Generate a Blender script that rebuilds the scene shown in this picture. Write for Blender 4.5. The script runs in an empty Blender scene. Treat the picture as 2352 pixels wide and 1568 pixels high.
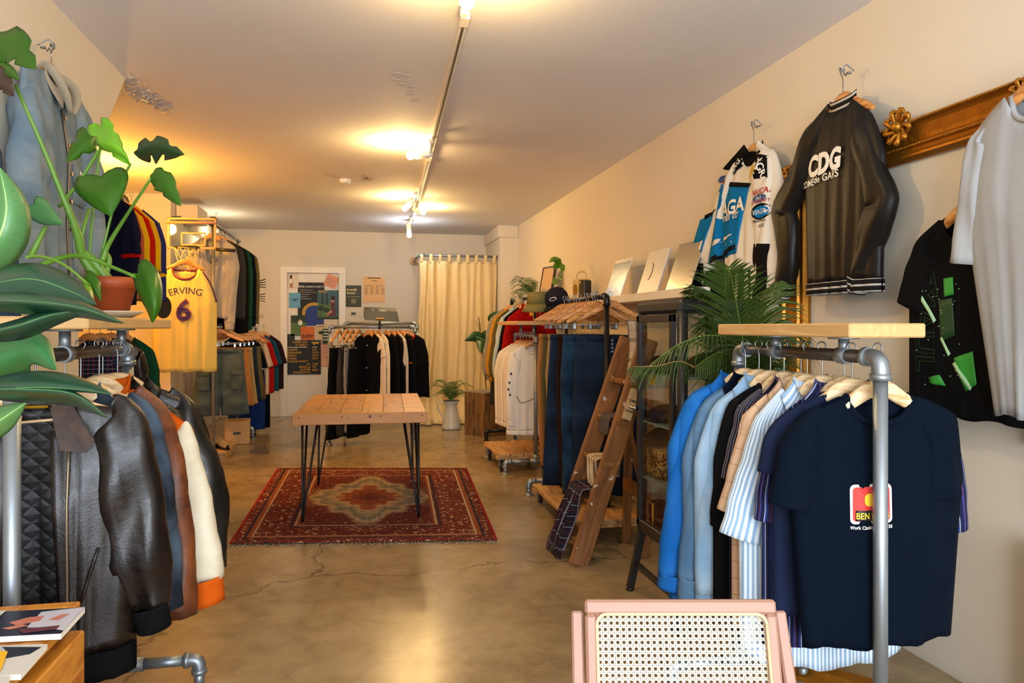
import bpy, math, random
from mathutils import Vector, Matrix
from mathutils.bvhtree import BVHTree
R = random.Random(7)
PI = math.pi
S = bpy.context.scene
COL = S.collection
# ---------------------------------------------------------------- camera maths
FPX = 1680.0; CX = 1176.0; HY = 750.0; CAMH = 1.32
TH = math.atan(351.0 / FPX)
CT, ST = math.cos(TH), math.sin(TH)
def P(px, py, X=None, Y=None, Z=None, D=None):
    a = (px - CX) / FPX; b = (HY - py) / FPX
    dx = a * CT + ST; dy = CT - a * ST; dz = b
    if X is not None: d = X / dx
    elif Y is not None: d = Y / dy
    elif Z is not None: d = (Z - CAMH) / dz
    else: d = D
    return Vector((dx * d, dy * d, CAMH + dz * d))
# ---------------------------------------------------------------- materials
def lin(c):
    if isinstance(c, str):
        c = c.lstrip('#'); c = [int(c[i:i+2], 16) / 255 for i in (0, 2, 4)]
    return tuple((x / 12.92 if x <= .04045 else ((x + .055) / 1.055) ** 2.4) for x in c) + (1,)
class NT:
    def __init__(s, name):
        s.m = bpy.data.materials.new(name); s.m.use_nodes = True
        s.t = s.m.node_tree; s.n = s.t.nodes; s.l = s.t.links
        s.b = s.n['Principled BSDF']
    def new(s, ty, **kw):
        n = s.n.new(ty)
        for k, v in kw.items():
            if k in n.inputs and not hasattr(n, k): n.inputs[k].default_value = v
            else: setattr(n, k, v)
        return n
    def put(s, sock, v):
        if hasattr(v, 'links'): s.l.new(v, sock)
        elif isinstance(v, (tuple, list)) and len(v) == 3 and sock.type == 'RGBA': sock.default_value = (*v, 1)
        else: sock.default_value = v
    def math(s, op, a, b=0.0, c=0.0, clamp=False):
        n = s.n.new('ShaderNodeMath'); n.operation = op; n.use_clamp = clamp
        s.put(n.inputs[0], a); s.put(n.inputs[1], b)
        if op in ('MULTIPLY_ADD', 'COMPARE', 'SMOOTH_MIN'): s.put(n.inputs[2], c)
        return n.outputs[0]
    def mix(s, f, a, b, mode='MIX'):
        n = s.n.new('ShaderNodeMix'); n.data_type = 'RGBA'; n.blend_type = mode
        s.put(n.inputs[0], f); s.put(n.inputs[6], a); s.put(n.inputs[7], b)
        return n.outputs[2]
    def coord(s, which='UV', scale=(1, 1, 1)):
        c = s.n.new('ShaderNodeTexCoord'); m = s.n.new('ShaderNodeMapping')
        m.inputs['Scale'].default_value = scale
        s.l.new(c.outputs[which], m.inputs[0]); return m.outputs[0]
    def noise(s, vec, scale=5, detail=3, rough=.55, dist=0):
        n = s.n.new('ShaderNodeTexNoise'); s.l.new(vec, n.inputs['Vector'])
        n.inputs['Scale'].default_value = scale; n.inputs['Detail'].default_value = detail
        n.inputs['Roughness'].default_value = rough; n.inputs['Distortion'].default_value = dist
        return n.outputs['Fac']
    def voro(s, vec, scale=5, feat='F1', out='Distance'):
        n = s.n.new('ShaderNodeTexVoronoi'); n.feature = feat
        s.l.new(vec, n.inputs['Vector']); n.inputs['Scale'].default_value = scale
        return n.outputs[out]
    def ramp(s, f, stops, interp='LINEAR'):
        n = s.n.new('ShaderNodeValToRGB'); s.l.new(f, n.inputs[0]); e = n.color_ramp.elements
        n.color_ramp.interpolation = interp
        while len(e) < len(stops): e.new(.5)
        for i, (p, c) in enumerate(stops):
            e[i].position = p; e[i].color = c if len(c) == 4 else (*c, 1)
        return n.outputs[0]
    def xyz(s, vec):
        n = s.n.new('ShaderNodeSeparateXYZ'); s.l.new(vec, n.inputs[0]); return n.outputs
    def bump(s, h, strength=.3, dist=.01):
        n = s.n.new('ShaderNodeBump'); s.l.new(h, n.inputs['Height'])
        n.inputs['Strength'].default_value = strength; n.inputs['Distance'].default_value = dist
        s.l.new(n.outputs[0], s.b.inputs['Normal'])
    def base(s, c): s.put(s.b.inputs['Base Color'], c)
    def rough(s, v): s.put(s.b.inputs['Roughness'], v)
_mc = {}
def mat(name, c, rough=.6, metal=0, emit=0, spec=.5, bump=None, var=0, coat=0, coordn='Object'):
    if name in _mc: return _mc[name]
    n = NT(name); b = n.b; L = lin(c)
    b.inputs['Roughness'].default_value = rough; b.inputs['Metallic'].default_value = metal
    b.inputs['Specular IOR Level'].default_value = spec; b.inputs['Base Color'].default_value = L
    if coat: b.inputs['Coat Weight'].default_value = coat; b.inputs['Coat Roughness'].default_value = .15
    if emit: b.inputs['Emission Color'].default_value = L; b.inputs['Emission Strength'].default_value = emit
    if var or bump:
        v = n.coord(coordn); f = n.noise(v, bump[0] if bump else 12, 4)
        if var:
            f2 = n.noise(v, (bump[0] * .3) if bump else 8, 3)
            n.base(n.mix(f2, tuple(x * (1 - var) for x in L[:3]), tuple(min(1, x * (1 + var)) for x in L[:3])))
        if bump: n.bump(f, bump[1], bump[2] if len(bump) > 2 else .003)
    _mc[name] = n.m; return n.m
def cloth(name, c, var=.18, weave=700, rough=.92, fuzz=.0):
    if name in _mc: return _mc[name]
    n = NT(name); L = lin(c)[:3]; uv = n.coord('UV')
    f = n.noise(uv, 9, 4); n.base(n.mix(f, tuple(x * (1 - var) for x in L), tuple(min(1, x * (1 + var)) for x in L)))
    n.rough(rough); n.b.inputs['Specular IOR Level'].default_value = .2 if rough < .8 else .08
    n.b.inputs['Sheen Weight'].default_value = fuzz
    f3 = n.noise(uv, 60, 3); n.bump(f3, .25, .004)
    _mc[name] = n.m; return n.m
def denim(name, c, wear='#c9d6e0', amt=.35, rough=.85):
    if name in _mc: return _mc[name]
    n = NT(name); uv = n.coord('UV'); L = lin(c)[:3]
    big = n.noise(uv, 5, 3); tw = n.noise(n.coord('UV', (220, 40, 1)), 3, 2)
    f = n.math('MULTIPLY', n.math('SUBTRACT', big, .38, clamp=True), amt * 3, clamp=True)
    c1 = n.mix(f, L, lin(wear)[:3])
    c2 = n.mix(n.math('MULTIPLY', tw, .35), c1, tuple(x * .45 for x in L))
    n.base(c2); n.rough(rough); n.b.inputs['Specular IOR Level'].default_value = .15
    n.bump(n.noise(uv, 90, 3), .3, .004); _mc[name] = n.m; return n.m
def leather(name, c, c2, rough=.38, scale=14, bump=.35):
    if name in _mc: return _mc[name]
    n = NT(name); uv = n.coord('UV')
    f = n.noise(uv, scale, 6, .65, .4); n.base(n.ramp(f, [(.35, lin(c)), (.72, lin(c2))]))
    n.rough(n.math('MULTIPLY_ADD', n.noise(uv, 30, 3), .3, rough - .12))
    h = n.math('ADD', n.math('MULTIPLY', n.voro(uv, 220), .2), n.math('MULTIPLY', n.noise(uv, 9, 3), 1.2)); n.bump(h, bump, .004)
    n.b.inputs['Specular IOR Level'].default_value = .5
    _mc[name] = n.m; return n.m
def striped(name, base, bands, hbands=(), rough=.9):
    """bands: (period m, offset 0-1, width 0-1, colour) along UV x; hbands along UV y"""
    if name in _mc: return _mc[name]
    n = NT(name); uv = n.coord('UV'); x = n.xyz(uv); c = lin(base)[:3]
    for ax, bb in ((0, bands), (1, hbands)):
        for (p, o, w, col) in bb:
            fr = n.math('FRACT', n.math('MULTIPLY_ADD', x[ax], 1 / p, o + 50))
            k = n.math('LESS_THAN', fr, w)
            c = n.mix(n.math('MULTIPLY', k, .9 if not hbands else .65), c, lin(col)[:3])
    n.base(c); n.rough(rough); n.b.inputs['Specular IOR Level'].default_value = .2
    n.bump(n.noise(uv, 60, 3), .25, .004); _mc[name] = n.m; return n.m
def wood(name, c1, c2, scale=1, axis=0, rough=.5, coordn='Object', ring=14):
    if name in _mc: return _mc[name]
    n = NT(name); sc = [10 * scale] * 3; sc[axis] = 1.1 * scale
    v = n.coord(coordn, sc); f = n.noise(v, 2.2, 5, .6, 1.2)
    w = n.math('SINE', n.math('MULTIPLY', f, ring)); w = n.math('MULTIPLY_ADD', w, .25, n.math('MULTIPLY', f, .9))
    n.base(n.ramp(w, [(.15, lin(c1)), (.75, lin(c2))])); n.rough(rough); n.bump(w, .15, .002)
    _mc[name] = n.m; return n.m
# ---------------------------------------------------------------- mesh builder
def catmull(pts, n):
    pts = [Vector(p) for p in pts]
    if len(pts) == 2: return [pts[0].lerp(pts[1], i / n) for i in range(n + 1)]
    e = [pts[0] * 2 - pts[1]] + pts + [pts[-1] * 2 - pts[-2]]; out = []; m = len(pts) - 1
    for i in range(n + 1):
        t = i / n * m; k = min(int(t), m - 1); t -= k; a, b, c, d = e[k:k+4]
        out.append(.5 * ((2 * b) + (c - a) * t + (2 * a - 5 * b + 4 * c - d) * t * t + (3 * b - a - 3 * c + d) * t ** 3))
    return out
def interp(vals, t):
    m = len(vals) - 1; x = max(0, min(1, t)) * m; k = min(int(x), m - 1) if m else 0
    return vals[0] if not m else vals[k] + (vals[k + 1] - vals[k]) * (x - k)
class MB:
    def __init__(s): s.V = []; s.F = []; s.UV = []; s.MI = []; s.SM = []
    def face(s, idx, uv=None, mi=0, sm=False):
        s.F.append(list(idx)); s.UV.append(uv); s.MI.append(mi); s.SM.append(sm)
    def box(s, lo, hi, M=None, mi=0, bev=0):
        x0, y0, z0 = lo; x1, y1, z1 = hi; b = len(s.V)
        if bev:
            bx = min(bev, abs(x1-x0)*.4, abs(y1-y0)*.4, abs(z1-z0)*.4)
            import itertools
            idx = {}
            for sx, sy, sz in itertools.product((0, 1), repeat=3):
                for a in range(3):
                    p = [(x0, x1)[sx], (y0, y1)[sy], (z0, z1)[sz]]
                    sg = [1 - 2*sx, 1 - 2*sy, 1 - 2*sz]
                    q = [p[i] if i == a else p[i] + sg[i] * bx for i in range(3)]
                    idx[(sx, sy, sz, a)] = len(s.V); v = Vector(q); s.V.append(M @ v if M else v)
            g = idx
            for a in range(3):
                o = [i for i in range(3) if i != a]
                for side in (0, 1):
                    def k(u, w):
                        c = [0, 0, 0]; c[a] = side; c[o[0]] = u; c[o[1]] = w; return g[(*c, a)]
                    s.face([k(0,0), k(1,0), k(1,1), k(0,1)], mi=mi)
                for u in (0, 1):
                    for w in (0, 1):
                        c0 = [0,0,0]; c0[o[0]] = u; c0[o[1]] = w; c1 = c0[:]; c1[a] = 1
                        s.face([g[(*c0, o[0])], g[(*c1, o[0])], g[(*c1, o[1])], g[(*c0, o[1])]], mi=mi)
            for c in itertools.product((0, 1), repeat=3): s.face([g[(*c, 0)], g[(*c, 1)], g[(*c, 2)]], mi=mi)
            return s
        for z in (z0, z1):
            for x, y in ((x0, y0), (x1, y0), (x1, y1), (x0, y1)):
                v = Vector((x, y, z)); s.V.append(M @ v if M else v)
        for f in ((3,2,1,0), (4,5,6,7), (0,1,5,4), (1,2,6,5), (2,3,7,6), (3,0,4,7)):
            s.face([b + i for i in f], mi=mi)
        return s
    def prism(s, pts, ext, mi=0):
        """closed polygon of 3D points extruded by vector ext"""
        b = len(s.V); n = len(pts); e = Vector(ext); pts = [Vector(p) for p in pts]
        s.V += pts + [p + e for p in pts]
        s.face(range(b, b + n), mi=mi); s.face(reversed(range(b + n, b + 2*n)), mi=mi)
        for i in range(n): j = (i + 1) % n; s.face([b+i, b+n+i, b+n+j, b+j], mi=mi)
        return s
    def tube(s, path, r, n=10, seg=None, caps=True, flat=1, up=None, mi=0, close=False):
        pts = catmull(path, seg) if seg else [Vector(p) for p in path]
        rr = r if isinstance(r, (list, tuple)) else [r]; m = len(pts) - 1
        T = [(pts[min(i+1, m)] - pts[max(i-1, 0)]).normalized() for i in range(m + 1)]
        u = Vector(up) if up else (Vector((0, 0, 1)) if abs(T[0].z) < .9 else Vector((0, 1, 0)))
        b = len(s.V); ln = 0; lens = []
        for i, p in enumerate(pts):
            if i: ln += (p - pts[i-1]).length
            lens.append(ln)
            u = (u - T[i] * u.dot(T[i])); u = u.normalized() if u.length > 1e-6 else T[i].orthogonal().normalized()
            w = T[i].cross(u); q = interp(rr, i / m)
            for k in range(n):
                a = 2 * PI * k / n; s.V.append(p + u * (math.cos(a) * q * flat) + w * (math.sin(a) * q))
        rm = interp(rr, .5)
        for i in range(m):
            for k in range(n):
                j = (k + 1) % n
                uvs = [(k/n*6.28*rm, lens[i]), ((k+1)/n*6.28*rm, lens[i]), ((k+1)/n*6.28*rm, lens[i+1]), (k/n*6.28*rm, lens[i+1])]
                s.face([b+i*n+k, b+i*n+j, b+(i+1)*n+j, b+(i+1)*n+k], uvs, mi, True)
        if caps:
            s.face(reversed(range(b, b + n)), mi=mi); s.face(range(b + m*n, b + (m+1)*n), mi=mi)
        return s
    def cyl(s, a, b2, r, n=16, r2=None, mi=0): return s.tube([a, b2], [r, r2 if r2 is not None else r], n, mi=mi)
    def lathe(s, prof, c=(0, 0, 0), n=24, M=None, mi=0, sx=1, sy=1):
        b = len(s.V); c = Vector(c)
        for r, z in prof:
            for k in range(n):
                a = 2*PI*k/n; v = Vector((math.cos(a)*r*sx, math.sin(a)*r*sy, z)) + c; s.V.append(M @ v if M else v)
        for i in range(len(prof) - 1):
            for k in range(n):
                j = (k+1) % n; s.face([b+i*n+k, b+i*n+j, b+(i+1)*n+j, b+(i+1)*n+k], [(k/n, prof[i][1]), ((k+1)/n, prof[i][1]), ((k+1)/n, prof[i+1][1]), (k/n, prof[i+1][1])], mi, True)
        if prof[0][0] > 1e-5: s.face(reversed(range(b, b+n)), mi=mi)
        if prof[-1][0] > 1e-5: s.face(range(b+(len(prof)-1)*n, b+len(prof)*n), mi=mi)
        return s
    def grid(s, fn, nu, nv, mi=0, sm=True, flip=False, wrapu=False):
        """fn(u,v)->(Vector,(uvx,uvy))"""
        b = len(s.V); uvs = []
        for j in range(nv + 1):
            for i in range(nu + 1):
                p, t = fn(i / nu, j / nv); s.V.append(Vector(p)); uvs.append(t)
        W = nu + 1
        for j in range(nv):
            for i in range(nu):
                q = [j*W+i, j*W+i+1, (j+1)*W+i+1, (j+1)*W+i]
                if flip: q = q[::-1]
                s.face([b+k for k in q], [uvs[k] for k in q], mi, sm)
        return s
    def build(s, name, m, parent=None, M=None, solid=0, sub=0):
        me = bpy.data.meshes.new(name); me.from_pydata([tuple(v) for v in s.V], [], s.F)
        for mm in (m if isinstance(m, (list, tuple)) else [m]): me.materials.append(mm)
        me.polygons.foreach_set('material_index', s.MI); me.polygons.foreach_set('use_smooth', s.SM)
        uv = me.uv_layers.new(name='UVMap'); li = 0; data = [0.0] * (2 * len(me.loops))
        for f, u in zip(s.F, s.UV):
            for k, vi in enumerate(f):
                if u: data[2*li], data[2*li+1] = u[k]
                else:
                    v = s.V[vi]; data[2*li], data[2*li+1] = v.x + v.y, v.z
                li += 1
        uv.data.foreach_set('uv', data); me.update()
        o = bpy.data.objects.new(name, me); COL.objects.link(o)
        if parent: o.parent = parent
        if M is not None: o.matrix_local = M
        if solid: q = o.modifiers.new('Solidify', 'SOLIDIFY'); q.thickness = solid; q.offset = 0
        if sub: q = o.modifiers.new('Subsurf', 'SUBSURF'); q.levels = q.render_levels = sub
        return o
def empty(name, loc, rz=0, M=None):
    o = bpy.data.objects.new(name, None); COL.objects.link(o); o.empty_display_size = .05
    if M is not None: o.matrix_world = M
    else: o.location = loc; o.rotation_euler = (0, 0, rz)
    return o
def tag(o, label, cat, group=None, kind=None):
    o['label'] = label; o['category'] = cat
    if group: o['group'] = group
    if kind: o['kind'] = kind
    return o
def thing(name, label, cat, loc, rz=0, group=None, M=None): return tag(empty(name, loc, rz, M), label, cat, group)
def struct(o): o['kind'] = 'structure'; return o
def copy_tree(o, loc=None, rz=None):
    c = o.copy(); COL.objects.link(c)
    if loc is not None: c.location = loc
    if rz is not None: c.rotation_euler = (0, 0, rz)
    for ch in list(o.children):
        k = ch.copy(); COL.objects.link(k); k.parent = c
        for g in list(ch.children):
            d = g.copy(); COL.objects.link(d); d.parent = k
    return c
def obj(name, fn, m, parent=None, **kw):
    b = MB(); fn(b); return b.build(name, m, parent, **kw)
def box(name, lo, hi, m, parent=None, bev=0, **kw): return MB().box(lo, hi, bev=bev).build(name, m, parent, **kw)
def text(s, size, m, parent=None, M=None, ext=.0006, align='CENTER', bold=0, shear=0, sx=1, name='lettering', wrap=None, off=.003, arc=0, cs=1):
    """text lies in local x/z plane facing -y after M; wrap=BVH of garment body"""
    cu = bpy.data.curves.new('t', 'FONT'); cu.body = s; cu.size = size; cu.align_x = align; cu.align_y = 'CENTER'
    cu.extrude = 0 if wrap else ext; cu.offset = bold * size; cu.shear = shear; cu.resolution_u = 3; cu.space_character = cs
    o = bpy.data.objects.new('t', cu); COL.objects.link(o); dg = bpy.context.evaluated_depsgraph_get(); dg.update()
    me = bpy.data.meshes.new_from_object(o.evaluated_get(dg)); bpy.data.objects.remove(o)
    R90 = Matrix(((sx,0,0,0),(0,0,-1,0),(0,1,0,0),(0,0,0,1)))
    me.transform(R90)
    if arc:
        for v in me.vertices:
            a = v.co.x / arc; r = arc + v.co.z
            v.co.x = math.sin(a) * r; v.co.z = math.cos(a) * r - arc
    if wrap:
        me.transform(M or Matrix())
        for v in me.vertices:
            h = wrap.ray_cast(Vector((v.co.x, -1, v.co.z)), Vector((0, 1, 0)))
            if h[0]: v.co.y = h[0].y - off
        M = None
    me.name = name; me.materials.clear(); me.materials.append(m)
    o = bpy.data.objects.new(name, me); COL.objects.link(o)
    if parent: o.parent = parent
    if M is not None: o.matrix_local = M
    return o
def T3(x, y, z): return Matrix.Translation((x, y, z))
def Rz(a): return Matrix.Rotation(a, 4, 'Z')
def Ry(a): return Matrix.Rotation(a, 4, 'Y')
def Rx(a): return Matrix.Rotation(a, 4, 'X')
# ---------------------------------------------------------------- shared materials
PINE = wood('pine', '#c39a60', '#dfbd84', 1, 1, .55, ring=9); HWOOD = wood('hanger_wood', '#a8682c', '#d99c58', 2.5, 0, .4)
HPALE = wood('hanger_pale_wood', '#c99c68', '#ecd0a2', 2.5, 0, .45)
STEEL = mat('galvanised_steel', '#8f979c', .42, .75, bump=(30, .15, .002), var=.15); CHROME = mat('chrome', '#8e9092', .28, 1)
DPIPE = mat('dark_steel_pipe', '#5c5650', .35, .8, var=.2); BPIPE = mat('black_pipe', '#17181a', .35, .5)
BLACK = mat('black_plastic', '#111214', .4); PAPER = mat('white_paper', '#e9e4d8', .7); RUBBER = mat('black_rubber', '#1a1a1c', .7)
INKW = mat('white_print', '#efece2', .6); INKB = mat('black_print', '#16130f', .6); YTAG = mat('yellow_card', '#f0b51c', .6)
GOLD = mat('gilt', '#a9701f', .38, .75, bump=(60, .3, .004), var=.3)
# ---------------------------------------------------------------- clothes hangers
_hp = {}
def hanger(loc, rz, what, style='wood', w=.21, drop=.075, hook=.055, group=None, label=None):
    """origin = where the hook rests on the rail"""
    key = (style, round(w, 3), round(drop, 3), round(hook, 3))
    lab = label or ('wooden hanger holding the ' + ' '.join(what.split()[:12]))
    if key in _hp: o = copy_tree(_hp[key], loc, rz)
    else:
        o = empty('clothes_hanger', loc, rz); _hp[key] = o
        wm = {'wood': HWOOD, 'pale': HPALE, 'clip': HWOOD}[style]
        zt = -hook - .012
        b = MB(); b.tube([(.004, 0, -.012), (.012, 0, .004), (.005, 0, .016), (-.008, 0, .016), (-.014, 0, .004), (-.008, 0, -.012), (0, 0, -.028), (0, 0, zt - .01)], .0022, 6, 28)
        b.build('hook', CHROME, o)
        b = MB(); prof = [(-w, zt - drop), (-w*.72, zt - drop*.72), (-w*.4, zt - drop*.38), (-w*.15, zt - drop*.06), (0, zt), (w*.15, zt - drop*.06), (w*.4, zt - drop*.38), (w*.72, zt - drop*.72), (w, zt - drop)]
        b.tube([(x, 0, z - .014) for x, z in prof], [.011, .018, .02, .024, .026, .024, .02, .018, .011], 10, 30, flat=1.0, up=(0, 0, 1))
        for v in b.V: v.y *= (.42 if style != 'pale' else .7)
        b.build('shoulder_bar', wm, o)
        if style == 'clip':
            zb = zt - drop - .045
            b = MB(); b.tube([(-w*.72, 0, zt - drop*.7), (-w*.8, 0, zb), (w*.8, 0, zb), (w*.72, 0, zt - drop*.7)], .0025, 6); b.build('trouser_bar', CHROME, o)
            for sx in (-1, 1):
                b = MB(); b.box((sx*w*.6 - .012, -.014, zb - .03), (sx*w*.6 + .012, .014, zb + .004), bev=.004); b.tube([(sx*w*.6, -.016, zb + .006), (sx*w*.6, .016, zb + .006)], .006, 8)
                b.build('clip', CHROME, o)
    tag(o, lab, 'hanger', group); return o
# ---------------------------------------------------------------- tops
def garment(name, label, cat, m, loc, rz=0, group=None, sw=.18, cw=.235, hw=.235, L=.66, T=.03, Th=None, zn=-.085, slope=.055, nw=.085, dip=.075, bdip=.02,
            A=.006, sleeve='short', sl=None, slr=None, spl=0, flat=.42, ls=None, collar='crew', cuff=0, hem=0, open_=0, hemcurve=0, seed=None, placket=False, buttons=0, so=None, sww=None, auto=None,
            cmat=None, smat=None, cufm=None, hemm=None, cm=None, tagm=None, hk=4.5, M=None, yo=0, backlining=None):
    rr = random.Random(seed if seed is not None else R.random() * 1e6); p1, p2, p3 = [rr.random() * 6.28 for _ in range(3)]
    o = thing(name, label, cat, loc, rz, group, M)
    if auto: sw = abs(so[auto][1][0]) + .004; slope = max(.03, zn - so[auto][1][1]); cw = max(cw, sw + .02) if cw < sw else cw
    Th = Th or T * 1.15; zs = zn - slope
    k1 = hk + rr.random() * 2; k2 = k1 * 1.9 + rr.random()
    def topz(x, back):
        ax = abs(x)
        if ax <= nw:
            d = bdip if back else dip
            return zn - d * math.sqrt(max(0, 1 - (ax / nw) ** 2.4))
        return zn - slope * ((ax - nw) / (sw - nw)) ** 1.15
    def surf(u, v, back):
        a = abs(u); sg = 1 if u >= 0 else -1
        xt = u * sw; cwv = sw + (cw - sw) * min(1, v / .28) ** .7 if v < .28 else cw + (hw - cw) * (v - .28) / .72
        x = u * cwv
        zt = topz(xt, back); zh = zn - L + hemcurve * (1 - u * u) * -1 + .006 * math.sin(u * 9 + p1)
        z = zt + (zh - zt) * v
        t = T * min(1, .45 + v * 1.6) + (Th - T) * v
        y = t * max(0, 1 - a ** 3.2) ** .55
        fo = A * (.2 + v) * (math.sin(k1 * PI * u * (1 + .12 * v) + p1 + 1.6 * v) * (.6 + .4 * math.sin(2.2 * u + p3)) + .45 * math.sin(k2 * PI * u + p2 - 2 * v) + .7 * math.sin(5 * v + 3 * u + p3) * (1 - v) + .25 * math.sin(11 * v - 5 * u + p1)) * (1 - a ** 6)
        y = (y if back else -y) + fo + yo
        if not back and open_ and a < .5 :
            x += sg * open_ * (1 - a / .5) * (.55 + .45 * v); 
        return Vector((x, y, z)), (x, z)
    b = MB()
    if open_:
        n = 14
        b.grid(lambda u, v: surf(-1 + u * .9999, v, False), n, 24); b.grid(lambda u, v: surf(.0001 + u * .9999, v, False), n, 24)
    else: b.grid(lambda u, v: surf(u * 2 - 1, v, False), 30, 26)
    b.grid(lambda u, v: surf(u * 2 - 1, v, True), 30, 26, flip=True, mi=1 if backlining else 0)
    body = b.build('body', [m, backlining or m], o, solid=.0025)
    bv = BVHTree.FromPolygons([tuple(v) for v in b.V], b.F)
    o_info = dict(sw=sw, slope=slope, o=o, body=body, bvh=bv, zs=zs, zn=zn, surf=surf)
    def put(fx, fz, off=.004):
        h = bv.ray_cast(Vector((fx, -1, fz)), Vector((0, 1, 0))); return Vector((fx, (h[0].y if h[0] else -T) - off, fz))
    o_info['put'] = put
    # sleeves
    if sleeve != 'none':
        for sg in (-1, 1):
            if so: path = so[sg] if sg in so else [(-x, z) for x, z in so[-sg]]; wd = (sww or {}).get(sg) or (sww or {}).get(0) or ([.03, .08, .13, .13, .115, .10] if sleeve == 'long' else [.03, .08, .13, .15])
            elif sleeve == 'short':
                l = ls or .2; path = [(sw - .05, zs + .018), (sw - .004, zs - .004), (sw + .02, zs - .05), (sw + .035 + spl, zs - l)]; wd = [.03, .08, .13, .15]
            else:
                l = ls or .54; path = [(sw - .05, zs + .018), (sw - .003, zs - .004), (sw + .022, zs - .06), (sw + .04 + spl * .4, zs - l * .4), (sw + .045 + spl, zs - l * .75), (sw + .035 + spl, zs - l)]; wd = [.03, .08, .13, .13, .115, .10]
            if not so: path = [(sg * x, z) for x, z in path]
            op = catmull([(x, yo - .004, z) for x, z in path], 30); q1 = rr.random() * 6; b = MB(); n = 24; m_ = len(op) - 1; ln = 0; pts = []; nns = []
            for i, pnt in enumerate(op):
                tt = (op[min(i+2, m_)] - op[max(i-2, 0)]).normalized(); nn = Vector((-tt.z, 0, tt.x)) * sg; w_ = interp(wd, i / m_); pts.append(pnt - nn * w_ * .5); nns.append(nn)
            rad = [w_ * .5 for w_ in wd]
            for i, pnt in enumerate(pts):
                if i: ln += (op[i] - op[i-1]).length
                nn = nns[i]; w_ = interp(wd, i / m_); ty = min(T * 1.1, w_ * .34) * (.55 + .45 * min(1, i / m_ * 4))
                for k in range(n):
                    a = 2 * PI * k / n; ca = math.copysign(abs(math.cos(a)) ** .85, math.cos(a))
                    fo = A * 1.1 * (math.sin(ln * 26 + ca * 2.2 + q1) * .6 + math.sin(ca * 5 + p2 + ln * 9) * .7) * min(1, i / 8) * (1 - ca ** 6)
                    b.V.append(pnt + nn * (ca * w_ * .5 * (1 + .03 * math.sin(ln * 30 + q1) + .015 * math.sin(ln * 75 + p1))) + Vector((0, math.sin(a) * ty + fo, 0)))
                if i:
                    for k in range(n):
                        j = (k + 1) % n
                        uu = lambda kk: abs(((kk % n) - n * .5)) / n * 2 * .16
                        b.face([(i-1)*n+k, (i-1)*n+j, i*n+j, i*n+k], [(uu(k), -(ln - .02)), (uu(k+1), -(ln - .02)), (uu(k+1), -ln), (uu(k), -ln)], 0, True)
            b.face(list(range(n)), sm=True)
            sv = b.build('sleeve', smat or m, o, solid=.003)
            if cuff:
                e = pts[-1]; tt = (pts[-1] - pts[-3]).normalized(); r0 = rad[-1] * .84; b = MB()
                b.tube([e - tt * .008, e + tt * cuff * .3, e + tt * cuff], [r0 * 1.12, r0 * 1.05, r0 * .98], 20, 6, caps=False, flat=1, up=(tt.z, 0, -tt.x))
                for v in b.V: v.y = (v.y - yo) * min(1, T * 1.15 / r0) + yo
                b.build('cuff', cufm or cmat or m, o, solid=.005)
    # collar
    cm = cm or cmat or m
    def neck(t, back, lift=0, out=0):
        x = -nw + 2 * nw * t; xx = x * (1 + out / nw)
        z = topz(x * .999, back) + lift
        y = (T * .5) * math.sin(PI * t) ** .6 * (1 if back else -1)
        return Vector((xx, y + yo, z))
    if collar == 'crew':
        b = MB()
        for back in (0, 1): b.tube([neck(t / 16, back) + Vector((0, -.002 if not back else .002, 0)) for t in range(17)], .0095, 8, flat=1)
        b.build('neckband', cm, o)
    elif collar in ('shirt', 'stand', 'rib'):
        h = {'shirt': .04, 'stand': .045, 'rib': .05}[collar]; b = MB()
        def band(back):
            def f(u, v):
                p0 = neck(u, back, h * v, .004 * v); return p0, (u * .35, v * h)
            return f
        if collar != 'shirt' or True:
            b.grid(band(1), 20, 3)
            if collar != 'shirt': b.grid(band(0), 20, 3)
        if collar == 'shirt':
            def fl_(side):
                def f(u, v):   # folded leaf of the collar, front
                    t = u * .5 if side < 0 else 1 - u * .5
                    p0 = neck(t, 0, h * .85, .004); dn = .062 * (.75 + .6 * u)
                    p1_ = p0 + Vector((side * (.03 + .02 * (1 - u)), -.022, -dn)); q = p0.lerp(p1_, v); q.y -= .006 * math.sin(PI * v) + .004
                    return q, (u * .2, v * .07)
                return f
            b.grid(fl_(-1), 10, 4); b.grid(fl_(1), 10, 4)
            def bk(u, v):
                p0 = neck(u, 1, h, .004); q = p0 + Vector((0, .022 * v, -.05 * v)); return q, (u * .3, v * .05)
            b.grid(bk, 16, 3)
        b.build('collar', cm, o, solid=.004)
    if hem:
        b = MB(); zt_ = zn - L + .004
        def f(u, v):
            p0, uv = surf(u * 2 - 1, 1, False); return Vector((p0.x * 1.0, p0.y * 1.0 - .005, zt_ - v * hem)), (p0.x, v * hem)
        def g(u, v):
            p0, uv = surf(u * 2 - 1, 1, True); return Vector((p0.x * 1.0, p0.y * 1.0 + .005, zt_ - v * hem)), (p0.x, v * hem)
        b.grid(f, 30, 3); b.grid(g, 30, 3, flip=True); b.build('waistband', hemm or cmat or m, o, solid=.005)
    if placket:
        b = MB(); n = 20
        b.grid(lambda u, v: (put((u - .5) * .032, zn - dip - .01 - v * (L - dip - .03), .005), (u * .03, v * L)), 2, n); b.build('placket', cmat or m, o, solid=.002)
    for i in range(buttons):
        q = put(0, zn - dip - .05 - i * (L - dip - .1) / max(1, buttons - 1), .009)
        b = MB(); b.cyl(q + Vector((0, .003, 0)), q - Vector((0, .002, 0)), .0065, 10); b.build('button', tagm or PAPER, o)
    return o_info
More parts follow.
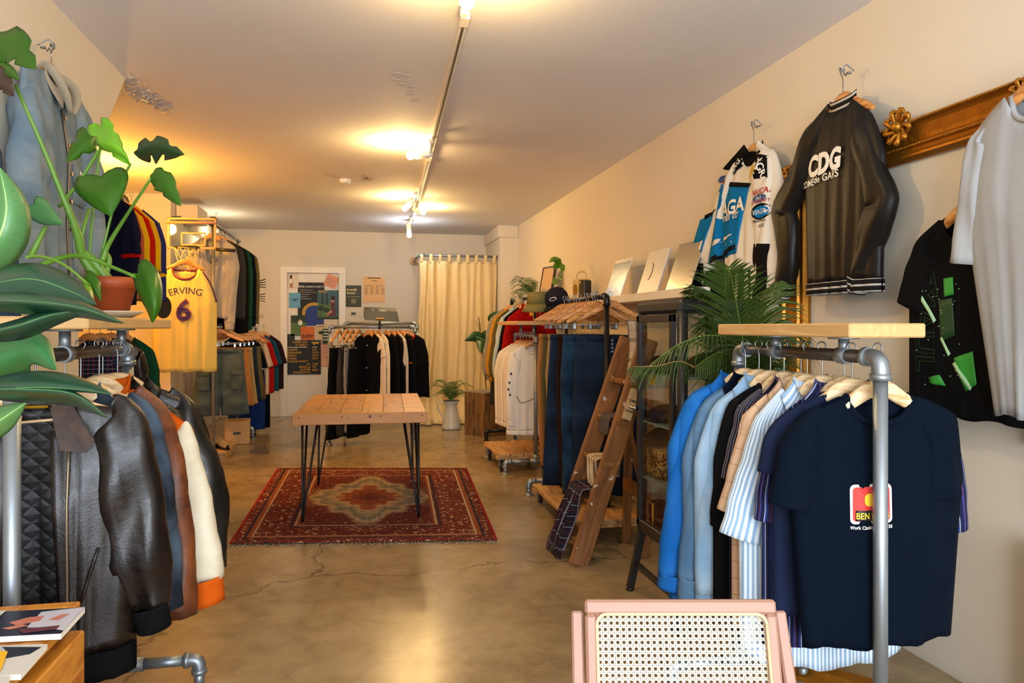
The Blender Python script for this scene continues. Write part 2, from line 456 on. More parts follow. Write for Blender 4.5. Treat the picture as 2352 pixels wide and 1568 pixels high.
def hung(kind_args, loc, rz=0, hs='wood', what=None, hw_=.2, **kw):
    g = garment(*kind_args, loc=loc, rz=rz, **kw); hanger(loc, rz, what or kind_args[1], hs, min(hw_, g['sw'] - .015), drop=round(g['slope'] * .9 + .045, 3), hook=.035 if not kw.get('zn') else -kw['zn'] - .045)
    return g
def OX(loc, Y, pts): r = []; [r.append((q.x - loc[0], q.z - loc[2])) for q in (P(x, y, Y=Y) for x, y in pts)]; return r
# ---------------------------------------------------------------- trousers
def trousers(name, label, m, loc, rz=0, group=None, W=.21, hem=.13, L=1.05, T=.035, zw=-.2, crotch=.28, A=.011, seed=None, rows=30, cat='trousers', pockets=False, seam=None, spread=.0):
    rr = random.Random(seed if seed is not None else R.random() * 1e6); p1 = rr.random() * 6
    o = thing(name, label, cat, loc, rz, group)
    for sg in (-1, 1):
        b = MB(); n = 24
        for i in range(rows + 1):
            v = i / rows; z = zw - .02 - v * (L - .02)
            f = min(1, v * L / crotch); half = W * .5 + .004; out = max(W, 0)
            xo = W * (1 + .1 * math.sin(PI * min(1, f * .9))) if f < 1 else 0
            if f < 1: xi = -.012; xo = W * (1 + .10 * f)
            else:
                g = (v * L - crotch) / max(.01, L - crotch); xo = W * 1.10 + (hem * 2 + .02 + spread - W * 1.10) * g; xi = -.012 + (.02 + spread - 0.0) * g
            c = (xo + xi) / 2; a_ = (xo - xi) / 2
            for k in range(n):
                a = 2 * PI * k / n; ca, sa = math.cos(a), math.sin(a)
                ex = math.copysign(abs(ca) ** .6, ca); ey = math.copysign(abs(sa) ** .8, sa)
                th = T * (.55 + .45 * min(1, v * 3))
                fo = A * (.3 + v) * (math.sin(ca * 5 + p1 + 2 * v) + .7 * math.sin(ca * 9 - p1 + 5 * v + sg) + .35 * math.sin(v * 34 + ca * 2 + p1))
                b.V.append(Vector((sg * (c + ex * a_), ey * th + fo, z)))
            if i:
                for k in range(n):
                    j = (k + 1) % n; uu = lambda kk: abs(kk - n / 2) / n * .5
                    z0 = (i - 1) / rows * L; z1 = i / rows * L
                    b.face([(i-1)*n+k, (i-1)*n+j, i*n+j, i*n+k], [(uu(k), -z0), (uu(k+1), -z0), (uu(k+1), -z1), (uu(k), -z1)], 0, True)
        b.build('trouser_leg', m, o, solid=.002)
    b = MB(); b.tube([(-W * 1.0, 0, zw), (-W * 1.0, 0, zw - .04)], .01, 4); b.V.clear(); b.F.clear(); b.UV.clear(); b.MI.clear(); b.SM.clear()
    n = 28
    for i in range(3):
        z = zw - i * .02
        for k in range(n):
            a = 2*PI*k/n; b.V.append(Vector((math.copysign(abs(math.cos(a)) ** .6, math.cos(a)) * W * 1.015, math.sin(a) * T * .75, z)))
        if i:
            for k in range(n): j = (k+1) % n; b.face([(i-1)*n+k, (i-1)*n+j, i*n+j, i*n+k], None, 0, True)
    b.build('waistband', m, o, solid=.006)
    for x in (-.7, -.25, .25, .7):
        box('belt_loop', (x*W - .005, -T*.75 - .008, zw - .05), (x*W + .005, -T*.7, zw + .003), m, o)
    if pockets:
        for sg in (-1, 1):
            b = MB(); x0 = sg * W * .45; x1 = sg * W * 1.0
            b.box((min(x0, x1), -T - .016, zw - L*.62), (max(x0, x1), -T + .004, zw - L*.34), bev=.008); b.box((min(x0, x1) - .003, -T - .022, zw - L*.40), (max(x0, x1) + .003, -T, zw - L*.33), bev=.005); b.build('cargo_pocket', m, o)
    return o
# ---------------------------------------------------------------- pipe rack
def elbow_mb(b, a, c, e, r):
    a, c, e = Vector(a), Vector(c), Vector(e); b.tube([a, a.lerp(c, .5), c.lerp((a + e) / 2, .3), c.lerp(e, .5), e], r, 14, 14)
    for p, q in ((a, c), (e, c)): d = (q - p).normalized(); b.tube([p - d * .006, p + d * .012], r * 1.18, 14)
def pipe_rack(label, loc, rz, L, z, r=.017, m=STEEL, rail_m=None, fw=.26, fw2=None, posts=(0, 1), board=None, group=None, floor_z=.11, feet=True, foot_m=None, board_m=None, over=0):
    """rail runs along local +y from 0 to L at height z"""
    o = thing('pipe_clothes_rack', label, 'clothes rack', loc, rz, group)
    fw2 = fw if fw2 is None else fw2
    MB().tube([(0, .05 - over, z), (0, L - .05, z)], r, 14).build('rail', rail_m or m, o)
    for y, s in ((0, 1), (L, -1)):
        b = MB(); elbow_mb(b, (0, y + s * .055, z), (0, y, z), (0, y, z - .055), r * 1.22); b.build('elbow_fitting', m, o)
        MB().tube([(0, y, z - .05), (0, y, floor_z)], r, 14).build('post', m, o)
        if feet:
            b = MB(); b.tube([(0, y, floor_z + .06), (0, y, floor_z)], r * 1.3, 14); b.tube([(-.055, y, floor_z), (.055, y, floor_z)], r * 1.3, 14)
            for x in (-.035, .035): b.cyl((x, y - r * 1.5, floor_z), (x, y, floor_z), r * .3, 8)
            b.build('tee_fitting', m, o)
            for sx, w in ((-1, fw), (1, fw2)):
                b = MB(); b.tube([(sx * .05, y, floor_z), (sx * (w - .04), y, floor_z)], r, 14)
                elbow_mb(b, (sx * (w - .045), y, floor_z), (sx * w, y, floor_z), (sx * w, y, floor_z - .045), r * 1.22)
                b.tube([(sx * w, y, floor_z - .04), (sx * w, y, .008)], r, 12); b.lathe([(r*2.1, 0), (r*2.1, .006), (r*1.3, .012), (r*1.2, .02)], (sx * w, y, 0), 18); b.build('foot', foot_m or m, o)
    if board:
        y0, y1, hw, zt, th = board
        MB().box((-hw, y0, zt - th), (hw, y1, zt), bev=.004).build('shelf_board', board_m or PINE, o)
        for y in (y0 + .18, y1 - .18):
            b = MB(); b.tube([(0, y, z + r * .5), (0, y, zt - th - .004)], r * .8, 12); b.lathe([(r*2.3, 0), (r*2.3, .006)], (0, y, zt - th - .006), 20); b.tube([(0, y - .02, z), (0, y + .02, z)], r * 1.3, 14)
            b.build('shelf_bracket', m, o)
    return o
# ---------------------------------------------------------------- plants
def leaf(mid, wl, wr, m, parent, dl=.03, dr=.03, shape='heart', n=18, notch=None, name='leaf', curl=.0):
    """mid: list of (px,py,D) from stalk to tip; wl/wr half widths in photo pixels at the widest; dl/dr depth offset of the two edges"""
    pts = catmull([Vector(q) for q in mid], n); b = MB(); rows = []
    for i, q in enumerate(pts):
        t = i / n; tt = pts[min(i+1, n)] - pts[max(i-1, 0)]; nn = Vector((-tt.y, tt.x, 0)); nn.normalize()
        if shape == 'heart': w = max(0, math.sin(PI * min(1, .015 + .985 * t) ** .6)) ** .9
        elif shape == 'lance': w = math.sin(PI * min(1, (t * .98 + .02)) ** .85) ** .9
        else: w = math.sin(PI * t) ** .6
        w = max(0.0, w); row = []
        for k in range(-4, 5):
            s_ = k / 4; W = wl if s_ < 0 else wr; dd = dl if s_ < 0 else dr; ww = w
            if notch and abs(s_) > .55: ww *= 1 - notch * max(0, math.sin(t * 19 + (0 if s_ < 0 else 1.7))) ** 3
            a = s_ * ww * W; q2 = q + nn * a
            if shape == 'heart': q2 = q2 - (pts[-1] - pts[0]) * (.34 * abs(s_) * w * (1 - t) ** 3)
            row.append(P(q2.x, q2.y, D=q.z + dd * (abs(s_) ** 1.5) * ww + curl * math.sin(t * 8 + s_ * 3) * .01))
        rows.append(row)
    b.grid(lambda u, v: (rows[round(v * n)][round(u * 8)], (u, v)), 8, n)
    org = rows[0][4].copy(); Mi = Matrix.Translation(-parent.location)
    for v in b.V: v[:] = Mi @ v
    return b.build(name, m, parent, solid=.0012)
def stemp(path, r, m, parent, name='stem', seg=16):
    Mi = Matrix.Translation(-parent.location)
    b = MB(); b.tube([Mi @ P(x, y, D=d) for x, y, d in path], r, 8, seg); return b.build(name, m, parent)
def frond(parent, path, m, n=22, LL=.22, w=.014, droop=.5, fan=.9, name='frond', stem_m=None):
    pts = catmull(path, n * 2); b = MB(); b.tube(pts, [.004, .0012], 6, mi=1)
    side0 = None; m_ = len(pts) - 1
    for i in range(4, m_ + 1):
        t = i / m_; p = pts[i]; tg = (pts[min(i+1, m_)] - pts[i-1]).normalized(); sd = tg.cross(Vector((0, 0, 1)))
        if sd.length < .1: sd = Vector((1, 0, 0))
        sd.normalize(); l = LL * (math.sin(PI * (t * .85 + .12)) ** .6) * R.uniform(.85, 1.1)
        for sg in (-1, 1):
            d = (sd * sg * fan + tg * (.55 + .5 * t)).normalized(); dz = -droop * R.uniform(.6, 1.2); wd = tg * w * .5; q = []
            for j in range(5):
                s_ = j / 4; c = p + d * (l * s_) + Vector((0, 0, dz * l * s_ * s_)); ww = (1 - s_) ** .7 * (.5 + s_ * 1.5 if s_ < .33 else 1.0)
                q.append((c - wd * ww, c + wd * ww))
            bi = len(b.V)
            for a1, a2 in q: b.V += [a1, a2]
            for j in range(4): b.face([bi+2*j, bi+2*j+1, bi+2*j+3, bi+2*j+2], None, 0, True)
    return b.build(name, [m, stem_m or m], parent)
# ================================================================ camera
cam = bpy.data.cameras.new('camera'); co = bpy.data.objects.new('camera', cam); COL.objects.link(co)
cam.sensor_width = 36; cam.lens = 36 * FPX / 2352; cam.shift_y = -34 / 2352; cam.clip_start = .05
co.location = (0, 0, CAMH); co.rotation_euler = (PI / 2, 0, -TH); S.camera = co
S.view_settings.view_transform = 'Standard'; S.view_settings.look = 'None'; cy_ = S.cycles; cy_.max_bounces = 5; cy_.diffuse_bounces = 3; cy_.use_adaptive_sampling = True; cy_.adaptive_threshold = .1; cy_.glossy_bounces = 2; cy_.transmission_bounces = 3; cy_.transparent_max_bounces = 8; cy_.caustics_reflective = False; cy_.caustics_refractive = False
S.view_settings.exposure = 0.36; S.view_settings.gamma = 1
# ================================================================ room
CH = 2.74; RX = 2.19; LX = -1.31; BY = 11.22; PX = -1.98; PY = 8.43; LLX = -3.9; FY = -2.2
def plaster(name, c, sc=1.2, var=.05, bump=.12, spots=False):
    n = NT(name); v = n.coord('Object'); L = lin(c)[:3]
    f = n.noise(v, sc, 5, .6); c1 = n.mix(f, tuple(x * (1 - var) for x in L), tuple(x * (1 + var) for x in L))
    g = n.noise(v, 3.1, 6, .7); k = n.math('MULTIPLY', n.math('GREATER_THAN', g, .71), .18); c1 = n.mix(k, c1, tuple(x * .6 for x in L))
    n.base(c1); n.rough(.8); n.b.inputs['Specular IOR Level'].default_value = .2
    n.bump(n.math('ADD', n.noise(v, 40, 3), n.math('MULTIPLY', n.noise(v, 4, 3), 2)), bump, .004); return n.m
WALLM = plaster('white_wall_paint', '#dfd4c1'); CEILM = plaster('ceiling_paint', '#ece9e9', .7, .08, .2); TRIMM = mat('white_gloss_paint', '#ece4d6', .4)
def floor_mat():
    n = NT('polished_concrete'); v = n.coord('Object')
    f = n.noise(v, .9, 6, .6, .3); g = n.noise(v, 7, 6, .7, .5); h = n.math('MULTIPLY_ADD', g, .4, n.math('MULTIPLY', f, .6))
    c = n.ramp(h, [(.3, lin('#6c583e')), (.5, lin('#9c8560')), (.68, lin('#b8a17c'))])
    nz = n.new('ShaderNodeTexNoise'); n.l.new(v, nz.inputs['Vector']); nz.inputs['Scale'].default_value = 3.5; nz.inputs['Detail'].default_value = 6
    vm = n.new('ShaderNodeVectorMath', operation='MULTIPLY_ADD'); n.l.new(nz.outputs['Color'], vm.inputs[0]); vm.inputs[1].default_value = (.45, .45, .45); n.l.new(v, vm.inputs[2])
    cr = n.voro(vm.outputs[0], .42, 'DISTANCE_TO_EDGE'); k = n.math('MULTIPLY', n.math('LESS_THAN', cr, .0035), .5)
    c = n.mix(k, c, lin('#3a3228')[:3])
    x = n.xyz(v); jy = n.math('LESS_THAN', n.math('ABSOLUTE', n.math('SUBTRACT', x[1], 7.55)), .004); c = n.mix(n.math('MULTIPLY', jy, .5), c, lin('#4a3f30')[:3])
    n.base(c); n.rough(n.math('MULTIPLY_ADD', n.noise(v, 2.3, 5), .26, .10)); n.b.inputs['Specular IOR Level'].default_value = .62
    n.bump(n.noise(v, 5, 4), .05, .003); return n.m
FLOORM = floor_mat()
def shell(name, fn, m): return struct(obj(name, fn, m))
shell('floor', lambda b: b.box((LLX, FY, -.1), (RX + .1, BY + .1, 0)), FLOORM)
shell('ceiling', lambda b: b.box((LLX, FY, CH), (RX + .1, BY + .1, CH + .1)), CEILM)
shell('wall_right', lambda b: b.box((RX, FY, 0), (RX + .12, BY, CH)), WALLM)
shell('wall_left', lambda b: b.prism([(LX, FY, 0), (LX, 3.84, 0), (LX, 3.84, 1.9), (LX, 3.97, 2.1), (LX, 4.55, CH), (LX, FY, CH)], (-.12, 0, 0)), WALLM)
shell('wall_recess', lambda b: b.box((LLX - .1, FY, 0), (LLX, PY, CH)), WALLM)
shell('wall_pier', lambda b: b.box((LLX, PY, 0), (PX, BY, CH)), WALLM)
DX0 = P(655, 800, Y=BY).x; DX1 = P(783, 800, Y=BY).x; DZ = P(700, 622, Y=BY).z
shell('wall_back', lambda b: (b.box((PX, BY, 0), (DX0, BY + .12, CH)), b.box((DX1, BY, 0), (RX, BY + .12, CH)), b.box((DX0, BY, DZ), (DX1, BY + .12, CH))), WALLM)
shell('trim_1', lambda b: (b.box((1.93, 10.05, 0), (RX, BY, CH)), b.box((1.90, 10.02, CH - .17), (RX, BY, CH), bev=.01)), WALLM)
# front wall with its shop window (behind the viewer)
shell('wall_front', lambda b: (b.box((LLX, FY - .12, 0), (-1.2, FY, CH)), b.box((1.95, FY - .12, 0), (RX + .1, FY, CH)), b.box((-1.2, FY - .12, 0), (1.95, FY, .35)), b.box((-1.2, FY - .12, 2.62), (1.95, FY, CH))), WALLM)
w1 = obj('window_1', lambda b: [b.box((x, FY - .08, .35), (x + .06, FY - .02, 2.62)) for x in (-1.2, .35, 1.89)] and b.box((-1.2, FY - .08, 2.56), (1.95, FY - .02, 2.62)), BLACK); struct(w1)
# door with frame
dm = mat('door_paint', '#e9e1d3', .5)
d1 = obj('door_1', lambda b: b.box((DX0 - .0, BY + .03, .0), (DX1 + .0, BY + .07, DZ)), dm); struct(d1)
obj('door_frame', lambda b: (b.box((DX0 - .07, BY - .025, 0), (DX0 + .03, BY + .029, DZ - .03), bev=.004), b.box((DX1 - .03, BY - .025, 0), (DX1 + .07, BY + .029, DZ - .03), bev=.004), b.box((DX0 - .07, BY - .025, DZ - .03), (DX1 + .07, BY + .029, DZ + .06), bev=.004)), TRIMM, d1)
# boxed panels at the left of the back wall
q0 = P(590, 605, Y=BY); q1 = P(645, 605, Y=BY)
shell('trim_2', lambda b: b.box((PX, BY - .015, 0), (q1.x, BY, q0.z), bev=.004), WALLM)
# dropped duct boxes above the hoop
a = P(395, 468, Y=8.40); c = P(455, 500, Y=8.40)
shell('trim_3', lambda b: (b.box((PX, PY + .2, CH - .24), (PX + .23, PY + .75, CH - .07), bev=.01), b.box((PX, PY + .85, CH - .30), (PX + .10, BY - .02, CH - .12), bev=.01)), WALLM)
# low cupboard door panels on the right wall
shell('trim_4', lambda b: (b.box((RX - .025, .6, 0.72), (RX, 1.98, 1.28), bev=.004), b.box((RX - .03, .4, 0), (RX, 1.95, .70), bev=.004)), TRIMM)
b = MB(); b.box((RX - .034, 2.0, .93), (RX - .02, 2.02, 1.0), bev=.003); h = b.build('hinge', STEEL, bpy.data.objects['trim_4'])
# flaking paint on the ceiling by the sloping wall edge
def flakes(b):
    r = random.Random(3)
    for i in range(190):
        t = r.random(); px = 292 + 95 * t + r.gauss(0, 9); py = 205 + 52 * t + r.gauss(0, 13 * (1 - t * .6)) - 8; q = P(px, py, Z=CH)
        s_ = r.uniform(.006, .026); a = r.random() * 6.28; c = Vector((math.cos(a), math.sin(a), 0)) * s_; d = Vector((-c.y, c.x, 0)) * r.uniform(.3, .8)
        z = CH - .001; z2 = CH - r.uniform(.002, .011)
        b.prism([(q.x - c.x, q.y - c.y, z), (q.x + d.x, q.y + d.y, z), (q.x + c.x, q.y + c.y, z2), (q.x - d.x, q.y - d.y, z2)], (0, 0, -.0012))
fl = obj('paint_flakes', flakes, mat('flaked_paint', '#d8cfc4', .6)); tag(fl, 'curling white paint flakes peeling off the ceiling beside the sloping wall edge', 'peeling paint', kind='stuff')
fl = obj('paint_flakes', lambda b: [b.prism([(x, y, CH - .001), (x + .05, y + .01, CH - .001), (x + .04, y + .025, CH - .004), (x - .01, y + .02, CH - .003)], (0, 0, -.001)) for x, y in [tuple(P(px, py, Z=CH))[:2] for px, py in ((905, 165), (925, 170), (918, 190), (938, 195), (935, 212), (945, 228), (900, 180))]], mat('flaked_paint', '#d8cfc4', .6))
tag(fl, 'scattered scraps of loose paint on the ceiling left of the light track', 'peeling paint', kind='stuff')
# ================================================================ ceiling track and lamps
WHT = mat('white_enamel', '#efe9dc', .35)
tr = thing('light_track', 'white electric track rail running along the middle of the ceiling', 'light track', (0, 0, 0))
t0 = P(1068, 30, Z=CH); t1 = P(948, 505, Z=CH)
def seg(b, k0, k1, w, z0, z1):
    a, c = t0.lerp(t1, k0), t0.lerp(t1, k1); d = (c - a).normalized(); s_ = Vector((-d.y, d.x, 0)) * w
    b.prism([Vector((a.x, a.y, z0)) - s_, Vector((a.x, a.y, z0)) + s_, Vector((a.x, a.y, z1)) + s_, Vector((a.x, a.y, z1)) - s_], (c.x - a.x, c.y - a.y, 0))
obj('track_rail', lambda b: (seg(b, 0, 1, .018, CH - .028, CH),), WHT, tr)
obj('track_slot', lambda b: seg(b, .0, 1, .006, CH - .0295, CH - .026), mat('track_slot', '#6d675c', .4, .5), tr)
obj('end_cap', lambda b: (seg(b, -.003, .012, .021, CH - .034, CH),), WHT, tr); obj('joint', lambda b: (seg(b, .42, .44, .021, CH - .034, CH),), WHT, tr)
def spot(px, py, hx, hy, hd, label, warm, watts, tpx, tpy, D=None):
    """bulb seen at px,py; head root at hx,hy"""
    bp = P(px, py, D=D); hp = P(hx, hy, D=hd); tp = P(tpx, tpy, Z=CH - .03); o = thing('track_spotlight', label, 'spotlight', tp, 0, 'spotlights on the ceiling track')
    I = Matrix.Translation(-tp); d = (bp - hp).normalized()
    b = MB(); b.cyl(I @ tp, I @ (tp + Vector((0, 0, -.03))), .018, 14); b.tube([I @ (tp + Vector((0, 0, -.02))), I @ hp.lerp(tp, .4) + Vector((0, 0, -.01)), I @ hp], .009, 10, 10); b.build('arm', WHT, o)
    b = MB(); L_ = max(.05, (bp - hp).length - .03); b.tube([I @ (hp - d * .02), I @ (hp + d * .01), I @ (hp + d * L_)], [.02, .031, .033], 18); b.build('lamp_holder', WHT, o)
    col = (1, .76, .42) if warm else (.82, .9, 1)
    em = bpy.data.materials.get('bulb_warm' if warm else 'bulb_cool')
    if not em:
        n = NT('bulb_warm' if warm else 'bulb_cool'); n.b.inputs['Emission Color'].default_value = (*col, 1); n.b.inputs['Emission Strength'].default_value = 45; n.base(col); em = n.m
    b = MB(); r = .032; M = Matrix.Translation(I @ bp) @ d.to_track_quat('Z', 'Y').to_matrix().to_4x4()
    b.lathe([(.012, -.045), (.016, -.035), (.028, -.016), (r, .002), (.028, .018), (.016, .029), (.0, .033)], n=18, M=M); b.build('bulb', em, o)
    l = bpy.data.lights.new('bulb_light', 'POINT'); l.energy = watts; l.color = (1, .64, .23) if warm else (.8, .88, 1); l.shadow_soft_size = .035
    lo = bpy.data.objects.new('bulb_light', l); COL.objects.link(lo); lo.location = bp + d * .075
spot(943, 357, 988, 353, 5.62, 'white track spotlight pointing left, nearest of the lit ones in full view', True, 24, 990, 318, D=5.62)
spot(930, 478, 950, 462, 8.1, 'white track spotlight turned left, behind the nearest full one', True, 19, 955, 440, D=8.0)
spot(972, 487, 952, 480, 8.5, 'white track spotlight turned right beside its left-turned twin', True, 19, 950, 462, D=8.6)
spot(940, 540, 938, 512, 9.75, 'cool white bulb at the far end of the ceiling track', False, 6, 944, 503, D=9.75)
spot(1073, 4, 1068, -30, 3.1, 'warm bulb cut by the top edge of the picture on the track', True, 18, 1066, 20, D=3.0)
# amber lamp in the left recess
lp = Vector((-2.2, 6.75, 2.40)); o = thing('wall_lamp', 'amber lamp in the left recess behind the leafy plant', 'lamp', lp)
b = MB(); b.lathe([(.05, .0), (.05, .02), (.02, .03), (.02, .33)], n=16); b.build('ceiling_stem', BLACK, o); b = MB(); b.lathe([(0, -.06), (.03, -.045), (.04, -.02), (.03, 0)], n=16); b.build('bulb', mat('amber_bulb', '#ff9a2a', emit=12), o)
l = bpy.data.lights.new('amber_light', 'POINT'); l.energy = 88; l.color = (1, .43, .05); l.shadow_soft_size = .06; lo = bpy.data.objects.new('amber_light', l); COL.objects.link(lo); lo.location = lp + Vector((.09, 0, -.05))
# second recess bulb lighting the far corner ceiling above the knitwear rail
l = bpy.data.lights.new('corner_light', 'POINT'); l.energy = 7; l.color = (1, .8, .5); l.shadow_soft_size = .05; lo = bpy.data.objects.new('corner_light', l); COL.objects.link(lo); lo.location = (-1.75, 9.7, 2.45)
o = thing('wall_lamp', 'small bulb holder hidden behind the knitwear rail', 'lamp', (-1.75, 9.7, 2.5)); b = MB(); b.lathe([(.025, 0), (.03, .04), (.012, .06), (.012, .24)], n=14); b.build('ceiling_stem', WHT, o)
# daylight through the shop window
l = bpy.data.lights.new('window_daylight', 'AREA'); l.shape = 'RECTANGLE'; l.size = 3.0; l.size_y = 2.2; l.energy = 235; l.color = (.80, .89, 1)
lo = bpy.data.objects.new('window_daylight', l); COL.objects.link(lo); lo.location = (.37, FY - .15, 1.5); lo.rotation_euler = (PI / 2, 0, 0)
w = bpy.data.worlds.new('world'); S.world = w; w.use_nodes = True; bg = w.node_tree.nodes['Background']; bg.inputs[0].default_value = (.62, .75, 1, 1); bg.inputs[1].default_value = 1.0
# ================================================================ ceiling bits
c = P(792, 412, Z=CH); o = thing('smoke_detector', 'white round smoke detector on the ceiling left of the track', 'smoke detector', (c.x, c.y, CH)); b = MB(); b.lathe([(.05, 0), (.05, -.018), (.045, -.036), (0, -.04)], n=28); b.build('body', WHT, o); b = MB(); b.lathe([(.054, 0), (.054, -.008), (0, -.009)], n=28); b.build('base', WHT, o)
c = P(842, 408, Z=CH); o = obj('wire_bracket', lambda b: (b.tube([(-.05, 0, 0), (-.03, 0, -.02), (.0, .01, -.012), (.035, 0, -.022), (.055, -.01, 0)], .004, 6, 16), b.lathe([(.022, 0), (.02, -.012), (0, -.014)], n=14)), mat('tarnished_brass', '#8d7c4a', .5, .5)); o.location = (c.x, c.y, CH)
tag(o, 'tarnished bent metal bracket on the ceiling beside the smoke detector', 'bracket')
# ================================================================ rug
FLc, FRc, BRc, BLc = P(527, 1252, Z=0), P(1142, 1243, Z=0), P(1072, 1078, Z=0), P(637, 1078, Z=0)
def rug_mat():
    n = NT('persian_rug'); x = n.xyz(n.coord('UV'))
    ax = n.math('ABSOLUTE', n.math('SUBTRACT', x[0], .5)); ay = n.math('ABSOLUTE', n.math('SUBTRACT', x[1], .5))
    cv = n.new('ShaderNodeCombineXYZ'); n.l.new(n.math('MULTIPLY', ax, 1.7), cv.inputs[0]); n.l.new(n.math('MULTIPLY', ay, 2.4), cv.inputs[1])
    v = cv.outputs[0]; red, navy, cream, rust, sage = [lin(c)[:3] for c in ('#64281f', '#2c2a36', '#b39a74', '#8c4a2a', '#6c6c5c')]
    nz = n.noise(v, 9, 3, .6, .8); vd = n.voro(v, 24, 'F1'); vd2 = n.voro(v, 60, 'F1')
    r = n.math('ADD', n.math('MULTIPLY', ax, 2.5), n.math('MULTIPLY', ay, 2.3)); r = n.math('ADD', r, n.math('MULTIPLY', n.math('SINE', n.math('MULTIPLY', n.math('ARCTAN2', ay, ax), 12)), .05)); r = n.math('MULTIPLY_ADD', nz, .25, r)
    c = n.ramp(r, [(0, (*navy, 1)), (.20, (*red, 1)), (.48, (*rust, 1)), (.56, (*cream, 1)), (.74, (*sage, 1)), (.84, (*cream, 1)), (.95, (*red, 1))])
    c = n.mix(n.math('MULTIPLY', n.math('LESS_THAN', vd, .30), .55), c, n.ramp(n.noise(v, 13, 2), [(.42, (*cream, 1)), (.5, (*navy, 1)), (.6, (*red, 1))], 'CONSTANT'))
    c = n.mix(n.math('MULTIPLY', n.math('LESS_THAN', vd2, .26), .6), c, n.ramp(n.noise(v, 24, 2), [(.4, (*sage, 1)), (.5, (*cream, 1)), (.56, (*navy, 1))], 'CONSTANT'))
    d = n.math('MINIMUM', n.math('MULTIPLY', n.math('SUBTRACT', .5, ax), 1.65), n.math('MULTIPLY', n.math('SUBTRACT', .5, ay), 2.35))   # metres to edge
    br = n.mix(n.math('LESS_THAN', n.voro(v, 30, 'F1'), .36), red, n.ramp(n.noise(v, 19, 1), [(.4, (*cream, 1)), (.48, (*rust, 1)), (.58, (*navy, 1))], 'CONSTANT'))
    br = n.mix(n.math('MULTIPLY', n.math('LESS_THAN', vd2, .2), .7), br, cream)
    c = n.mix(n.math('LESS_THAN', d, .36), c, br)
    for dd, w, col in ((.36, .010, cream), (.335, .012, navy), (.375, .012, rust), (.12, .010, cream), (.10, .02, rust), (.075, .012, navy)):
        c = n.mix(n.math('LESS_THAN', n.math('ABSOLUTE', n.math('SUBTRACT', d, dd)), w * .6), c, col)
    c = n.mix(n.math('GREATER_THAN', ax, .4915), c, lin('#a3141a')[:3]); n.base(c); n.rough(.95); n.b.inputs['Specular IOR Level'].default_value = .1; n.bump(n.noise(n.coord('UV', (300, 400, 1)), 3), .5, .004); return n.m
def rugf(u, v):
    p = BLc.lerp(BRc, u); q = FLc.lerp(FRc, u); r = q.lerp(p, v); r.z = .012 + .0015 * math.sin(u * 9) * math.sin(v * 7); return r, (u, v)
b = MB(); b.grid(rugf, 40, 40); bb = len(b.V); rg = thing('rug', 'red and cream patterned oriental rug under the wooden table', 'rug', (0, 0, 0)); b.build('pile', rug_mat(), rg, solid=.008)
def fringe(b):
    r = random.Random(2)
    for (p, q, s_) in ((FLc, FRc, -1), (BLc, BRc, 1)):
        for i in range(150):
            a = p.lerp(q, i / 149); a = Vector((a.x, a.y, .010)); l = r.uniform(.025, .055) * (1 if s_ < 0 else .6)
            b.tube([a, a + Vector((r.uniform(-.01, .01), s_ * l * .5, -.003)), a + Vector((r.uniform(-.02, .02), s_ * l, -.007))], .0016, 3, 3)
o = obj('fringe', fringe, mat('rug_fringe', '#b7a68c', .9), rg); o['kind'] = 'stuff'
# ================================================================ table
tb = thing('work_table', 'reclaimed plank table on black hairpin legs standing on the rug', 'table', (.035, 5.62, 0), -.035)
TW, TL, TZ = .86, 1.4, .75
def plank_mat():
    n = NT('plank_top'); v = n.coord('Object', (1, 1, 1)); x = n.xyz(v); k = n.math('FLOOR', n.math('MULTIPLY', x[0], 1 / .143)); cv = n.new('ShaderNodeCombineXYZ')
    n.l.new(n.math('MULTIPLY', x[0], 9), cv.inputs[0]); n.l.new(n.math('MULTIPLY_ADD', k, 5.3, n.math('MULTIPLY', x[1], 1.3)), cv.inputs[1]); n.l.new(k, cv.inputs[2])
    g = n.noise(cv.outputs[0], 2.4, 5, .6, 1); wn = n.new('ShaderNodeTexWhiteNoise', noise_dimensions='1D'); n.l.new(k, wn.inputs['W'])
    f = n.math('MULTIPLY_ADD', n.math('SINE', n.math('MULTIPLY', g, 16)), .12, n.math('MULTIPLY_ADD', wn.outputs[0], .35, n.math('MULTIPLY', g, .6)))
    c = n.ramp(f, [(.1, lin('#7a5014')), (.45, lin('#ad7c26')), (.85, lin('#cf9c40'))])
    st = n.noise(v, 3, 5, .7); c = n.mix(n.math('MULTIPLY', n.math('GREATER_THAN', st, .56), .22), c, lin('#4a3418')[:3])
    n.base(c); n.rough(.42); n.bump(f, .12, .002); return n.m
tm = plank_mat()
for i in range(6):
    x0 = -TW/2 + i * TW/6; MB().box((x0 + .0008, -TL/2 + .02, TZ - .045), (x0 + TW/6 - .0008, TL/2, TZ), bev=.002).build('plank', tm, tb)
em_ = wood('table_edge_wood', '#a4682a', '#c48a40', 1.2, 0, .5, ring=8)
MB().box((-TW/2 - .006, -TL/2 - .015, TZ - .07), (TW/2 + .006, -TL/2 + .02, TZ + .002), bev=.003).build('edge_board', em_, tb)
MB().box((-TW/2, -TL/2 + .02, TZ - .065), (-TW/2 + .03, TL/2, TZ - .046)).build('apron', em_, tb); MB().box((TW/2 - .03, -TL/2 + .02, TZ - .065), (TW/2, TL/2, TZ - .046)).build('apron', em_, tb)
for x, r in ((-.395, .005), (-.12, .005), (-.085, .004), (.06, .009), (.13, .005), (.40, .005)):
    b = MB(); b.cyl((x, -TL/2 - .0165, TZ - .02 - (.01 if r < .0045 else 0)), (x, -TL/2 - .014, TZ - .02 - (.01 if r < .0045 else 0)), r, 10); b.build('nail', mat('dark_knot', '#3d2412', .6), tb)
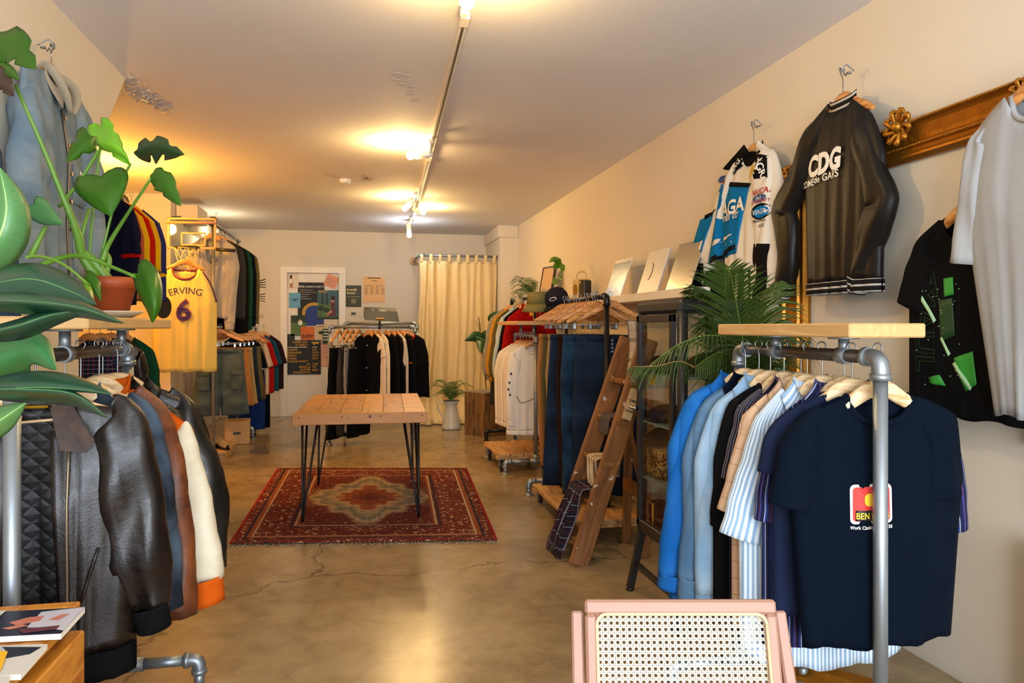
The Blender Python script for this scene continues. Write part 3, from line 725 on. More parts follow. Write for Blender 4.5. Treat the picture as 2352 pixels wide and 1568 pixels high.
for sx in (-1, 1):
    for sy in (-1, 1):
        b = MB(); fx, fy = sx * (TW/2 - .045), sy * (TL/2 - .12); zt = TZ - .066
        f0 = Vector((fx + sx * .0, fy, .02)); tops = [Vector((fx - sx * .005, fy + sy * .05, zt)), Vector((fx - sx * .10, fy + sy * .03, zt)), Vector((fx - sx * .02, fy - sy * .10, zt))]
        for t in tops: b.tube([t, f0 + (t - f0) * .06, f0 + Vector((0, 0, .0))], .0078, 8)
        b.tube([f0 + Vector((-.006, 0, 0)), f0 + Vector((0, 0, -.005)), f0 + Vector((.006, 0, 0))], .0075, 8); b.box((min(fx, fx - sx*.13), min(fy - sy*.11, fy + sy*.06), zt - .001), (max(fx, fx - sx*.13), max(fy - sy*.11, fy + sy*.06), zt + .004))
        b.build('hairpin_leg', mat('black_steel', '#0d0d0e', .4, .3), tb)
pt = P(948, 1103, Z=.03); o = obj('paper_scrap', lambda b: b.prism([(-.03, 0, 0), (.0, -.02, .006), (.035, .0, .012), (.01, .02, .004)], (0, 0, .001)), PAPER); o.location = (pt.x, pt.y, .02); tag(o, 'crumpled white paper scrap on the rug by the rear right table leg', 'paper')
# ================================================================ curtain and rail
cy = 10.22; cx0 = P(962, 600, Y=cy).x; cx1 = 1.925; cz = P(1060, 588, Y=cy).z
cr = thing('curtain_rail', 'galvanised pipe curtain rail with a round wooden wall rose at its left end', 'curtain rail', (cx0, cy, cz))
MB().tube([(.02, 0, 0), (cx1 - cx0, 0, 0)], .017, 14).build('rail', STEEL, cr); b = MB(); elbow_mb(b, (.06, 0, 0), (0, 0, 0), (0, .06, 0), .021); b.build('elbow_fitting', STEEL, cr)
MB().tube([(0, .05, 0), (0, BY - cy - .02, 0)], .017, 12).build('return_pipe', STEEL, cr); b = MB(); b.cyl((0, BY - cy - .045, 0), (0, BY - cy - .002, 0), .06, 24); b.build('wall_rose', wood('rose_wood', '#9a7448', '#c9a06c'), cr)
cu = thing('curtain', 'cream cotton tab-top curtain hanging to the floor at the back', 'curtain', (0, 0, 0))
CUM = cloth('curtain_cotton', '#e2cb98', .05); x_l, x_r = cx0 + .01, cx1 - .02; zt = cz - .075
def curt(u, v):
    x = x_l + (x_r - x_l) * u; a = .035 + .02 * math.sin(u * 7)
    y = cy + a * math.sin(u * 52 + 2 * math.sin(u * 9)) * (.6 + .4 * v) + .03 * math.sin(u * 17 + v * 2.0) * v
    z = zt * (1 - v) + .015 * v
    if v > .86: k = (v - .86) / .14; y -= .42 * k * k * (1 if u < .75 else .6); 
    x += -.12 * (v ** 2) * (1 - u) + .01 * math.sin(v * 9 + u * 20); return Vector((x, y, z)), (u * 2, v * 2.3)
b = MB(); b.grid(curt, 150, 30); b.build('cloth_panel', CUM, cu, solid=.003)
for i in range(9):
    u = .03 + i * .118; x = x_l + (x_r - x_l) * u; p0 = curt(u, 0)[0]; b = MB()
    pth = [(x, p0.y, zt - .03), (x, cy - .021, cz - .02), (x, cy - .02, cz + .008), (x, cy, cz + .021), (x, cy + .02, cz + .008), (x, cy + .02, cz - .02), (x, p0.y + .005, zt - .03)]
    b.tube(pth, .024, 8, 20, flat=.08, up=(0, 1, 0)); b.build('tab', CUM, cu)
# ================================================================ pitcher, crate, plants at the back
ENAM = mat('white_enamelware', '#d9d2c2', .3, var=.12, bump=(9, .1)); GRN = mat('palm_green', '#2e5a1c', .5, var=.3); GRN2 = mat('pale_stem_green', '#6f8f3a', .5)
pp = P(1036, 985, Z=0); pi_ = thing('enamel_pitcher', 'worn white enamel pitcher standing on the floor before the curtain', 'pitcher', (pp.x, pp.y, 0))
b = MB(); b.lathe([(.10, 0), (.125, .01), (.122, .03), (.085, .25), (.068, .30), (.085, .345), (.098, .37), (.094, .37), (.08, .345), (.062, .30), (.08, .25)], n=28)
for v in b.V:
    if v.z > .33 and v.x > .05: v.x += .02 * (v.z - .33) / .04
b.build('body', ENAM, pi_); MB().tube([(-.085, 0, .345), (-.16, 0, .33), (-.165, 0, .26), (-.09, 0, .13)], .009, 8, 20).build('handle', ENAM, pi_); b = MB(); b.lathe([(.099, .366), (.101, .372), (.096, .374)], n=28); b.build('rim', mat('dark_enamel_rim', '#33343a', .4), pi_)
pl = thing('potted_fern', 'bushy small palm fronds growing out of the white enamel pitcher', 'plant', (pp.x, pp.y, .3)); r = random.Random(5)
for i in range(16):
    a = i * 2.4; l = r.uniform(.14, .26); h = r.uniform(.16, .34); c_, s_ = math.cos(a), math.sin(a)
    frond(pl, [(0, 0, 0), (c_*l*.25, s_*l*.25, h*.7), (c_*l*.7, s_*l*.7, h), (c_*l*1.3, s_*l*1.3, h*.85)], GRN, 9, .11, .013, .4, stem_m=GRN2)
cm_ = wood('crate_wood', '#5d3d1e', '#8d6636', 1.4, 2, .8); c0 = P(1112, 1004, Z=0)
ck = thing('wooden_crate', 'upright slatted wooden crate on the floor right of the pitcher', 'crate', (c0.x, c0.y, 0), math.radians(32)); w_, d_, h_ = .38, .36, .52
for i in range(4):
    MB().box((.001, .01 + i * .088, 0), (.014, .092 + i * .088, h_), bev=.002).build('slat', cm_, ck); MB().box((w_ - .014, .01 + i * .088, 0), (w_, .092 + i * .088, h_), bev=.002).build('slat', cm_, ck)
for i in range(4): MB().box((.016 + i * .088, .0, 0), (.098 + i * .088, .013, h_), bev=.002).build('slat', cm_, ck)
MB().box((.0, .0, h_ - .004), (w_, d_, h_ + .012), bev=.003).build('end_board', wood('crate_top', '#6f6656', '#97896f', 1.2, 0, .8), ck); MB().box((.014, .013, .01), (w_ - .014, d_, .03)).build('end_board', cm_, ck)
ck.rotation_euler = (0, 0, math.radians(33)); ck.location = (c0.x, c0.y, 0)
tp = P(1118, 930, Y=9.15); tl = thing('rubber_plant', 'tall thin plant with dark oval leaves rising behind the wooden crate', 'plant', (tp.x, 9.2, 0))
MB().lathe([(.0, 0), (.09, 0), (.12, .2), (.11, .2), (.1, .17), (0, .17)], n=20).build('pot', mat('black_pot', '#26221e', .6), tl)
DG = mat('dark_leaf_green', '#1f4a1d', .35, var=.25, spec=.6)
def L9(x, y): return (x, y, 9.35)
stemp([L9(1122, 960), L9(1117, 895), L9(1111, 830), L9(1105, 780), L9(1099, 728)], .008, mat('brown_stem', '#6a5326', .7), tl)
for mid, a, c in (([(1106, 790, 9.35), (1095, 772, 9.3), (1066, 782, 9.25)], 14, 12), ([(1104, 795, 9.35), (1106, 780, 9.2), (1103, 812, 9.1)], 15, 15), ([(1108, 778, 9.35), (1118, 770, 9.3), (1130, 768, 9.25)], 12, 10), ([(1132, 745, 9.3), (1136, 730, 9.25), (1150, 715, 9.2)], 15, 18)):
    leaf(mid, a, c, DG, tl, .03, .03, 'lance')
for k in (1096, 1103): stemp([L9(1104, 765), L9(k, 745), L9(k - 3, 735)], .003, GRN2, tl)
stemp([L9(1113, 850), L9(1124, 800), L9(1134, 750)], .005, GRN2, tl)
# ================================================================ posters and signs on the back wall
def sheet(name, label, cat, x0, y0, x1, y1, m, rot=0, lay=0, Y=None, group=None, th=.0015, parts=()):
    """flat sheet at photo rect; parts use 0..1 coordinates from the top left"""
    yy = (Y if Y is not None else BY - .002) - lay * .004; a = P(x0, y0, Y=yy); c = P(x1, y1, Y=yy); W, H = c.x - a.x, a.z - c.z
    M = Matrix.Translation(((a.x + c.x)/2, yy, (a.z + c.z)/2)) @ Ry(rot); o = thing(name, label, cat, (0, 0, 0), 0, group, M)
    MB().box((-W/2, -th, -H/2), (W/2, 0, H/2)).build('paper', m, o)
    for i, p in enumerate(parts):
        z_ = -th - .0006 - .0004 * i; k = p[0]
        X = lambda u: -W/2 + u * W
        Zz = lambda v: H/2 - v * H
        if k == 'r': MB().box((X(p[1]), z_, Zz(p[4])), (X(p[3]), z_ + .0004, Zz(p[2]))).build(p[6] if len(p) > 6 else 'printed_panel', p[5], o)
        elif k == 'p': MB().prism([(X(u), z_, Zz(v)) for u, v in p[1]], (0, .0004, 0)).build(p[3] if len(p) > 3 else 'printed_shape', p[2], o)
        elif k == 'e': MB().prism([(X(p[1]) + p[3] * W * math.cos(t/20*2*PI), z_, Zz(p[2]) + p[4] * H * math.sin(t/20*2*PI)) for t in range(20)], (0, .0004, 0)).build(p[6] if len(p) > 6 else 'printed_shape', p[5], o)
        elif k == 't': text(p[1], p[4] * H, p[5], o, T3(X(p[2]), z_ - .0003, Zz(p[3])), .0002, p[6] if len(p) > 6 else 'CENTER', p[7] if len(p) > 7 else 0, sx=p[8] if len(p) > 8 else 1)
    return o
LY = BY + .03 - .002
mk = lambda nm, c, r=.6: mat(nm, c, r)
BKP = mk('black_paper', '#14130f'); YINK = mk('yellow_ink', '#c9982a'); SKIN = mk('skin_print', '#b98060'); BLUEP = mk('blue_print', '#1f3a86'); GRNP = mk('green_print', '#56723a'); DGP = mk('dark_green_print', '#1d3318')
sheet('poster', 'black launch party poster with a yellow frilled blue curtain on the door', 'poster', 684, 648, 745, 748, BKP, lay=0, Y=LY, parts=[('t', 'ZINE LAUNCH PARTY', .5, .10, .06, INKW, 'CENTER', .01, .95)] + [('r', .06, .17 + i*.05, .06 + [.5, .62, .4, .3, .45][i], .185 + i*.05, mk('grey_print', '#8d8a80'), 'printed_line') for i in range(5)] + [('e', .62, .70, .46, .24, YINK), ('e', .64, .70, .36, .17, BLUEP)] + [('r', .26, .74, .98, 1.0, BLUEP)] + [('r', .34 + .13*i, .56, .355 + .13*i, 1.0, mk('deep_blue_print', '#122456'), 'printed_line') for i in range(5)])
sheet('poster', 'colourful garden poster with a seated woman in sunglasses on the door', 'poster', 729, 666, 779, 733, mk('garden_print', '#3c6068'), lay=1, Y=LY, parts=[('r', 0, .45, .62, 1, GRNP), ('p', [(.18, .5), (.2, .1), (.26, .08), (.3, .5)], DGP), ('p', [(.38, .5), (.4, .14), (.46, .08), (.5, .5)], DGP), ('e', .15, .62, .14, .09, DGP), ('e', .4, .68, .16, .08, DGP), ('t', 'REBELLIA', .27, .05, .10, YINK, 'CENTER', .02, .8), ('p', [(.62, .3), (.78, .3), (.82, .55), (.86, .9), (.55, .9), (.38, .84), (.62, .66)], mk('maroon_print', '#5d2a35')), ('e', .7, .33, .09, .1, SKIN), ('e', .72, .27, .11, .08, mk('brown_print', '#2d1a12')), ('p', [(.4, .83), (.62, .68), (.7, .74), (.46, .88)], SKIN), ('r', 0, .93, 1, 1, DGP)])
sheet('flyer', 'pink flyer tilted at the top right corner of the door', 'flyer', 747, 632, 776, 660, mk('pink_paper', '#e79a74'), rot=.42, lay=2, Y=LY, parts=[('r', .12, .3 + .15*i, .12 + [.6, .75, .5, .65][i], .33 + .15*i, mk('grey_print', '#8d8a80'), 'printed_line') for i in range(4)])
sheet('flyer', 'white flyer with a woman in a crop top at the door\'s top left', 'flyer', 661, 627, 686, 661, mk('offwhite_paper', '#ded2bf'), lay=2, Y=LY, parts=[('t', 'ALL NIGHT LONG', .45, .05, .09, INKB, 'CENTER', 0, .8), ('e', .3, .25, .12, .13, mk('brown_print', '#2d1a12')), ('p', [(.15, .4), (.4, .38), (.5, .6), (.45, 1), (.2, 1), (.2, .65)], SKIN), ('r', .16, .42, .42, .68, INKW), ('r', .2, .72, .45, .98, mk('tan_print', '#a8763e'))])
sheet('flyer', 'plain light blue flyer on the left of the door', 'flyer', 664, 672, 690, 707, mk('lightblue_paper', '#62a4c4'), lay=2, Y=LY, parts=[('r', .15, .38, .85, .41, BLUEP, 'printed_line'), ('p', [(.2, .5), (.5, .42), (.8, .46), (.5, .55)], BLUEP)])
sheet('photo_print', 'photo of a figure on a lawn under trees stuck to the door', 'photo', 668, 724, 703, 771, GRNP, lay=2, Y=LY, parts=[('r', 0, 0, 1, .35, DGP), ('e', .62, .35, .14, .14, INKW), ('e', .62, .24, .06, .06, SKIN)])
sheet('flyer', 'orange flyer with bold black lettering on the door', 'flyer', 691, 750, 723, 780, mk('orange_paper', '#d96a1c'), lay=3, Y=LY, parts=[('t', 'JUDY', .5, .74, .36, INKB, 'CENTER', .03)])
sheet('flyer', 'cream flyer with a dark green oval on the door', 'flyer', 726, 745, 750, 779, mk('cream_paper', '#d4b98c'), lay=2, Y=LY, parts=[('e', .5, .55, .3, .12, DGP), ('r', .1, .12, .8, .15, DGP, 'printed_line')])
sheet('flyer', 'white paper with faint print on the door\'s right edge', 'flyer', 744, 733, 776, 776, mk('pale_paper', '#d9cbb4'), lay=1, Y=LY)
sheet('flyer', 'small black card above the large black and yellow poster', 'flyer', 658, 767, 677, 789, BKP, lay=2, Y=LY, parts=[('e', .3, .85, .2, .14, mk('lightblue_paper', '#62a4c4'))])
sheet('flyer', 'pale pink sheet of small print behind the clothes rack post', 'flyer', 736, 779, 765, 841, mk('palepink_paper', '#d8a892'), lay=1, Y=LY, parts=[('r', .1, .2 + .09*i, .1 + [.7, .8, .5, .75, .3, .6][i], .215 + .09*i, mk('red_print', '#a83a30'), 'printed_line') for i in range(6)])
sheet('flyer', 'narrow dark green striped card left of the rack post', 'flyer', 741, 755, 755, 789, DGP, lay=4, Y=LY, parts=[('r', .1, .1 + .2*i, .95, .16 + .2*i, INKW, 'printed_line') for i in range(4)])
lines = [('COME GET', .62, .06), ('IT EARLY', .62, .13)]
sheet('poster', 'black magazine launch poster with yellow blocky lettering on the door', 'poster', 657, 781, 737, 859, BKP, lay=3, Y=LY, parts=[('t', 'COME GET', .62, .06, .085, YINK, 'RIGHT', .02), ('t', 'IT EARLY', .62, .145, .085, YINK, 'RIGHT', .02), ('r', .04, .20, .6, .215, INKW, 'printed_line'), ('r', .75, .20, .9, .215, INKW, 'printed_line'), ('p', [(.72, .03), (.8, .06), (.95, .04), (.93, .12), (.86, .1), (.8, .15)], YINK)] + [('t', s_, .03, .28 + .085*i, .08, YINK, 'LEFT', .02) for i, s_ in enumerate(('SLAMMY', 'MAGAZINE', 'ISSUE 3-', 'PHASES', 'LAUNCH PARTY'))] + [('t', s_, .75, .28 + .085*i, .08, YINK, 'LEFT', .02) for i, s_ in enumerate(('SAT', '30TH', 'NOV', '2024', '', '1700', 'TO', '0000'))] + [('t', s_, .70, .705 + .08*i, .08, YINK, 'RIGHT', .02) for i, s_ in enumerate(('AT', 'BREAD &', 'BUTTER', 'SHOREDITCH'))])
sheet('sign', 'dark green sign with cream bread and butter lettering right of the door', 'sign', 794, 655, 830, 705, mk('green_sign', '#3a3f30'), parts=[('t', 'bread&', .07, .20, .155, mk('cream_print', '#d9c48c'), 'LEFT', .03), ('t', 'butter.', .07, .35, .155, mk('cream_print', '#d9c48c'), 'LEFT', .03), ('r', .08, .515, .92, .53, mk('cream_print', '#d9c48c'), 'printed_line'), ('r', .35, .62, .65, .84, mk('khaki_print', '#7d7a5c'))])
sheet('poster', 'orange yellow licence sheet hanging highest on the back wall', 'poster', 834, 635, 884, 695, mk('amber_paper', '#dc9a14', .35), parts=[('r', .2, .035, .8, .07, INKB, 'printed_line'), ('r', .38, .15, .65, .17, INKB, 'printed_line'), ('r', .08, .34, .5, .355, INKB, 'printed_line'), ('r', .6, .34, .9, .355, INKB, 'printed_line')] + [('r', .07 + .25*(i % 4), .42 + .055*(i // 4), .07 + .25*(i % 4) + .15, .435 + .055*(i // 4), mk('brown_ink', '#6a4312'), 'printed_line') for i in range(20)])
sheet('light_switch', 'small switch plate under the bread and butter sign', 'switch', 805, 715, 818, 725, mk('switch_white', '#ddd0b8', .4), th=.008, parts=[('r', .12, .2, .95, .8, mk('switch_grey', '#4a4754'))]); sheet('light_switch', 'pale double switch plate low on the back wall', 'switch', 803, 731, 819, 740, mk('switch_white', '#ddd0b8', .4), th=.008)
sheet('light_switch', 'beige socket plate on the wall left of the door', 'switch', 596, 722, 605, 729, mk('switch_beige', '#c9a68a', .4), th=.008, Y=BY - .017)
# black and white tropical leaf drawing half hidden on the wall
o = sheet('wall_sticker', 'black palm leaf drawings on the wall beside the knitwear rack', 'sticker', 592, 638, 612, 702, WALLM, Y=BY - .017, th=.0006, parts=[('p', [(.1, .1 + .07*i), (.9, .02 + .1*i), (.95, .05 + .1*i), (.15, .14 + .07*i)], INKB) for i in range(4)] + [('p', [(.1, .6 + .06*i), (.85, .55 + .1*i), (.9, .58 + .1*i), (.15, .63 + .06*i)], INKB) for i in range(4)])
# ================================================================ cloths
NAVY = cloth('navy_jersey', '#040d1a', .12); BLK = cloth('black_jersey', '#0e0e10', .1); CREAM = cloth('cream_jersey', '#d8cbb0', .06); WHITEJ = cloth('white_fleece', '#e6dfd2', .05)
GREYM = cloth('grey_knit', '#8f8a80', .12); CHAR = cloth('charcoal_cloth', '#33312f', .12); RED = cloth('red_wool', '#a3120c', .12); MUST = cloth('mustard_cloth', '#c08a28', .12)
PBLUE = cloth('pale_blue_cloth', '#b9cdd2', .08); OLIVE = cloth('olive_cloth', '#5d5231', .15); TAN = cloth('tan_cord', '#a8703a', .12); KHAKI = cloth('khaki_cloth', '#9c8454', .12); BEIGE = cloth('beige_cloth', '#b59f78', .1)
ORG = cloth('orange_wool', '#c9560f', .15); GREENK = cloth('green_knit', '#12402f', .15); PURP = cloth('purple_cloth', '#3c1c5c', .1)
# ================================================================ rack B: near right
RBX = 1.354; RBZ = 1.238
rB = pipe_rack('galvanised pipe clothes rack with a pine board, nearest on the right', (RBX, 1.70, 0), 0, .74, RBZ, .0185, STEEL, DPIPE, fw=.26, board=(-.03, .68, .115, 1.329, .038))
sB = dict(hs='pale', hw_=.215)
zB = RBZ + .019
def gB(i, kind, **kw):
    y = 1.765 + .063 * i
    if 'px' in kw: lc = (RBX + .015 + kw.get('dx', 0), y, zB); pr = kw.pop('pxr', None); kw['so'] = {-1: OX(lc, y, kw.pop('px'))}; kw['auto'] = -1; kw['so'].update({1: OX(lc, y, pr)} if pr else {})
    kw.setdefault('zn', -.125); kw.setdefault('A', .005); return hung(kind, (RBX + .015 + kw.pop('dx', 0), y, zB), kw.pop('rz', -.05), group=None, **{**sB, **kw})
t1_ = gB(0, ('t_shirt', 'plain navy T-shirt with a red square badge at the front of the right rack', 't-shirt', NAVY), L=.67, T=.028, cw=.232, hw=.228, nw=.1, dip=.075, dx=.03, what='navy T-shirt with the red badge', hemcurve=.01, rz=-.02, seed=4, px=[(1880, 930), (1836, 962), (1803, 1005), (1786, 1070), (1766, 1155)], pxr=[(2090, 925), (2140, 955), (2176, 1000), (2190, 1070), (2199, 1130)], sww={0: [.03, .07, .10, .115, .12]})
o = t1_['o']; bvh = t1_['bvh']; put = t1_['put']
def patch(name, x0, z0, x1, z1, m, off=.004, n=8, o=o, put=put, rad=0, skew=0):
    b = MB(); b.grid(lambda u, v: (put(x0 + (x1 - x0)*u + skew*(v), z0 + (z1 - z0)*v, off), (u, v)), n, n); return b.build(name, m, o, solid=.0012)
def rrect(name, cx_, cz_, w, h, r, m, off, o, put):
    b = MB(); pts = []
    for k in range(32):
        a = 2*PI*k/32; pts.append((cx_ + math.copysign(w/2 - r, math.cos(a)) + r*math.cos(a), cz_ + math.copysign(h/2 - r, math.sin(a)) + r*math.sin(a)))
    c = put(cx_, cz_, off); b.V.append(c); NR = 10
    for q in range(1, NR + 1): b.V += [put(cx_ + (x - cx_)*q/NR, cz_ + (z - cz_)*q/NR, off) for x, z in pts]
    for k in range(32):
        j = (k+1) % 32; b.face([0, 1+k, 1+j]); [b.face([1+32*(q-1)+k, 1+32*q+k, 1+32*q+j, 1+32*(q-1)+j]) for q in range(1, NR)]
    return b.build(name, m, o)
bx, bz = -.045, -.415
rrect('badge_border', bx, bz, .124, .106, .014, INKW, .0035, o, put); rrect('badge', bx, bz, .110, .092, .010, mat('red_print_bright', '#d6322a', .6), .0048, o, put)
patch('badge_banner', bx - .048, bz - .044, bx + .048, bz - .016, BLACK, .0062, o=o, put=put)
text('BEN DAVIS', .0235, mat('badge_yellow', '#f0c32a', .6), o, T3(bx, 0, bz - .031), wrap=bvh, off=.0085, bold=.015, sx=.86)
rrect('badge_emblem', bx, bz + .012, .05, .034, .014, mat('badge_yellow', '#f0c32a', .6), .0062, o, put)
text('Work Clothing Since 1935', .0125, INKW, o, T3(bx, 0, bz - .063), wrap=bvh, off=.004, bold=.02, sx=.92)
b = MB(); b.box((-.035, .018, -.165), (.035, .022, -.142), bev=.002); b.build('neck_label', mat('pale_label', '#9fb2bf', .7), o); text('Yes Clothing', .011, INKB, o, T3(0, .0175, -.153)); b = MB(); b.box((-.018, -.012, -.212), (.014, -.010, -.206)); b.build('size_label', mat('red_print_bright', '#d6322a', .6), o)
gB(1, ('t_shirt', 'dark navy T-shirt just behind the badge T-shirt', 't-shirt', cloth('ink_navy', '#1a2238', .12)), L=.62, T=.026, cw=.235, hw=.235, dx=-.005, rz=-.1, seed=11, px=[(1850, 925), (1792, 968), (1766, 1015), (1750, 1086)], sww={0: [.03, .07, .11, .13]})
NST = striped('navy_pinstripe', '#151a38', [(.031, 0, .09, '#c9ccd6'), (.031, .45, .05, '#8a2b3a'), (.0155, .2, .3, '#2c3f86')])
gB(2, ('shirt', 'navy short-sleeved shirt with white and red stripes hanging low at the hem', 'shirt', NST), L=.73, T=.03, cw=.25, hw=.255, collar='shirt', dx=.015, rz=-.06, hemcurve=-.02, seed=5, px=[(1845, 925), (1790, 968), (1762, 1030), (1746, 1130), (1738, 1195)], pxr=[(2110, 930), (2150, 965), (2182, 1010), (2198, 1120), (2204, 1205)], sww={0: [.03, .08, .13, .15, .16]})
LST = striped('blue_white_stripe', '#dfe6ea', [(.0125, 0, .45, '#7fa3c4'), (.0125, .1, .12, '#a9c6dc')])
gB(3, ('shirt', 'white short-sleeved shirt with light blue stripes, its scalloped hem lowest', 'shirt', LST), L=.78, T=.03, cw=.26, hw=.25, collar='shirt', dx=-.012, rz=-.12, hemcurve=.04, seed=6, px=[(1800, 892), (1750, 955), (1726, 1010), (1695, 1120), (1664, 1228)], sww={0: [.03, .08, .13, .15, .17]})
gB(4, ('shirt', 'tan checked shirt between the striped shirts and the black top', 'shirt', striped('tan_check', '#caa786', [(.05, 0, .05, '#8c6a4e')], [(.05, 0, .05, '#8c6a4e')])), L=.72, cw=.24, hw=.24, collar='shirt', dx=-.02, rz=-.1, px=[(1765, 905), (1716, 955), (1703, 1000), (1675, 1110), (1655, 1172)], sww={0: [.03, .08, .12, .13, .13]})
gB(5, ('shirt', 'dark navy long shirt with thin brown and white stripes', 'shirt', striped('dark_multi_stripe', '#1a1c2e', [(.024, 0, .08, '#a98a7a'), (.024, .5, .05, '#c9ccd6')])), L=.76, collar='shirt', rz=-.1, px=[(1750, 892), (1702, 935), (1690, 985), (1672, 1060), (1663, 1100)], sww={0: [.03, .08, .12, .13, .13]})
gB(6, ('sweatshirt', 'black long-sleeved top squeezed between striped and pale denim shirts', 'sweatshirt', BLK), L=.72, sleeve='long', dx=-.02, rz=-.12, cuff=.03, px=[(1745, 892), (1685, 925), (1668, 985), (1652, 1090), (1640, 1190)], sww={0: [.03, .08, .10, .09, .08]})
DL = denim('pale_denim', '#86a9c6', '#d2e2ee', .5); DG_ = denim('grey_blue_denim', '#4d6f8f', '#8aa6bd', .4); DB = denim('bright_denim', '#0d5ca8', '#3f88cc', .4)
gB(7, ('denim_shirt', 'pale light blue denim shirt, third from the far end', 'shirt', DL), L=.75, sleeve='long', cw=.26, hw=.255, collar='shirt', dx=-.03, rz=-.12, buttons=5, placket=True, seed=8, px=[(1725, 888), (1655, 925), (1637, 985), (1622, 1090), (1608, 1210), (1604, 1366)], sww={0: [.03, .08, .12, .12, .11, .10]})
gB(8, ('denim_shirt', 'faded grey-blue denim shirt, second from the far end', 'shirt', DG_), L=.76, sleeve='long', cw=.27, hw=.26, collar='shirt', cm=NAVY, cuff=.07, dx=-.035, rz=-.1, T=.035, placket=True, px=[(1695, 890), (1628, 920), (1600, 980), (1586, 1100), (1572, 1240), (1564, 1335)], sww={0: [.03, .08, .12, .12, .11, .10]})
gB(9, ('denim_jacket', 'bright blue denim jacket with a red-lined elastic cuff at the far end', 'jacket', DB), L=.72, sleeve='long', cw=.28, hw=.27, collar='shirt', cuff=.045, hem=.05, dx=-.05, rz=-.1, T=.045, placket=True, px=[(1660, 885), (1596, 905), (1570, 960), (1546, 1090), (1527, 1230), (1518, 1326)], sww={0: [.03, .09, .13, .13, .12, .10]})
# ================================================================ rack A: near left
RAX = -.81; RAZ = 1.243; AY0 = 1.95; AY1 = 2.84
rA = pipe_rack('galvanised pipe clothes rack of leather jackets with a pine board, nearest on the left', (RAX, AY0, 0), 0, AY1 - AY0, RAZ, .019, STEEL, DPIPE, fw=.24, board=(.14, 1.0, .12, 1.347, .034))
zA = RAZ + .02
LB = leather('brown_black_leather', '#080504', '#21150f', .36); LBR = leather('brown_leather', '#4a2210', '#8a4c24', .45, 9); LK = leather('black_leather', '#080807', '#1c1815', .34, 8, .5); LC = leather('cream_leather', '#cfc3a4', '#e8dfc6', .5, 6, .2); QUILT = None
def quilt():
    n = NT('quilted_lining'); x = n.xyz(n.coord('UV')); n.base(lin('#0d0b0c')[:3]); n.rough(.45)
    a = n.math('ABSOLUTE', n.math('SINE', n.math('MULTIPLY', n.math('ADD', x[0], x[1]), 70))); c = n.math('ABSOLUTE', n.math('SINE', n.math('MULTIPLY', n.math('SUBTRACT', x[0], x[1]), 70)))
    n.bump(n.math('MINIMUM', a, c), .35, .004); return n.m
QUILT = quilt()
def gA(y, kind, **kw):
    kw.setdefault('zn', -.14); kw.setdefault('A', .009); dx = kw.pop('dx', 0); lc = (RAX + dx, y, zA)
    if 'px' in kw: kw['so'] = {1: OX(lc, y, kw.pop('px'))}; kw['auto'] = 1
    return hung(kind, (RAX + dx, y, zA), kw.pop('rz', .1), hs='pale', hw_=.225, **kw)
SLA = {1: [(.17, -.19), (.245, -.26), (.29, -.43), (.295, -.62), (.255, -.80)]}
g1 = gA(2.13, ('leather_jacket', 'dark brown leather bomber jacket hanging open over black quilted lining', 'jacket', LB), L=.66, T=.06, Th=.07, sleeve='long', sw=.235, cw=.275, hw=.235, collar='none', open_=.07, hem=.075, hemm=BLK, cuff=.06, cufm=BLK, nw=.075, A=.013, backlining=QUILT, dx=-.02, rz=.16, px=[(262, 905), (300, 925), (338, 992), (364, 1120), (386, 1280), (384, 1405)], sww={0: [.05, .13, .165, .17, .165, .10]}, seed=21)
o = g1['o']; put = g1['put']
for sg in (-1, 1):
    b = MB(); b.prism([Vector((sg*.045, -.055, -.15)), Vector((sg*.085, -.04, -.135)), Vector((sg*.15, -.085, -.235)), Vector((sg*.135, -.10, -.265)), Vector((sg*.075, -.10, -.255))], (0, -.006, 0)); b.build('collar_leaf', leather('brown_leather_worn', '#1c130f', '#4a3426', .4, 20), o)
    MB().tube([put(sg*.085, z, .008) for z in [-.25 - .05*i for i in range(11)]], .004, 6).build('zip', mat('tarnished_zip', '#7c6c58', .4, .8), o)
MB().tube([put(.155 - .01*i, -.52 - .035*i, .007) for i in range(5)], .005, 6).build('pocket_welt', LB, o)
# swing tag
tg = thing('price_tag', 'yellow size and price tag hanging inside the brown leather jacket', 'tag', P(80, 972, D=1.98)); 
MB().box((-.032, 0, -.048), (.032, .0015, .048)).build('card', YTAG, tg)
for i, (s_, z, w) in enumerate((('XL', .028, .5), ('', .012, 1), ('€ 185', -.008, 1), ('PR01', -.028, 1))):
    MB().box((-.026, -.0008, z - .006), (.026, 0, z + .006)).build('paper_label', PAPER, tg)
    if s_: text(s_, .0115, INKB, tg, T3(-.022, -.0012, z), align='LEFT', bold=.01)
gA(2.27, ('denim_jacket', 'faded black denim jacket behind the open leather jacket', 'jacket', denim('black_denim', '#1c222b', '#7d92a8', .6)), L=.6, T=.03, sleeve='long', sw=.23, cw=.27, hw=.25, collar='shirt', dx=.0, rz=.1, placket=True, px=[(300, 900), (345, 935), (374, 1000), (397, 1140), (413, 1290), (416, 1396)], sww={0: [.04, .12, .15, .14, .12, .11]})
gA(2.36, ('leather_jacket', 'brown leather jacket with two cream sleeve stripes', 'jacket', LBR), L=.64, T=.05, sleeve='long', sw=.225, cw=.27, hw=.25, collar='none', dx=.01, rz=.1, px=[(320, 885), (372, 930), (402, 985), (427, 1110), (446, 1280), (449, 1415)], sww={0: [.04, .12, .16, .15, .13, .12]})
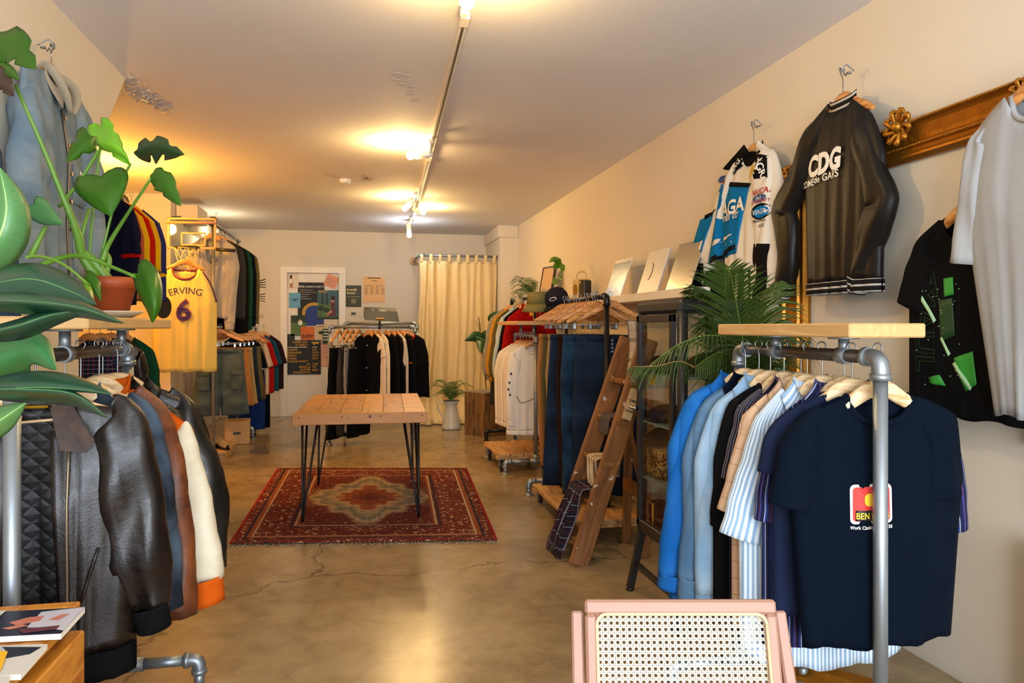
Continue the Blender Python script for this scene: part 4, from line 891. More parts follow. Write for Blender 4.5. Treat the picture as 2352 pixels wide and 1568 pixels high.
g4 = gA(2.50, ('varsity_jacket', 'orange wool varsity jacket with cream leather sleeves', 'jacket', ORG), L=.66, T=.05, sleeve='long', sw=.24, cw=.29, hw=.26, collar='rib', smat=LC, cuff=.075, cufm=ORG, dx=.015, rz=.1, hem=.05, px=[(424, 968), (437, 987), (460, 1055), (482, 1145), (500, 1240), (512, 1328)], sww={0: [.05, .11, .14, .145, .14, .13]})
gA(2.66, ('leather_jacket', 'black leather biker jacket with seamed shoulders at the far end', 'jacket', LK), L=.68, T=.06, sleeve='long', sw=.25, cw=.3, hw=.27, collar='shirt', dx=.02, rz=.1, slope=.1, px=[(395, 890), (440, 925), (474, 1000), (510, 1080), (523, 1160), (516, 1305)], sww={0: [.04, .13, .18, .18, .16, .12]})
gA(2.58, ('leather_jacket', 'black leather jacket tucked between the varsity and biker jackets', 'jacket', LK), L=.6, T=.03, sleeve='long', sw=.235, cw=.27, hw=.25, collar='shirt', dx=.0, rz=.1, slope=.09, spl=0, ls=.5)
# ================================================================ rack C: jeans on a black pipe rack
RCX = 1.60; RCZ = 1.52
pipe_rack('black pipe clothes rack of jeans with galvanised feet on the right', (RCX, 4.60, 0), 0, .98, RCZ, .018, BPIPE, None, fw=.30, feet=True, foot_m=STEEL)
zC = RCZ + .019
JN = [('wide dark navy jeans', denim('ink_denim', '#121b2b', '#2c4868', .5), .235, .22), ('dark indigo jeans with a light knee fade', denim('deep_indigo', '#0f2033', '#3b668c', .5), .22, .17), ('black jeans', denim('black_jean', '#101216', '#2d333c', .4), .21, .15), ('very dark brown cords', cloth('brown_cord', '#2c1c16', .2), .2, .13),
      ('dark navy jeans', denim('ink_denim', '#121b2b'), .21, .23), ('grey speckled trousers', cloth('grey_speckle', '#8b8069', .35), .2, .11), ('khaki trousers', KHAKI, .2, .12), ('olive trousers', OLIVE, .2, .12), ('tan corduroy trousers', TAN, .2, .13)]
ys = [4.69, 4.78, 4.88, 4.98, 5.08, 5.19, 5.28, 5.37, 5.47]
txt = ['hanging at the front of the black rack', 'second in the black rack', 'third in the black rack', 'in the middle of the black rack', 'behind the brown cords', 'with worn marks beside the dark jeans', 'between the grey speckled and olive trousers', 'before the tan corduroy trousers', 'at the far end beside white sweatshirts']
for i, (nm, m_, W, hm) in enumerate(JN):
    L_ = 1.08 if i < 5 else 1.02; rz = [-.08, -.12, .05, -.1, -.05, -.1, .0, -.1, -.05][i]; dx = [.06, -.02, 0, -.02, -.04, -.03, -.02, -.03, -.04][i]
    t = trousers('jeans' if 'jeans' in nm else 'trousers', nm + ' ' + txt[i], m_, (RCX + dx, ys[i], zC), rz, None, W=W, hem=hm * .85 * .5 + .03, L=L_, T=.03, zw=-.275, seed=i + 30)
    tag(t, t['label'], 'jeans' if 'jeans' in nm else 'trousers')
    hanger((RCX + dx, ys[i], zC), rz, nm, 'clip', w=.24, drop=.11, hook=.04)
    if i == 0:
        for k in range(4): q = Vector((.0, -.034, -.31 - .025*k)); b = MB(); b.cyl(q, q - Vector((0, .005, 0)), .008, 10); b.build('button', CHROME, t)
for i, (y, rz) in enumerate(((4.73, .25), (4.83, -.2), (4.93, .15))): hanger((RCX - .02, y, zC), rz, '', 'wood', w=.24, drop=.12, hook=.045, group='empty hangers on the black rack', label='empty wooden clothes hanger on the black jeans rack')
# ================================================================ rack D: white sweatshirts + board
RDX = 1.56; RDZ = 1.235
pipe_rack('galvanised pipe rack of white sweatshirts with a small pine board', (RDX, 6.42, 0), 0, .9, RDZ, .018, STEEL, None, fw=.28, board=(-.1, .8, .20, 1.37, .035))
SWM = [cloth('white_fleece', '#e6dfd2'), cloth('cream_fleece', '#ddd2bd', .05)]
for i in range(5):
    y = 6.50 + .085 * i; nm = ['white hooded sweatshirt with navy cuff print and hanging cord', 'white sweatshirt second from the front', 'cream sweatshirt in the middle of the white row', 'off-white sweatshirt fourth from the front', 'white sweatshirt at the far end of its row'][i]
    g = hung(('sweatshirt', nm, 'sweatshirt', SWM[i % 2]), (RDX - .01 - .01*i, y, RDZ + .018), -.15, zn=-.10, L=.72 if i else .78, T=.035, sleeve='long', sw=.2, cw=.25, hw=.24, ls=.62 if i == 0 else .6, spl=.0 if i == 0 else -.02, cuff=.05, hem=.04, slope=.07, hw_=.2)
    if i == 0:
        q = g['put']; o = g['o']
        for k, (x, z) in enumerate(((-.20, -.36), (-.215, -.44), (-.225, -.5), (-.21, -.55))): b = MB(); b.box((x - .007, -.052, z - .010), (x + .008, -.042, z + .010), bev=.003); b.build('sleeve_print', cloth('navy_print', '#1b2142'), o)
        MB().tube([(-.15, -.045, -.56), (-.11, -.055, -.62), (-.03, -.055, -.60), (.05, -.05, -.55)], .0026, 6, 16).build('drawstring', NAVY, o)
# wooden dollies
def dolly(label, x0, y0, x1, y1, z, group=None, m=None):
    o = thing('wooden_dolly', label, 'dolly', ((x0+x1)/2, (y0+y1)/2, 0)); w, d = (x1-x0)/2, (y1-y0)/2; m = m or wood('dolly_wood', '#a5733c', '#cf9f60', 1.2, 1, .6)
    n = 4
    for i in range(n): MB().box((-w + i*2*w/n + .004, -d, z - .03), (-w + (i+1)*2*w/n - .004, d, z), bev=.003).build('board', m, o)
    for yy in (-d + .01, d - .07): MB().box((-w, yy, z - .055), (w, yy + .06, z - .03), bev=.003).build('batten', m, o)
    for sx in (-1, 1):
        for sy in (-1, 1):
            cx_, cy_ = sx*(w - .05), sy*(d - .06); c = MB(); c.box((cx_ - .025, cy_ - .025, z - .06), (cx_ + .025, cy_ + .025, z - .054)); zc = (z - .06) / 2 + .0
            for s3 in (-1, 1): c.box((cx_ + s3*.017 - .002, cy_ - .02, zc - .005), (cx_ + s3*.017 + .002, cy_ + .012, z - .056))
            k = c.build('caster', STEEL, o); c = MB(); c.cyl((cx_ - .012, cy_ - .01, zc), (cx_ + .012, cy_ - .01, zc), zc - .001, 20); c.build('wheel', RUBBER, k)
    return o
a = P(1128, 1000, Z=.19)
dolly('low wooden dolly on black wheels under the white sweatshirts', 1.22, 6.50, 1.72, 7.24, .17)
dolly('wooden dolly on grey casters under the rack of jeans', 1.28, 4.30, 1.86, 5.40, .13)
# ================================================================ rack E: coats behind
REX = 1.74; REZ = 1.62
pipe_rack('black pipe clothes rack of coloured jackets deepest on the right', (REX, 7.2, 0), 0, 1.15, REZ, .018, BPIPE, None, fw=.3)
for i, (nm, m_, y, cat, cn) in enumerate((('red wool jacket with a black neck at the front of the far rack', RED, 7.32, 'jacket', 'stand'), ('black jacket just behind the red one', BLK, 7.46, 'jacket', 'crew'), ('pale blue shirt between black and olive jackets', PBLUE, 7.62, 'shirt', 'shirt'), ('olive jacket beside the pale blue shirt', OLIVE, 7.78, 'jacket', 'crew'), ('mustard yellow jacket near the rack\'s far end', MUST, 7.92, 'jacket', 'crew'), ('grey jacket at the far end beside the curtain', GREYM, 8.08, 'jacket', 'crew'))):
    hung((cat.replace('-', '_'), nm, cat, m_), (REX - .02 - .01*i, y, REZ + .018), -.15, zn=-.12, L=.8 if i != 1 else .95, T=.045, sleeve='long', sw=.22, cw=.28, hw=.28, ls=.64, spl=.05, slope=.10, collar=cn, hw_=.22)
for i, y in enumerate((7.7, 7.95)): hung(('long_coat', ('dark grey', 'charcoal')[i] + ' long coat hanging low over the wooden crate', 'coat', CHAR), (REX - .03, y + .04, REZ + .018), -.15, zn=-.13, L=1.05, T=.04, sleeve='none', sw=.2, cw=.25, hw=.29, collar='crew', hw_=.2)
# ================================================================ rack F: black clothes at the back
fz = 1.318; rf = thing('pipe_clothes_rack', 'galvanised pipe rack of black clothes standing behind the table', 'clothes rack', (0, 0, 0))
ra = pipe_rack('galvanised pipe rack of black clothes standing behind the table', (-.325, 8.40, 0), -PI/2, .95, fz, .018, STEEL, fw=.12, fw2=.12, feet=False)
for ch in list(rf.children): bpy.data.objects.remove(ch)
bpy.data.objects.remove(rf)
for y in (0, .95):
    b = MB(); b.lathe([(.038, 0), (.038, .006), (.026, .012), (.024, .03)], (0, y, 0), 18); b.tube([(0, y, .01), (0, y, .13)], .018, 12); b.tube([(0, y, .10), (0, y, .15)], .024, 12); b.build('foot', STEEL, ra)
rb = pipe_rack('second galvanised pipe rail behind the rack of black clothes', (-.17, 8.95, 0), -PI/2, .86, 1.36, .018, STEEL, feet=False, floor_z=.01)
def gF(px, kind, rz, trous=None, y=8.40, **kw):
    x = P(px, 760, Y=y).x
    if trous:
        t = trousers(kind[0], kind[1], kind[3], (x, y, fz + .018), rz, None, T=.02, **kw); tag(t, kind[1], kind[2]); hanger((x, y, fz + .018), rz, kind[1].split(' hanging')[0], 'clip', w=.2, drop=.13, hook=.04); return t
    kw.setdefault('T', .018); return hung(kind, (x, y, fz + .018), rz, zn=-.10, A=.005, hw_=.19, **kw)
a_ = math.radians
gF(779, ('trousers', 'wide black trousers at the left end of the back rack', 'trousers', BLK), a_(62), True, W=.2, hem=.12, L=1.0, zw=-.25)
gF(797, ('trousers', 'black trousers second from the left on the back rack', 'trousers', CHAR), a_(64), True, W=.2, hem=.10, L=.95, zw=-.26)
gF(809, ('trousers', 'grey trousers between black pairs on the back rack', 'trousers', GREYM), a_(64), True, W=.18, hem=.08, L=.93, zw=-.25)
gF(824, ('trousers', 'long black trousers beside the black polo shirt', 'trousers', BLK), a_(60), True, W=.2, hem=.1, L=.98, zw=-.26)
gF(846, ('polo_shirt', 'black buttoned long top left of the cream T-shirts', 'shirt', BLK), a_(-42), L=.68, sleeve='long', ls=.45, spl=-.02, placket=True, buttons=3, collar='crew')
gF(857, ('t_shirt', 'white T-shirt behind the black buttoned top', 't-shirt', CREAM), a_(-55), L=.72, spl=.02)
gF(870, ('t_shirt', 'cream T-shirt with long sleeves in the middle of the back rack', 't-shirt', CREAM), a_(-60), L=.7, ls=.32, spl=.0)
gF(888, ('dress', 'long black dress in the middle of the back rack', 'dress', BLK), a_(-55), L=.95, hw=.27, sleeve='none')
gF(900, ('t_shirt', 'black T-shirt on a pale hanger beside the black dress', 't-shirt', BLK), a_(-50), L=.76, ls=.3)
gF(910, ('t_shirt', 'pale grey T-shirt right of the black dress', 't-shirt', cloth('pale_grey', '#b9b2a3')), a_(-58), L=.8, ls=.3)
gF(922, ('t_shirt', 'black T-shirt with an orange sleeve band', 't-shirt', BLK), a_(-50), L=.7, ls=.26, cuff=.01, cufm=ORG)
gF(936, ('t_shirt', 'black T-shirt hanging at the right end of the back rack', 't-shirt', BLK), a_(-8), L=.72, ls=.3, spl=.03, cw=.235, hw=.25, cm=RED)
gF(918, ('tote_bag', 'white cloth panel hanging between the black T-shirts', 'cloth', CREAM), a_(-50), y=8.5, L=.6, sleeve='none', sw=.1, cw=.12, hw=.14, nw=.05)
# sign on clamp
sc = P(872, 712, Y=8.38); sg_ = thing('rack_sign', 'folded black sign clamped on top of the back rack', 'sign', (sc.x, 8.40, fz))
def fold(b):
    w = .175
    pts = [(-w, -.01, .215), (w + .02, -.01, .20), (w + .045, -.075, .075), (-w - .005, -.075, .095)]
    b.prism([(-w, .02, .225), (w, .02, .215), (w + .02, -.02, .17), (-w, -.02, .185)], (0, .004, 0)); b.prism([(-w, -.02, .187), (w + .02, -.02, .172), (w + .045, -.045, .055), (-w + .01, -.045, .075)], (0, .004, 0)); b.prism([(-w, .02, .225), (w, .02, .215), (w + .02, .10, .1), (-w, .10, .1)], (0, .004, 0))
SIGNB = mat('sign_blue_black', '#2a3038', .35)
obj('sign_board', fold, SIGNB, sg_); text('Thalia', .035, INKW, sg_, T3(.03, -.023, .185) @ Rx(.2), bold=.01); b = MB(); [b.box((-.075 - .012*math.cos(a), -.026, .185 + .012*math.sin(a) - .0015), (-.075 + .012*math.cos(a), -.0245, .185 + .012*math.sin(a) + .0015)) for a in (0, 1.57, .78)]; b.build('logo', INKW, sg_)
b = MB(); b.tube([(.0, -.0, .0), (0, -.02, .06), (0, -.04, .085)], .012, 10, 8); b.tube([(-.015, 0, -.02), (.015, 0, .02)], .022, 10); b.build('clamp_stem', BLACK, sg_); b = MB(); b.box((-.045, -.06, .085), (.045, -.03, .10), bev=.004); b.build('spring_clip', GOLD, sg_)
# ================================================================ rack G: left back double rack
RGX = -1.40; RGZ = 2.335
rg_ = thing('double_clothes_rack', 'tall two-level galvanised scaffold rack at the left, back', 'clothes rack', (RGX, 7.62, 0))
MB().tube([(0, -.12, RGZ), (0, 1.6, RGZ)], .018, 14).build('upper_rail', STEEL, rg_); MB().tube([(0, 0, 1.31), (0, 3.0, 1.31)], .018, 14).build('lower_rail', STEEL, rg_)
for y in (0, 1.45): MB().tube([(0, y, .0), (0, y, RGZ)], .017, 14).build('post', STEEL, rg_)
b = MB(); b.tube([(0, 0, 1.27), (0, 0, 1.35)], .024, 14); b.tube([(0, -.03, 1.31), (0, .05, 1.31)], .024, 14); b.build('tee_fitting', STEEL, rg_); b = MB(); b.box((-.03, -.03, RGZ - .03), (.03, .03, RGZ + .06), bev=.006); b.build('black_joint', BLACK, rg_)
for y, s3 in ((1.45, .2), (3.0, .2)):
    b = MB(); b.tube([(0, y, .13), (.12, y, .13)], .018, 12); elbow_mb(b, (.11, y, .13), (.17, y, .13), (.17, y, .07), .023); b.tube([(.17, y, .08), (.17, y, 0)], .018, 12); b.lathe([(.038, 0), (.036, .008)], (.17, y, 0), 16); b.build('foot', STEEL, rg_)
MB().tube([(0, 3.0, 0), (0, 3.0, 1.31)], .017, 12).build('post', STEEL, rg_)
def gG(y, kind, z=RGZ, **kw): kw.setdefault('rz', .1); rz = kw.pop('rz'); dx = kw.pop('dx', 0); return hung(kind, (RGX + dx, y, z + .018), rz, zn=kw.pop('zn', -.15), hw_=.21, **kw)
gG(7.70, ('cardigan', 'pale grey knit cardigan hanging open at the front of the upper rail', 'cardigan', cloth('pale_grey_knit', '#a39d90', .08)), L=.80, T=.04, sleeve='long', ls=.78, spl=-.03, dip=.28, nw=.08, slope=.08, collar='crew', sw=.2, cw=.25, hw=.2, dx=-.02, buttons=3, rz=.15, cuff=.06)
for i, (nm, m_, y, l_) in enumerate((('charcoal jacket behind the grey cardigan', CHAR, 7.92, .8), ('black jumper on the upper rail', BLK, 8.08, .95), ('dark green knit jumper on the upper rail', GREENK, 8.26, .92), ('dark navy jacket near the end of the upper rail', NAVY, 8.48, .88), ('olive brown jacket at the far end of the upper rail', OLIVE, 8.66, .85))):
    gG(y, ('jacket' if 'jacket' in nm else 'jumper', nm, 'jacket' if 'jacket' in nm else 'jumper', m_), L=l_, T=.045, sleeve='long', ls=.7, spl=-.01, slope=.09, sw=.22, cw=.26, hw=.25, dx=.01 * i)
SH = [('blue-grey cargo shorts', denim('teal_denim', '#3c4a4c', '#7d8a86', .4), 7.72, True), ('tan work shorts', TAN, 7.98, False), ('khaki shorts', KHAKI, 8.18, False), ('dark blue denim shorts', denim('ink_denim', '#121b2b'), 8.42, False), ('brown shorts', OLIVE, 8.66, False)]
for i, (nm, m_, y, cg) in enumerate(SH):
    rz = [.15, .2, .25, .2, .2][i]
    t = trousers('shorts', nm + ' ' + ['clipped at the front of the lower rail', 'behind the blue-grey cargo shorts', 'in the middle of the lower rail', 'on the lower rail beside the navy top', 'before the navy top on the lower rail'][i], m_, (RGX + .05 + .012*i, y, 1.329), rz, None, W=.21, hem=.125, L=.66 if i < 1 else .60, T=.045, zw=-.23, pockets=cg, seed=60 + i); tag(t, t['label'], 'shorts')
    hanger((RGX + .05 + .012*i, y, 1.329), rz, nm, 'clip', w=.22, drop=.1, hook=.03)
for i, (nm, m_, y, ty, kw) in enumerate((('navy T-shirt with white edged sleeves on the lower rail', NAVY, 9.0, 't-shirt', dict(cuff=.008, cufm=CREAM)), ('cream striped T-shirt behind the navy one', striped('cream_red_stripe', '#cbb898', [(.04, 0, .2, '#8d3b2e')]), 9.3, 't-shirt', {}), ('red patterned shirt near the far end of the lower rail', RED, 9.55, 'shirt', {}), ('teal T-shirt near the far end', cloth('teal_cloth', '#174656'), 9.8, 't-shirt', {}), ('dark plum T-shirt furthest on the lower rail', cloth('plum_cloth', '#2a1820'), 10.1, 't-shirt', {}))):
    hung((ty.replace('-', '_'), nm, ty, m_), (RGX + .05 + .03*i, y, 1.329), .2, zn=-.12, L=.72, sw=.21, cw=.25, hw=.25, spl=.05, ls=.28, hw_=.2, slope=.09, **kw)
for i, (nm, m_, y, l_) in enumerate((('bright red shorts hanging below the navy T-shirt', RED, 9.42, .5), ('royal blue track trousers touching the floor', cloth('royal_blue', '#14306c'), 9.15, .9), ('navy striped track trousers near the back foot', NAVY, 9.65, .95))):
    t = trousers('shorts' if l_ < .6 else 'trousers', nm, m_, (RGX + .1, y, 1.329), .2, None, W=.18, hem=.09, L=l_, T=.03, zw=-.33); tag(t, nm, 'shorts' if l_ < .6 else 'trousers'); hanger((RGX + .1, y, 1.329), .2, nm.split(' hanging')[0].split(' touching')[0].split(' near')[0], 'clip', w=.2, drop=.12, hook=.06)
# boards with shoes low on that rack
sb = thing('shoe_board', 'light wooden board with shoes on it low at the left rack', 'board', (-1.50, 7.95, 0)); MB().box((-.2, -.25, .05), (.2, .45, .075), bev=.003).build('top', PINE, sb); MB().box((-.18, -.2, 0), (-.12, .4, .05)).build('batten', PINE, sb); MB().box((.12, -.2, 0), (.18, .4, .05)).build('batten', PINE, sb)
def shoe(loc, rz, label, m, group=None):
    o = thing('shoe', label, 'shoe', loc, rz, group)
    def f(u, v):
        a = u * 2 * PI; y = -.13 + .26 * v; w = .042 * (math.sin(PI * min(1, v * .92 + .06)) ** .45); h = .035 + .055 * max(0, (v - .35)) ** .7 * 1.6 if v > .35 else .035 + .01 * v
        return Vector((math.cos(a) * w, y, .015 + h * .5 + math.sin(a) * h * .5)), (u, v)
    b = MB(); b.grid(f, 18, 14); b.build('upper', m, o); b = MB(); b.grid(lambda u, v: (Vector((math.cos(u*2*PI) * .046 * (math.sin(PI * min(1, v * .92 + .06)) ** .45), -.135 + .27 * v, .009 + .009 * math.sin(u*2*PI))), (u, v)), 14, 12); b.build('sole', RUBBER, o)
    return o
shoe((-1.36, 7.92, .075), .5, 'tan shoe at the front edge of the low board', BEIGE); shoe((-1.47, 8.06, .075), .35, 'grey-brown shoe behind the tan one on the low board', GREYM)
bk = thing('storage_box', 'blue fabric box on the floor under the left rack', 'box', (-1.40, 9.3, 0), .1); MB().box((-.13, -.15, 0), (.17, .2, .30), bev=.01).build('body', cloth('box_blue', '#16306e'), bk); MB().box((-.14, -.16, .30), (.18, .21, .34), bev=.006).build('lid', cloth('box_ochre', '#a86a1e'), bk)
bk = thing('storage_box', 'pale pine drawer block beside the blue fabric box', 'box', (-1.36, 8.75, 0), .1); MB().box((-.12, -.12, 0), (.14, .2, .26), bev=.01).build('body', PINE, bk); MB().box((-.03, -.135, .12), (.05, -.12, .14), bev=.003).build('handle', BLACK, bk)
# ================================================================ rack H: jerseys in the left recess
RHX = -1.85; RHZ = 2.345
rh = thing('double_clothes_rack', 'two-level dark metal rail of sports shirts in the left recess', 'clothes rack', (RHX, 5.3, 0))
MB().tube([(0, 0, RHZ), (0, 1.1, RHZ)], .021, 14).build('upper_rail', DPIPE, rh); MB().tube([(0, 0, 1.33), (0, 1.1, 1.33)], .02, 14).build('lower_rail', STEEL, rh)
b = MB(); elbow_mb(b, (0, 1.08, RHZ), (0, 1.15, RHZ), (0, 1.15, RHZ - .07), .026); b.build('elbow_fitting', DPIPE, rh)
for y in (0, 1.15): MB().tube([(0, y, 0), (0, y, RHZ)], .018, 12).build('post', STEEL, rh)
YEL = cloth('sports_yellow', '#c9a40f', .1); STR = striped('black_gold_print', '#1b1410', [(.05, .1, .3, '#a8792f')], [(.06, 0, .3, '#c9b48a')])
JS = [('navy football shirt with a red badge at the front', cloth('navy_sport', '#10142c', .12), 't', RED), ('black and gold patterned sleeve shirt behind the navy one', STR, 't', None), ('golden yellow football shirt with black and white cuffs', cloth('gold_sport', '#c98a0e', .1), 't', BLK), ('pinkish red football shirt', cloth('rose_sport', '#9c4a3c', .1), 't', None), ('bright yellow jersey with green print', YEL, 't', GREENK), ('deep red jersey', RED, 't', BLK), ('lemon yellow jersey with a patterned cuff', YEL, 't', OLIVE), ('blue and yellow jersey at the far end', cloth('cobalt_sport', '#232a6a', .1), 't', YEL)]
for i, (nm, m_, k, cf) in enumerate(JS):
    y = 5.50 + .11 * i + (0 if i == 0 else .02); dx = .012 * i if i else .08
    kw = dict(cuff=.02, cufm=cf) if cf else {}
    g = hung(('football_shirt', nm + ' on the upper rail', 'jersey', m_), (RHX + dx, y, RHZ + .021), .12, zn=-.12, L=.72 if i else .78, T=.04, sw=.19 if i else .22, cw=.25 if i else .28, hw=.25, spl=.03, ls=.33 + .012*i, slope=.09, hw_=.19, A=.009, **kw)
    if i == 0: patch('badge', -.10, -.26, -.05, -.32, mat('badge_red', '#8c2a18', .7), .004, 6, g['o'], g['put']); patch('hem_band', -.20, -.79, .22, -.835, RED, .003, 20, g['o'], g['put'])
for i, (nm, m_, y) in enumerate((('navy and red patterned satin jacket, front of the lower recess rail', striped('navy_pattern', '#141b3a', [(.03, 0, .25, '#8a2a2a')], [(.03, 0, .2, '#6f93b4')]), 5.62), ('silver and black bomber jacket on the lower recess rail', striped('silver_black', '#15151a', [(.09, 0, .2, '#8d8c86')]), 5.78), ('glossy black jacket with pink piping on the lower recess rail', mat('black_satin', '#0c0d12', .3), 5.95), ('dark green padded jacket furthest on the lower recess rail', GREENK, 6.15))):
    hung(('jacket', nm, 'jacket', m_), (RHX + .02*i, y, 1.351), .12, zn=-.12, L=.7, T=.06, sw=.21, cw=.26, hw=.25, sleeve='long', ls=.55, spl=.02, slope=.09, hw_=.2, hem=.05)
# ================================================================ garments on the walls
class Wall:
    def __init__(s, side, X, px, py):
        s.X = X; s.h = P(px, py, X=X); s.side = side; s.rz = -PI/2 if side > 0 else PI/2
    def l(s, px, py): q = P(px, py, X=s.X); return (-(q.y - s.h.y) * s.side, q.z - s.h.z)
def qpatch(name, W, quad, m, g, off=.005, n=10):
    c = [W.l(*q) for q in quad]; b = MB(); put = g['put']
    def f(u, v):
        x = (c[0][0]*(1-u) + c[1][0]*u)*(1-v) + (c[3][0]*(1-u) + c[2][0]*u)*v; z = (c[0][1]*(1-u) + c[1][1]*u)*(1-v) + (c[3][1]*(1-u) + c[2][1]*u)*v; return put(x, z, off), (x, z)
    b.grid(f, n, n); return b.build(name, m, g['o'], solid=.001)
def hook_on_wall(W, label):
    o = thing('wall_hook', label, 'hook', W.h, W.rz)
    MB().tube([(-.03, .04, .0), (-.02, .0, .03), (0, -.01, .0), (.02, 0, .03), (.035, .03, .0)], .003, 6, 18).build('wire_loop', STEEL, o); b = MB(); b.lathe([(.012, 0), (.01, .006)], (0, .03, 0), 12); b.build('screw_base', STEEL, o)
# racing jacket
W = Wall(1, 2.10, 1731, 290); WR = W
RW = cloth('racing_white', '#ded6c6', .05); RB = cloth('racing_blue', '#0a6fae', .1); RK = cloth('racing_black', '#120f0f', .1)
path_l = [W.l(*q) for q in ((1708, 345), (1690, 372), (1665, 430), (1645, 500), (1622, 570), (1603, 635), (1586, 700))]; path_r = [W.l(*q) for q in ((1745, 324), (1766, 345), (1782, 372), (1789, 450), (1791, 540), (1788, 620), (1782, 712))]
z0 = W.l(1725, 352)[1]
g = garment('racing_jacket', 'white, blue and black racing jacket with sponsor patches hung high on the right wall', 'jacket', RW, W.h, W.rz, zn=z0, L=abs(W.l(1690, 700)[1] - z0), T=.05, sleeve='long', so={-1: path_l, 1: path_r}, auto=-1, sww={-1: [.03, .08, .11, .13, .14, .15, .16], 1: [.04, .12, .2, .21, .2, .19, .18]}, cw=.30, hw=.29, collar='stand', cm=RK, A=.008, hem=.0, seed=3, flat=.45)
hanger(W.h, W.rz, 'racing jacket on the wall', 'wood', w=.2, drop=.11, hook=abs(z0) - .05)
hook_on_wall(W, 'small wire hook above the racing jacket')
qpatch('collar_band', W, [(1681, 388), (1697, 401), (1744, 352), (1731, 333)], RK, g, .007); qpatch('chest_panel', W, [(1676, 424), (1737, 428), (1715, 580), (1646, 605)], RB, g); qpatch('panel_border', W, [(1681, 418), (1740, 421), (1737, 431), (1681, 429)], RK, g, .007); qpatch('panel_border', W, [(1655, 590), (1712, 560), (1712, 570), (1650, 607)], RK, g, .009); qpatch('swoosh', W, [(1656, 566), (1702, 540), (1703, 537), (1660, 552)], RW, g, .008)
qpatch('lower_panel', W, [(1640, 622), (1745, 618), (1745, 700), (1625, 705)], RK, g, .005)
qpatch('shoulder_patch', W, [(1742, 350), (1757, 345), (1760, 400), (1750, 395)], RK, g, .005)
def wtext(s, px, py, size, m, g, W, **kw): x, z = W.l(px, py); return text(s, size, m, g['o'], T3(x, 0, z), wrap=g['bvh'], off=.011, **kw)
wtext('IAGA', 1697, 479, .11, INKW, g, W, bold=.03, sx=1.25); wtext('ldenafil citr', 1692, 499, .062, INKW, g, W, bold=.005, shear=.2, sx=1.0)
def sleeve_print(g, parts):
    """print lying on the sleeve surface"""
    bm = MB(); allv = []; allf = []
    for ch in g['o'].children:
        if ch.name.startswith('sleeve'):
            k = len(allv); allv += [tuple(v.co) for v in ch.data.vertices]; allf += [[k + i for i in p.vertices] for p in ch.data.polygons]
    bv = BVHTree.FromPolygons(allv, allf); return bv
sb_ = sleeve_print(g, 0)
def sput(bv, x, z, off): h = bv.ray_cast(Vector((x, -1, z)), Vector((0, 1, 0))); return Vector((x, (h[0].y if h[0] else -.03) - off, z))
def spatch(name, quad, m, off=.004, n=6, bv=sb_, W=W, o=g['o']):
    c = [W.l(*q) for q in quad]; b = MB()
    def f(u, v):
        x = (c[0][0]*(1-u) + c[1][0]*u)*(1-v) + (c[3][0]*(1-u) + c[2][0]*u)*v; z = (c[0][1]*(1-u) + c[1][1]*u)*(1-v) + (c[3][1]*(1-u) + c[2][1]*u)*v; return sput(bv, x, z, off), (x, z)
    b.grid(f, n, n); return b.build(name, m, o, solid=.001)
BLP = mk('deep_blue_badge', '#1c3f78'); REDP = mk('red_lettering', '#b02a22')
spatch('shoulder_panel', [(1752, 352), (1775, 358), (1781, 408), (1757, 412)], RK); spatch('lower_sleeve_panel', [(1745, 560), (1786, 560), (1776, 712), (1738, 712)], RK, n=14); spatch('upper_sleeve_panel', [(1630, 495), (1662, 480), (1652, 492), (1630, 505)], RK)
spatch('blue_sleeve_panel', [(1620, 505), (1655, 490), (1632, 580), (1596, 584)], RB, n=10); spatch('lower_sleeve_panel', [(1594, 605), (1632, 605), (1622, 700), (1580, 700)], RK, n=10); spatch('sleeve_band', [(1596, 584), (1632, 582), (1630, 592), (1593, 592)], RW, .005)
def stext(s, px, py, size, m, bv=sb_, W=W, g=g, rot=0, **kw): x, z = W.l(px, py); return text(s, size, m, g['o'], T3(x, 0, z) @ Ry(rot), wrap=bv, off=.006, **kw)
stext('VIAGRA', 1767, 381, .055, INKW, rot=1.25, bold=.02); stext('NASCAR', 1770, 440, .042, REDP, bold=.02, shear=.2); stext('MAXWELL', 1768, 507, .024, INKB, bold=.01); stext('HOUSE', 1770, 519, .024, INKB, bold=.01); stext('MOTORCRAFT', 1768, 464, .022, REDP, bold=.01)
def badge(name, px, py, rw, rh, m, txt=None, bv=sb_, W=W, o=g['o'], off=.005):
    x0, z0_ = W.l(px, py); b = MB(); b.V.append(sput(bv, x0, z0_, off)); [b.V.append(sput(bv, x0 + rw*math.cos(t/20*2*PI), z0_ + rh*math.sin(t/20*2*PI), off)) for t in range(20)]; [b.face([0, 1 + t, 1 + (t+1) % 20]) for t in range(20)]
    b.build(name, m, o, solid=.001)
    if txt: text(txt, rh*1.2, INKW, o, T3(x0, 0, z0_), wrap=bv, off=off + .003, shear=.3)
badge('badge', 1768, 456, .055, .021, BLP, 'Ford'); badge('badge', 1770, 486, .075, .042, RK, off=.004); badge('badge', 1771, 487, .058, .031, RB, 'VIAGRA', off=.006)
for nm_, px, py, rw, rh, m_, t_ in (('badge', 1673, 412, .05, .02, BLP, 'Ford'), ('badge', 1742, 396, .028, .036, mk('badge_gold', '#c9a21c'), None)):
    badge(nm_, px, py, rw, rh, m_, t_, bv=(g['bvh'] if px > 1700 else sb_), off=.008)
stext('RACING', 1671, 424, .032, REDP, bold=.02, shear=.3); stext('LEGEND', 1668, 436, .03, INKB, bold=.03, shear=.3)
x_, z_ = W.l(1707, 374); text('VIAGRA', .05, INKW, g['o'], T3(x_, 0, z_) @ Ry(-.75), wrap=g['bvh'], off=.012, bold=.02)
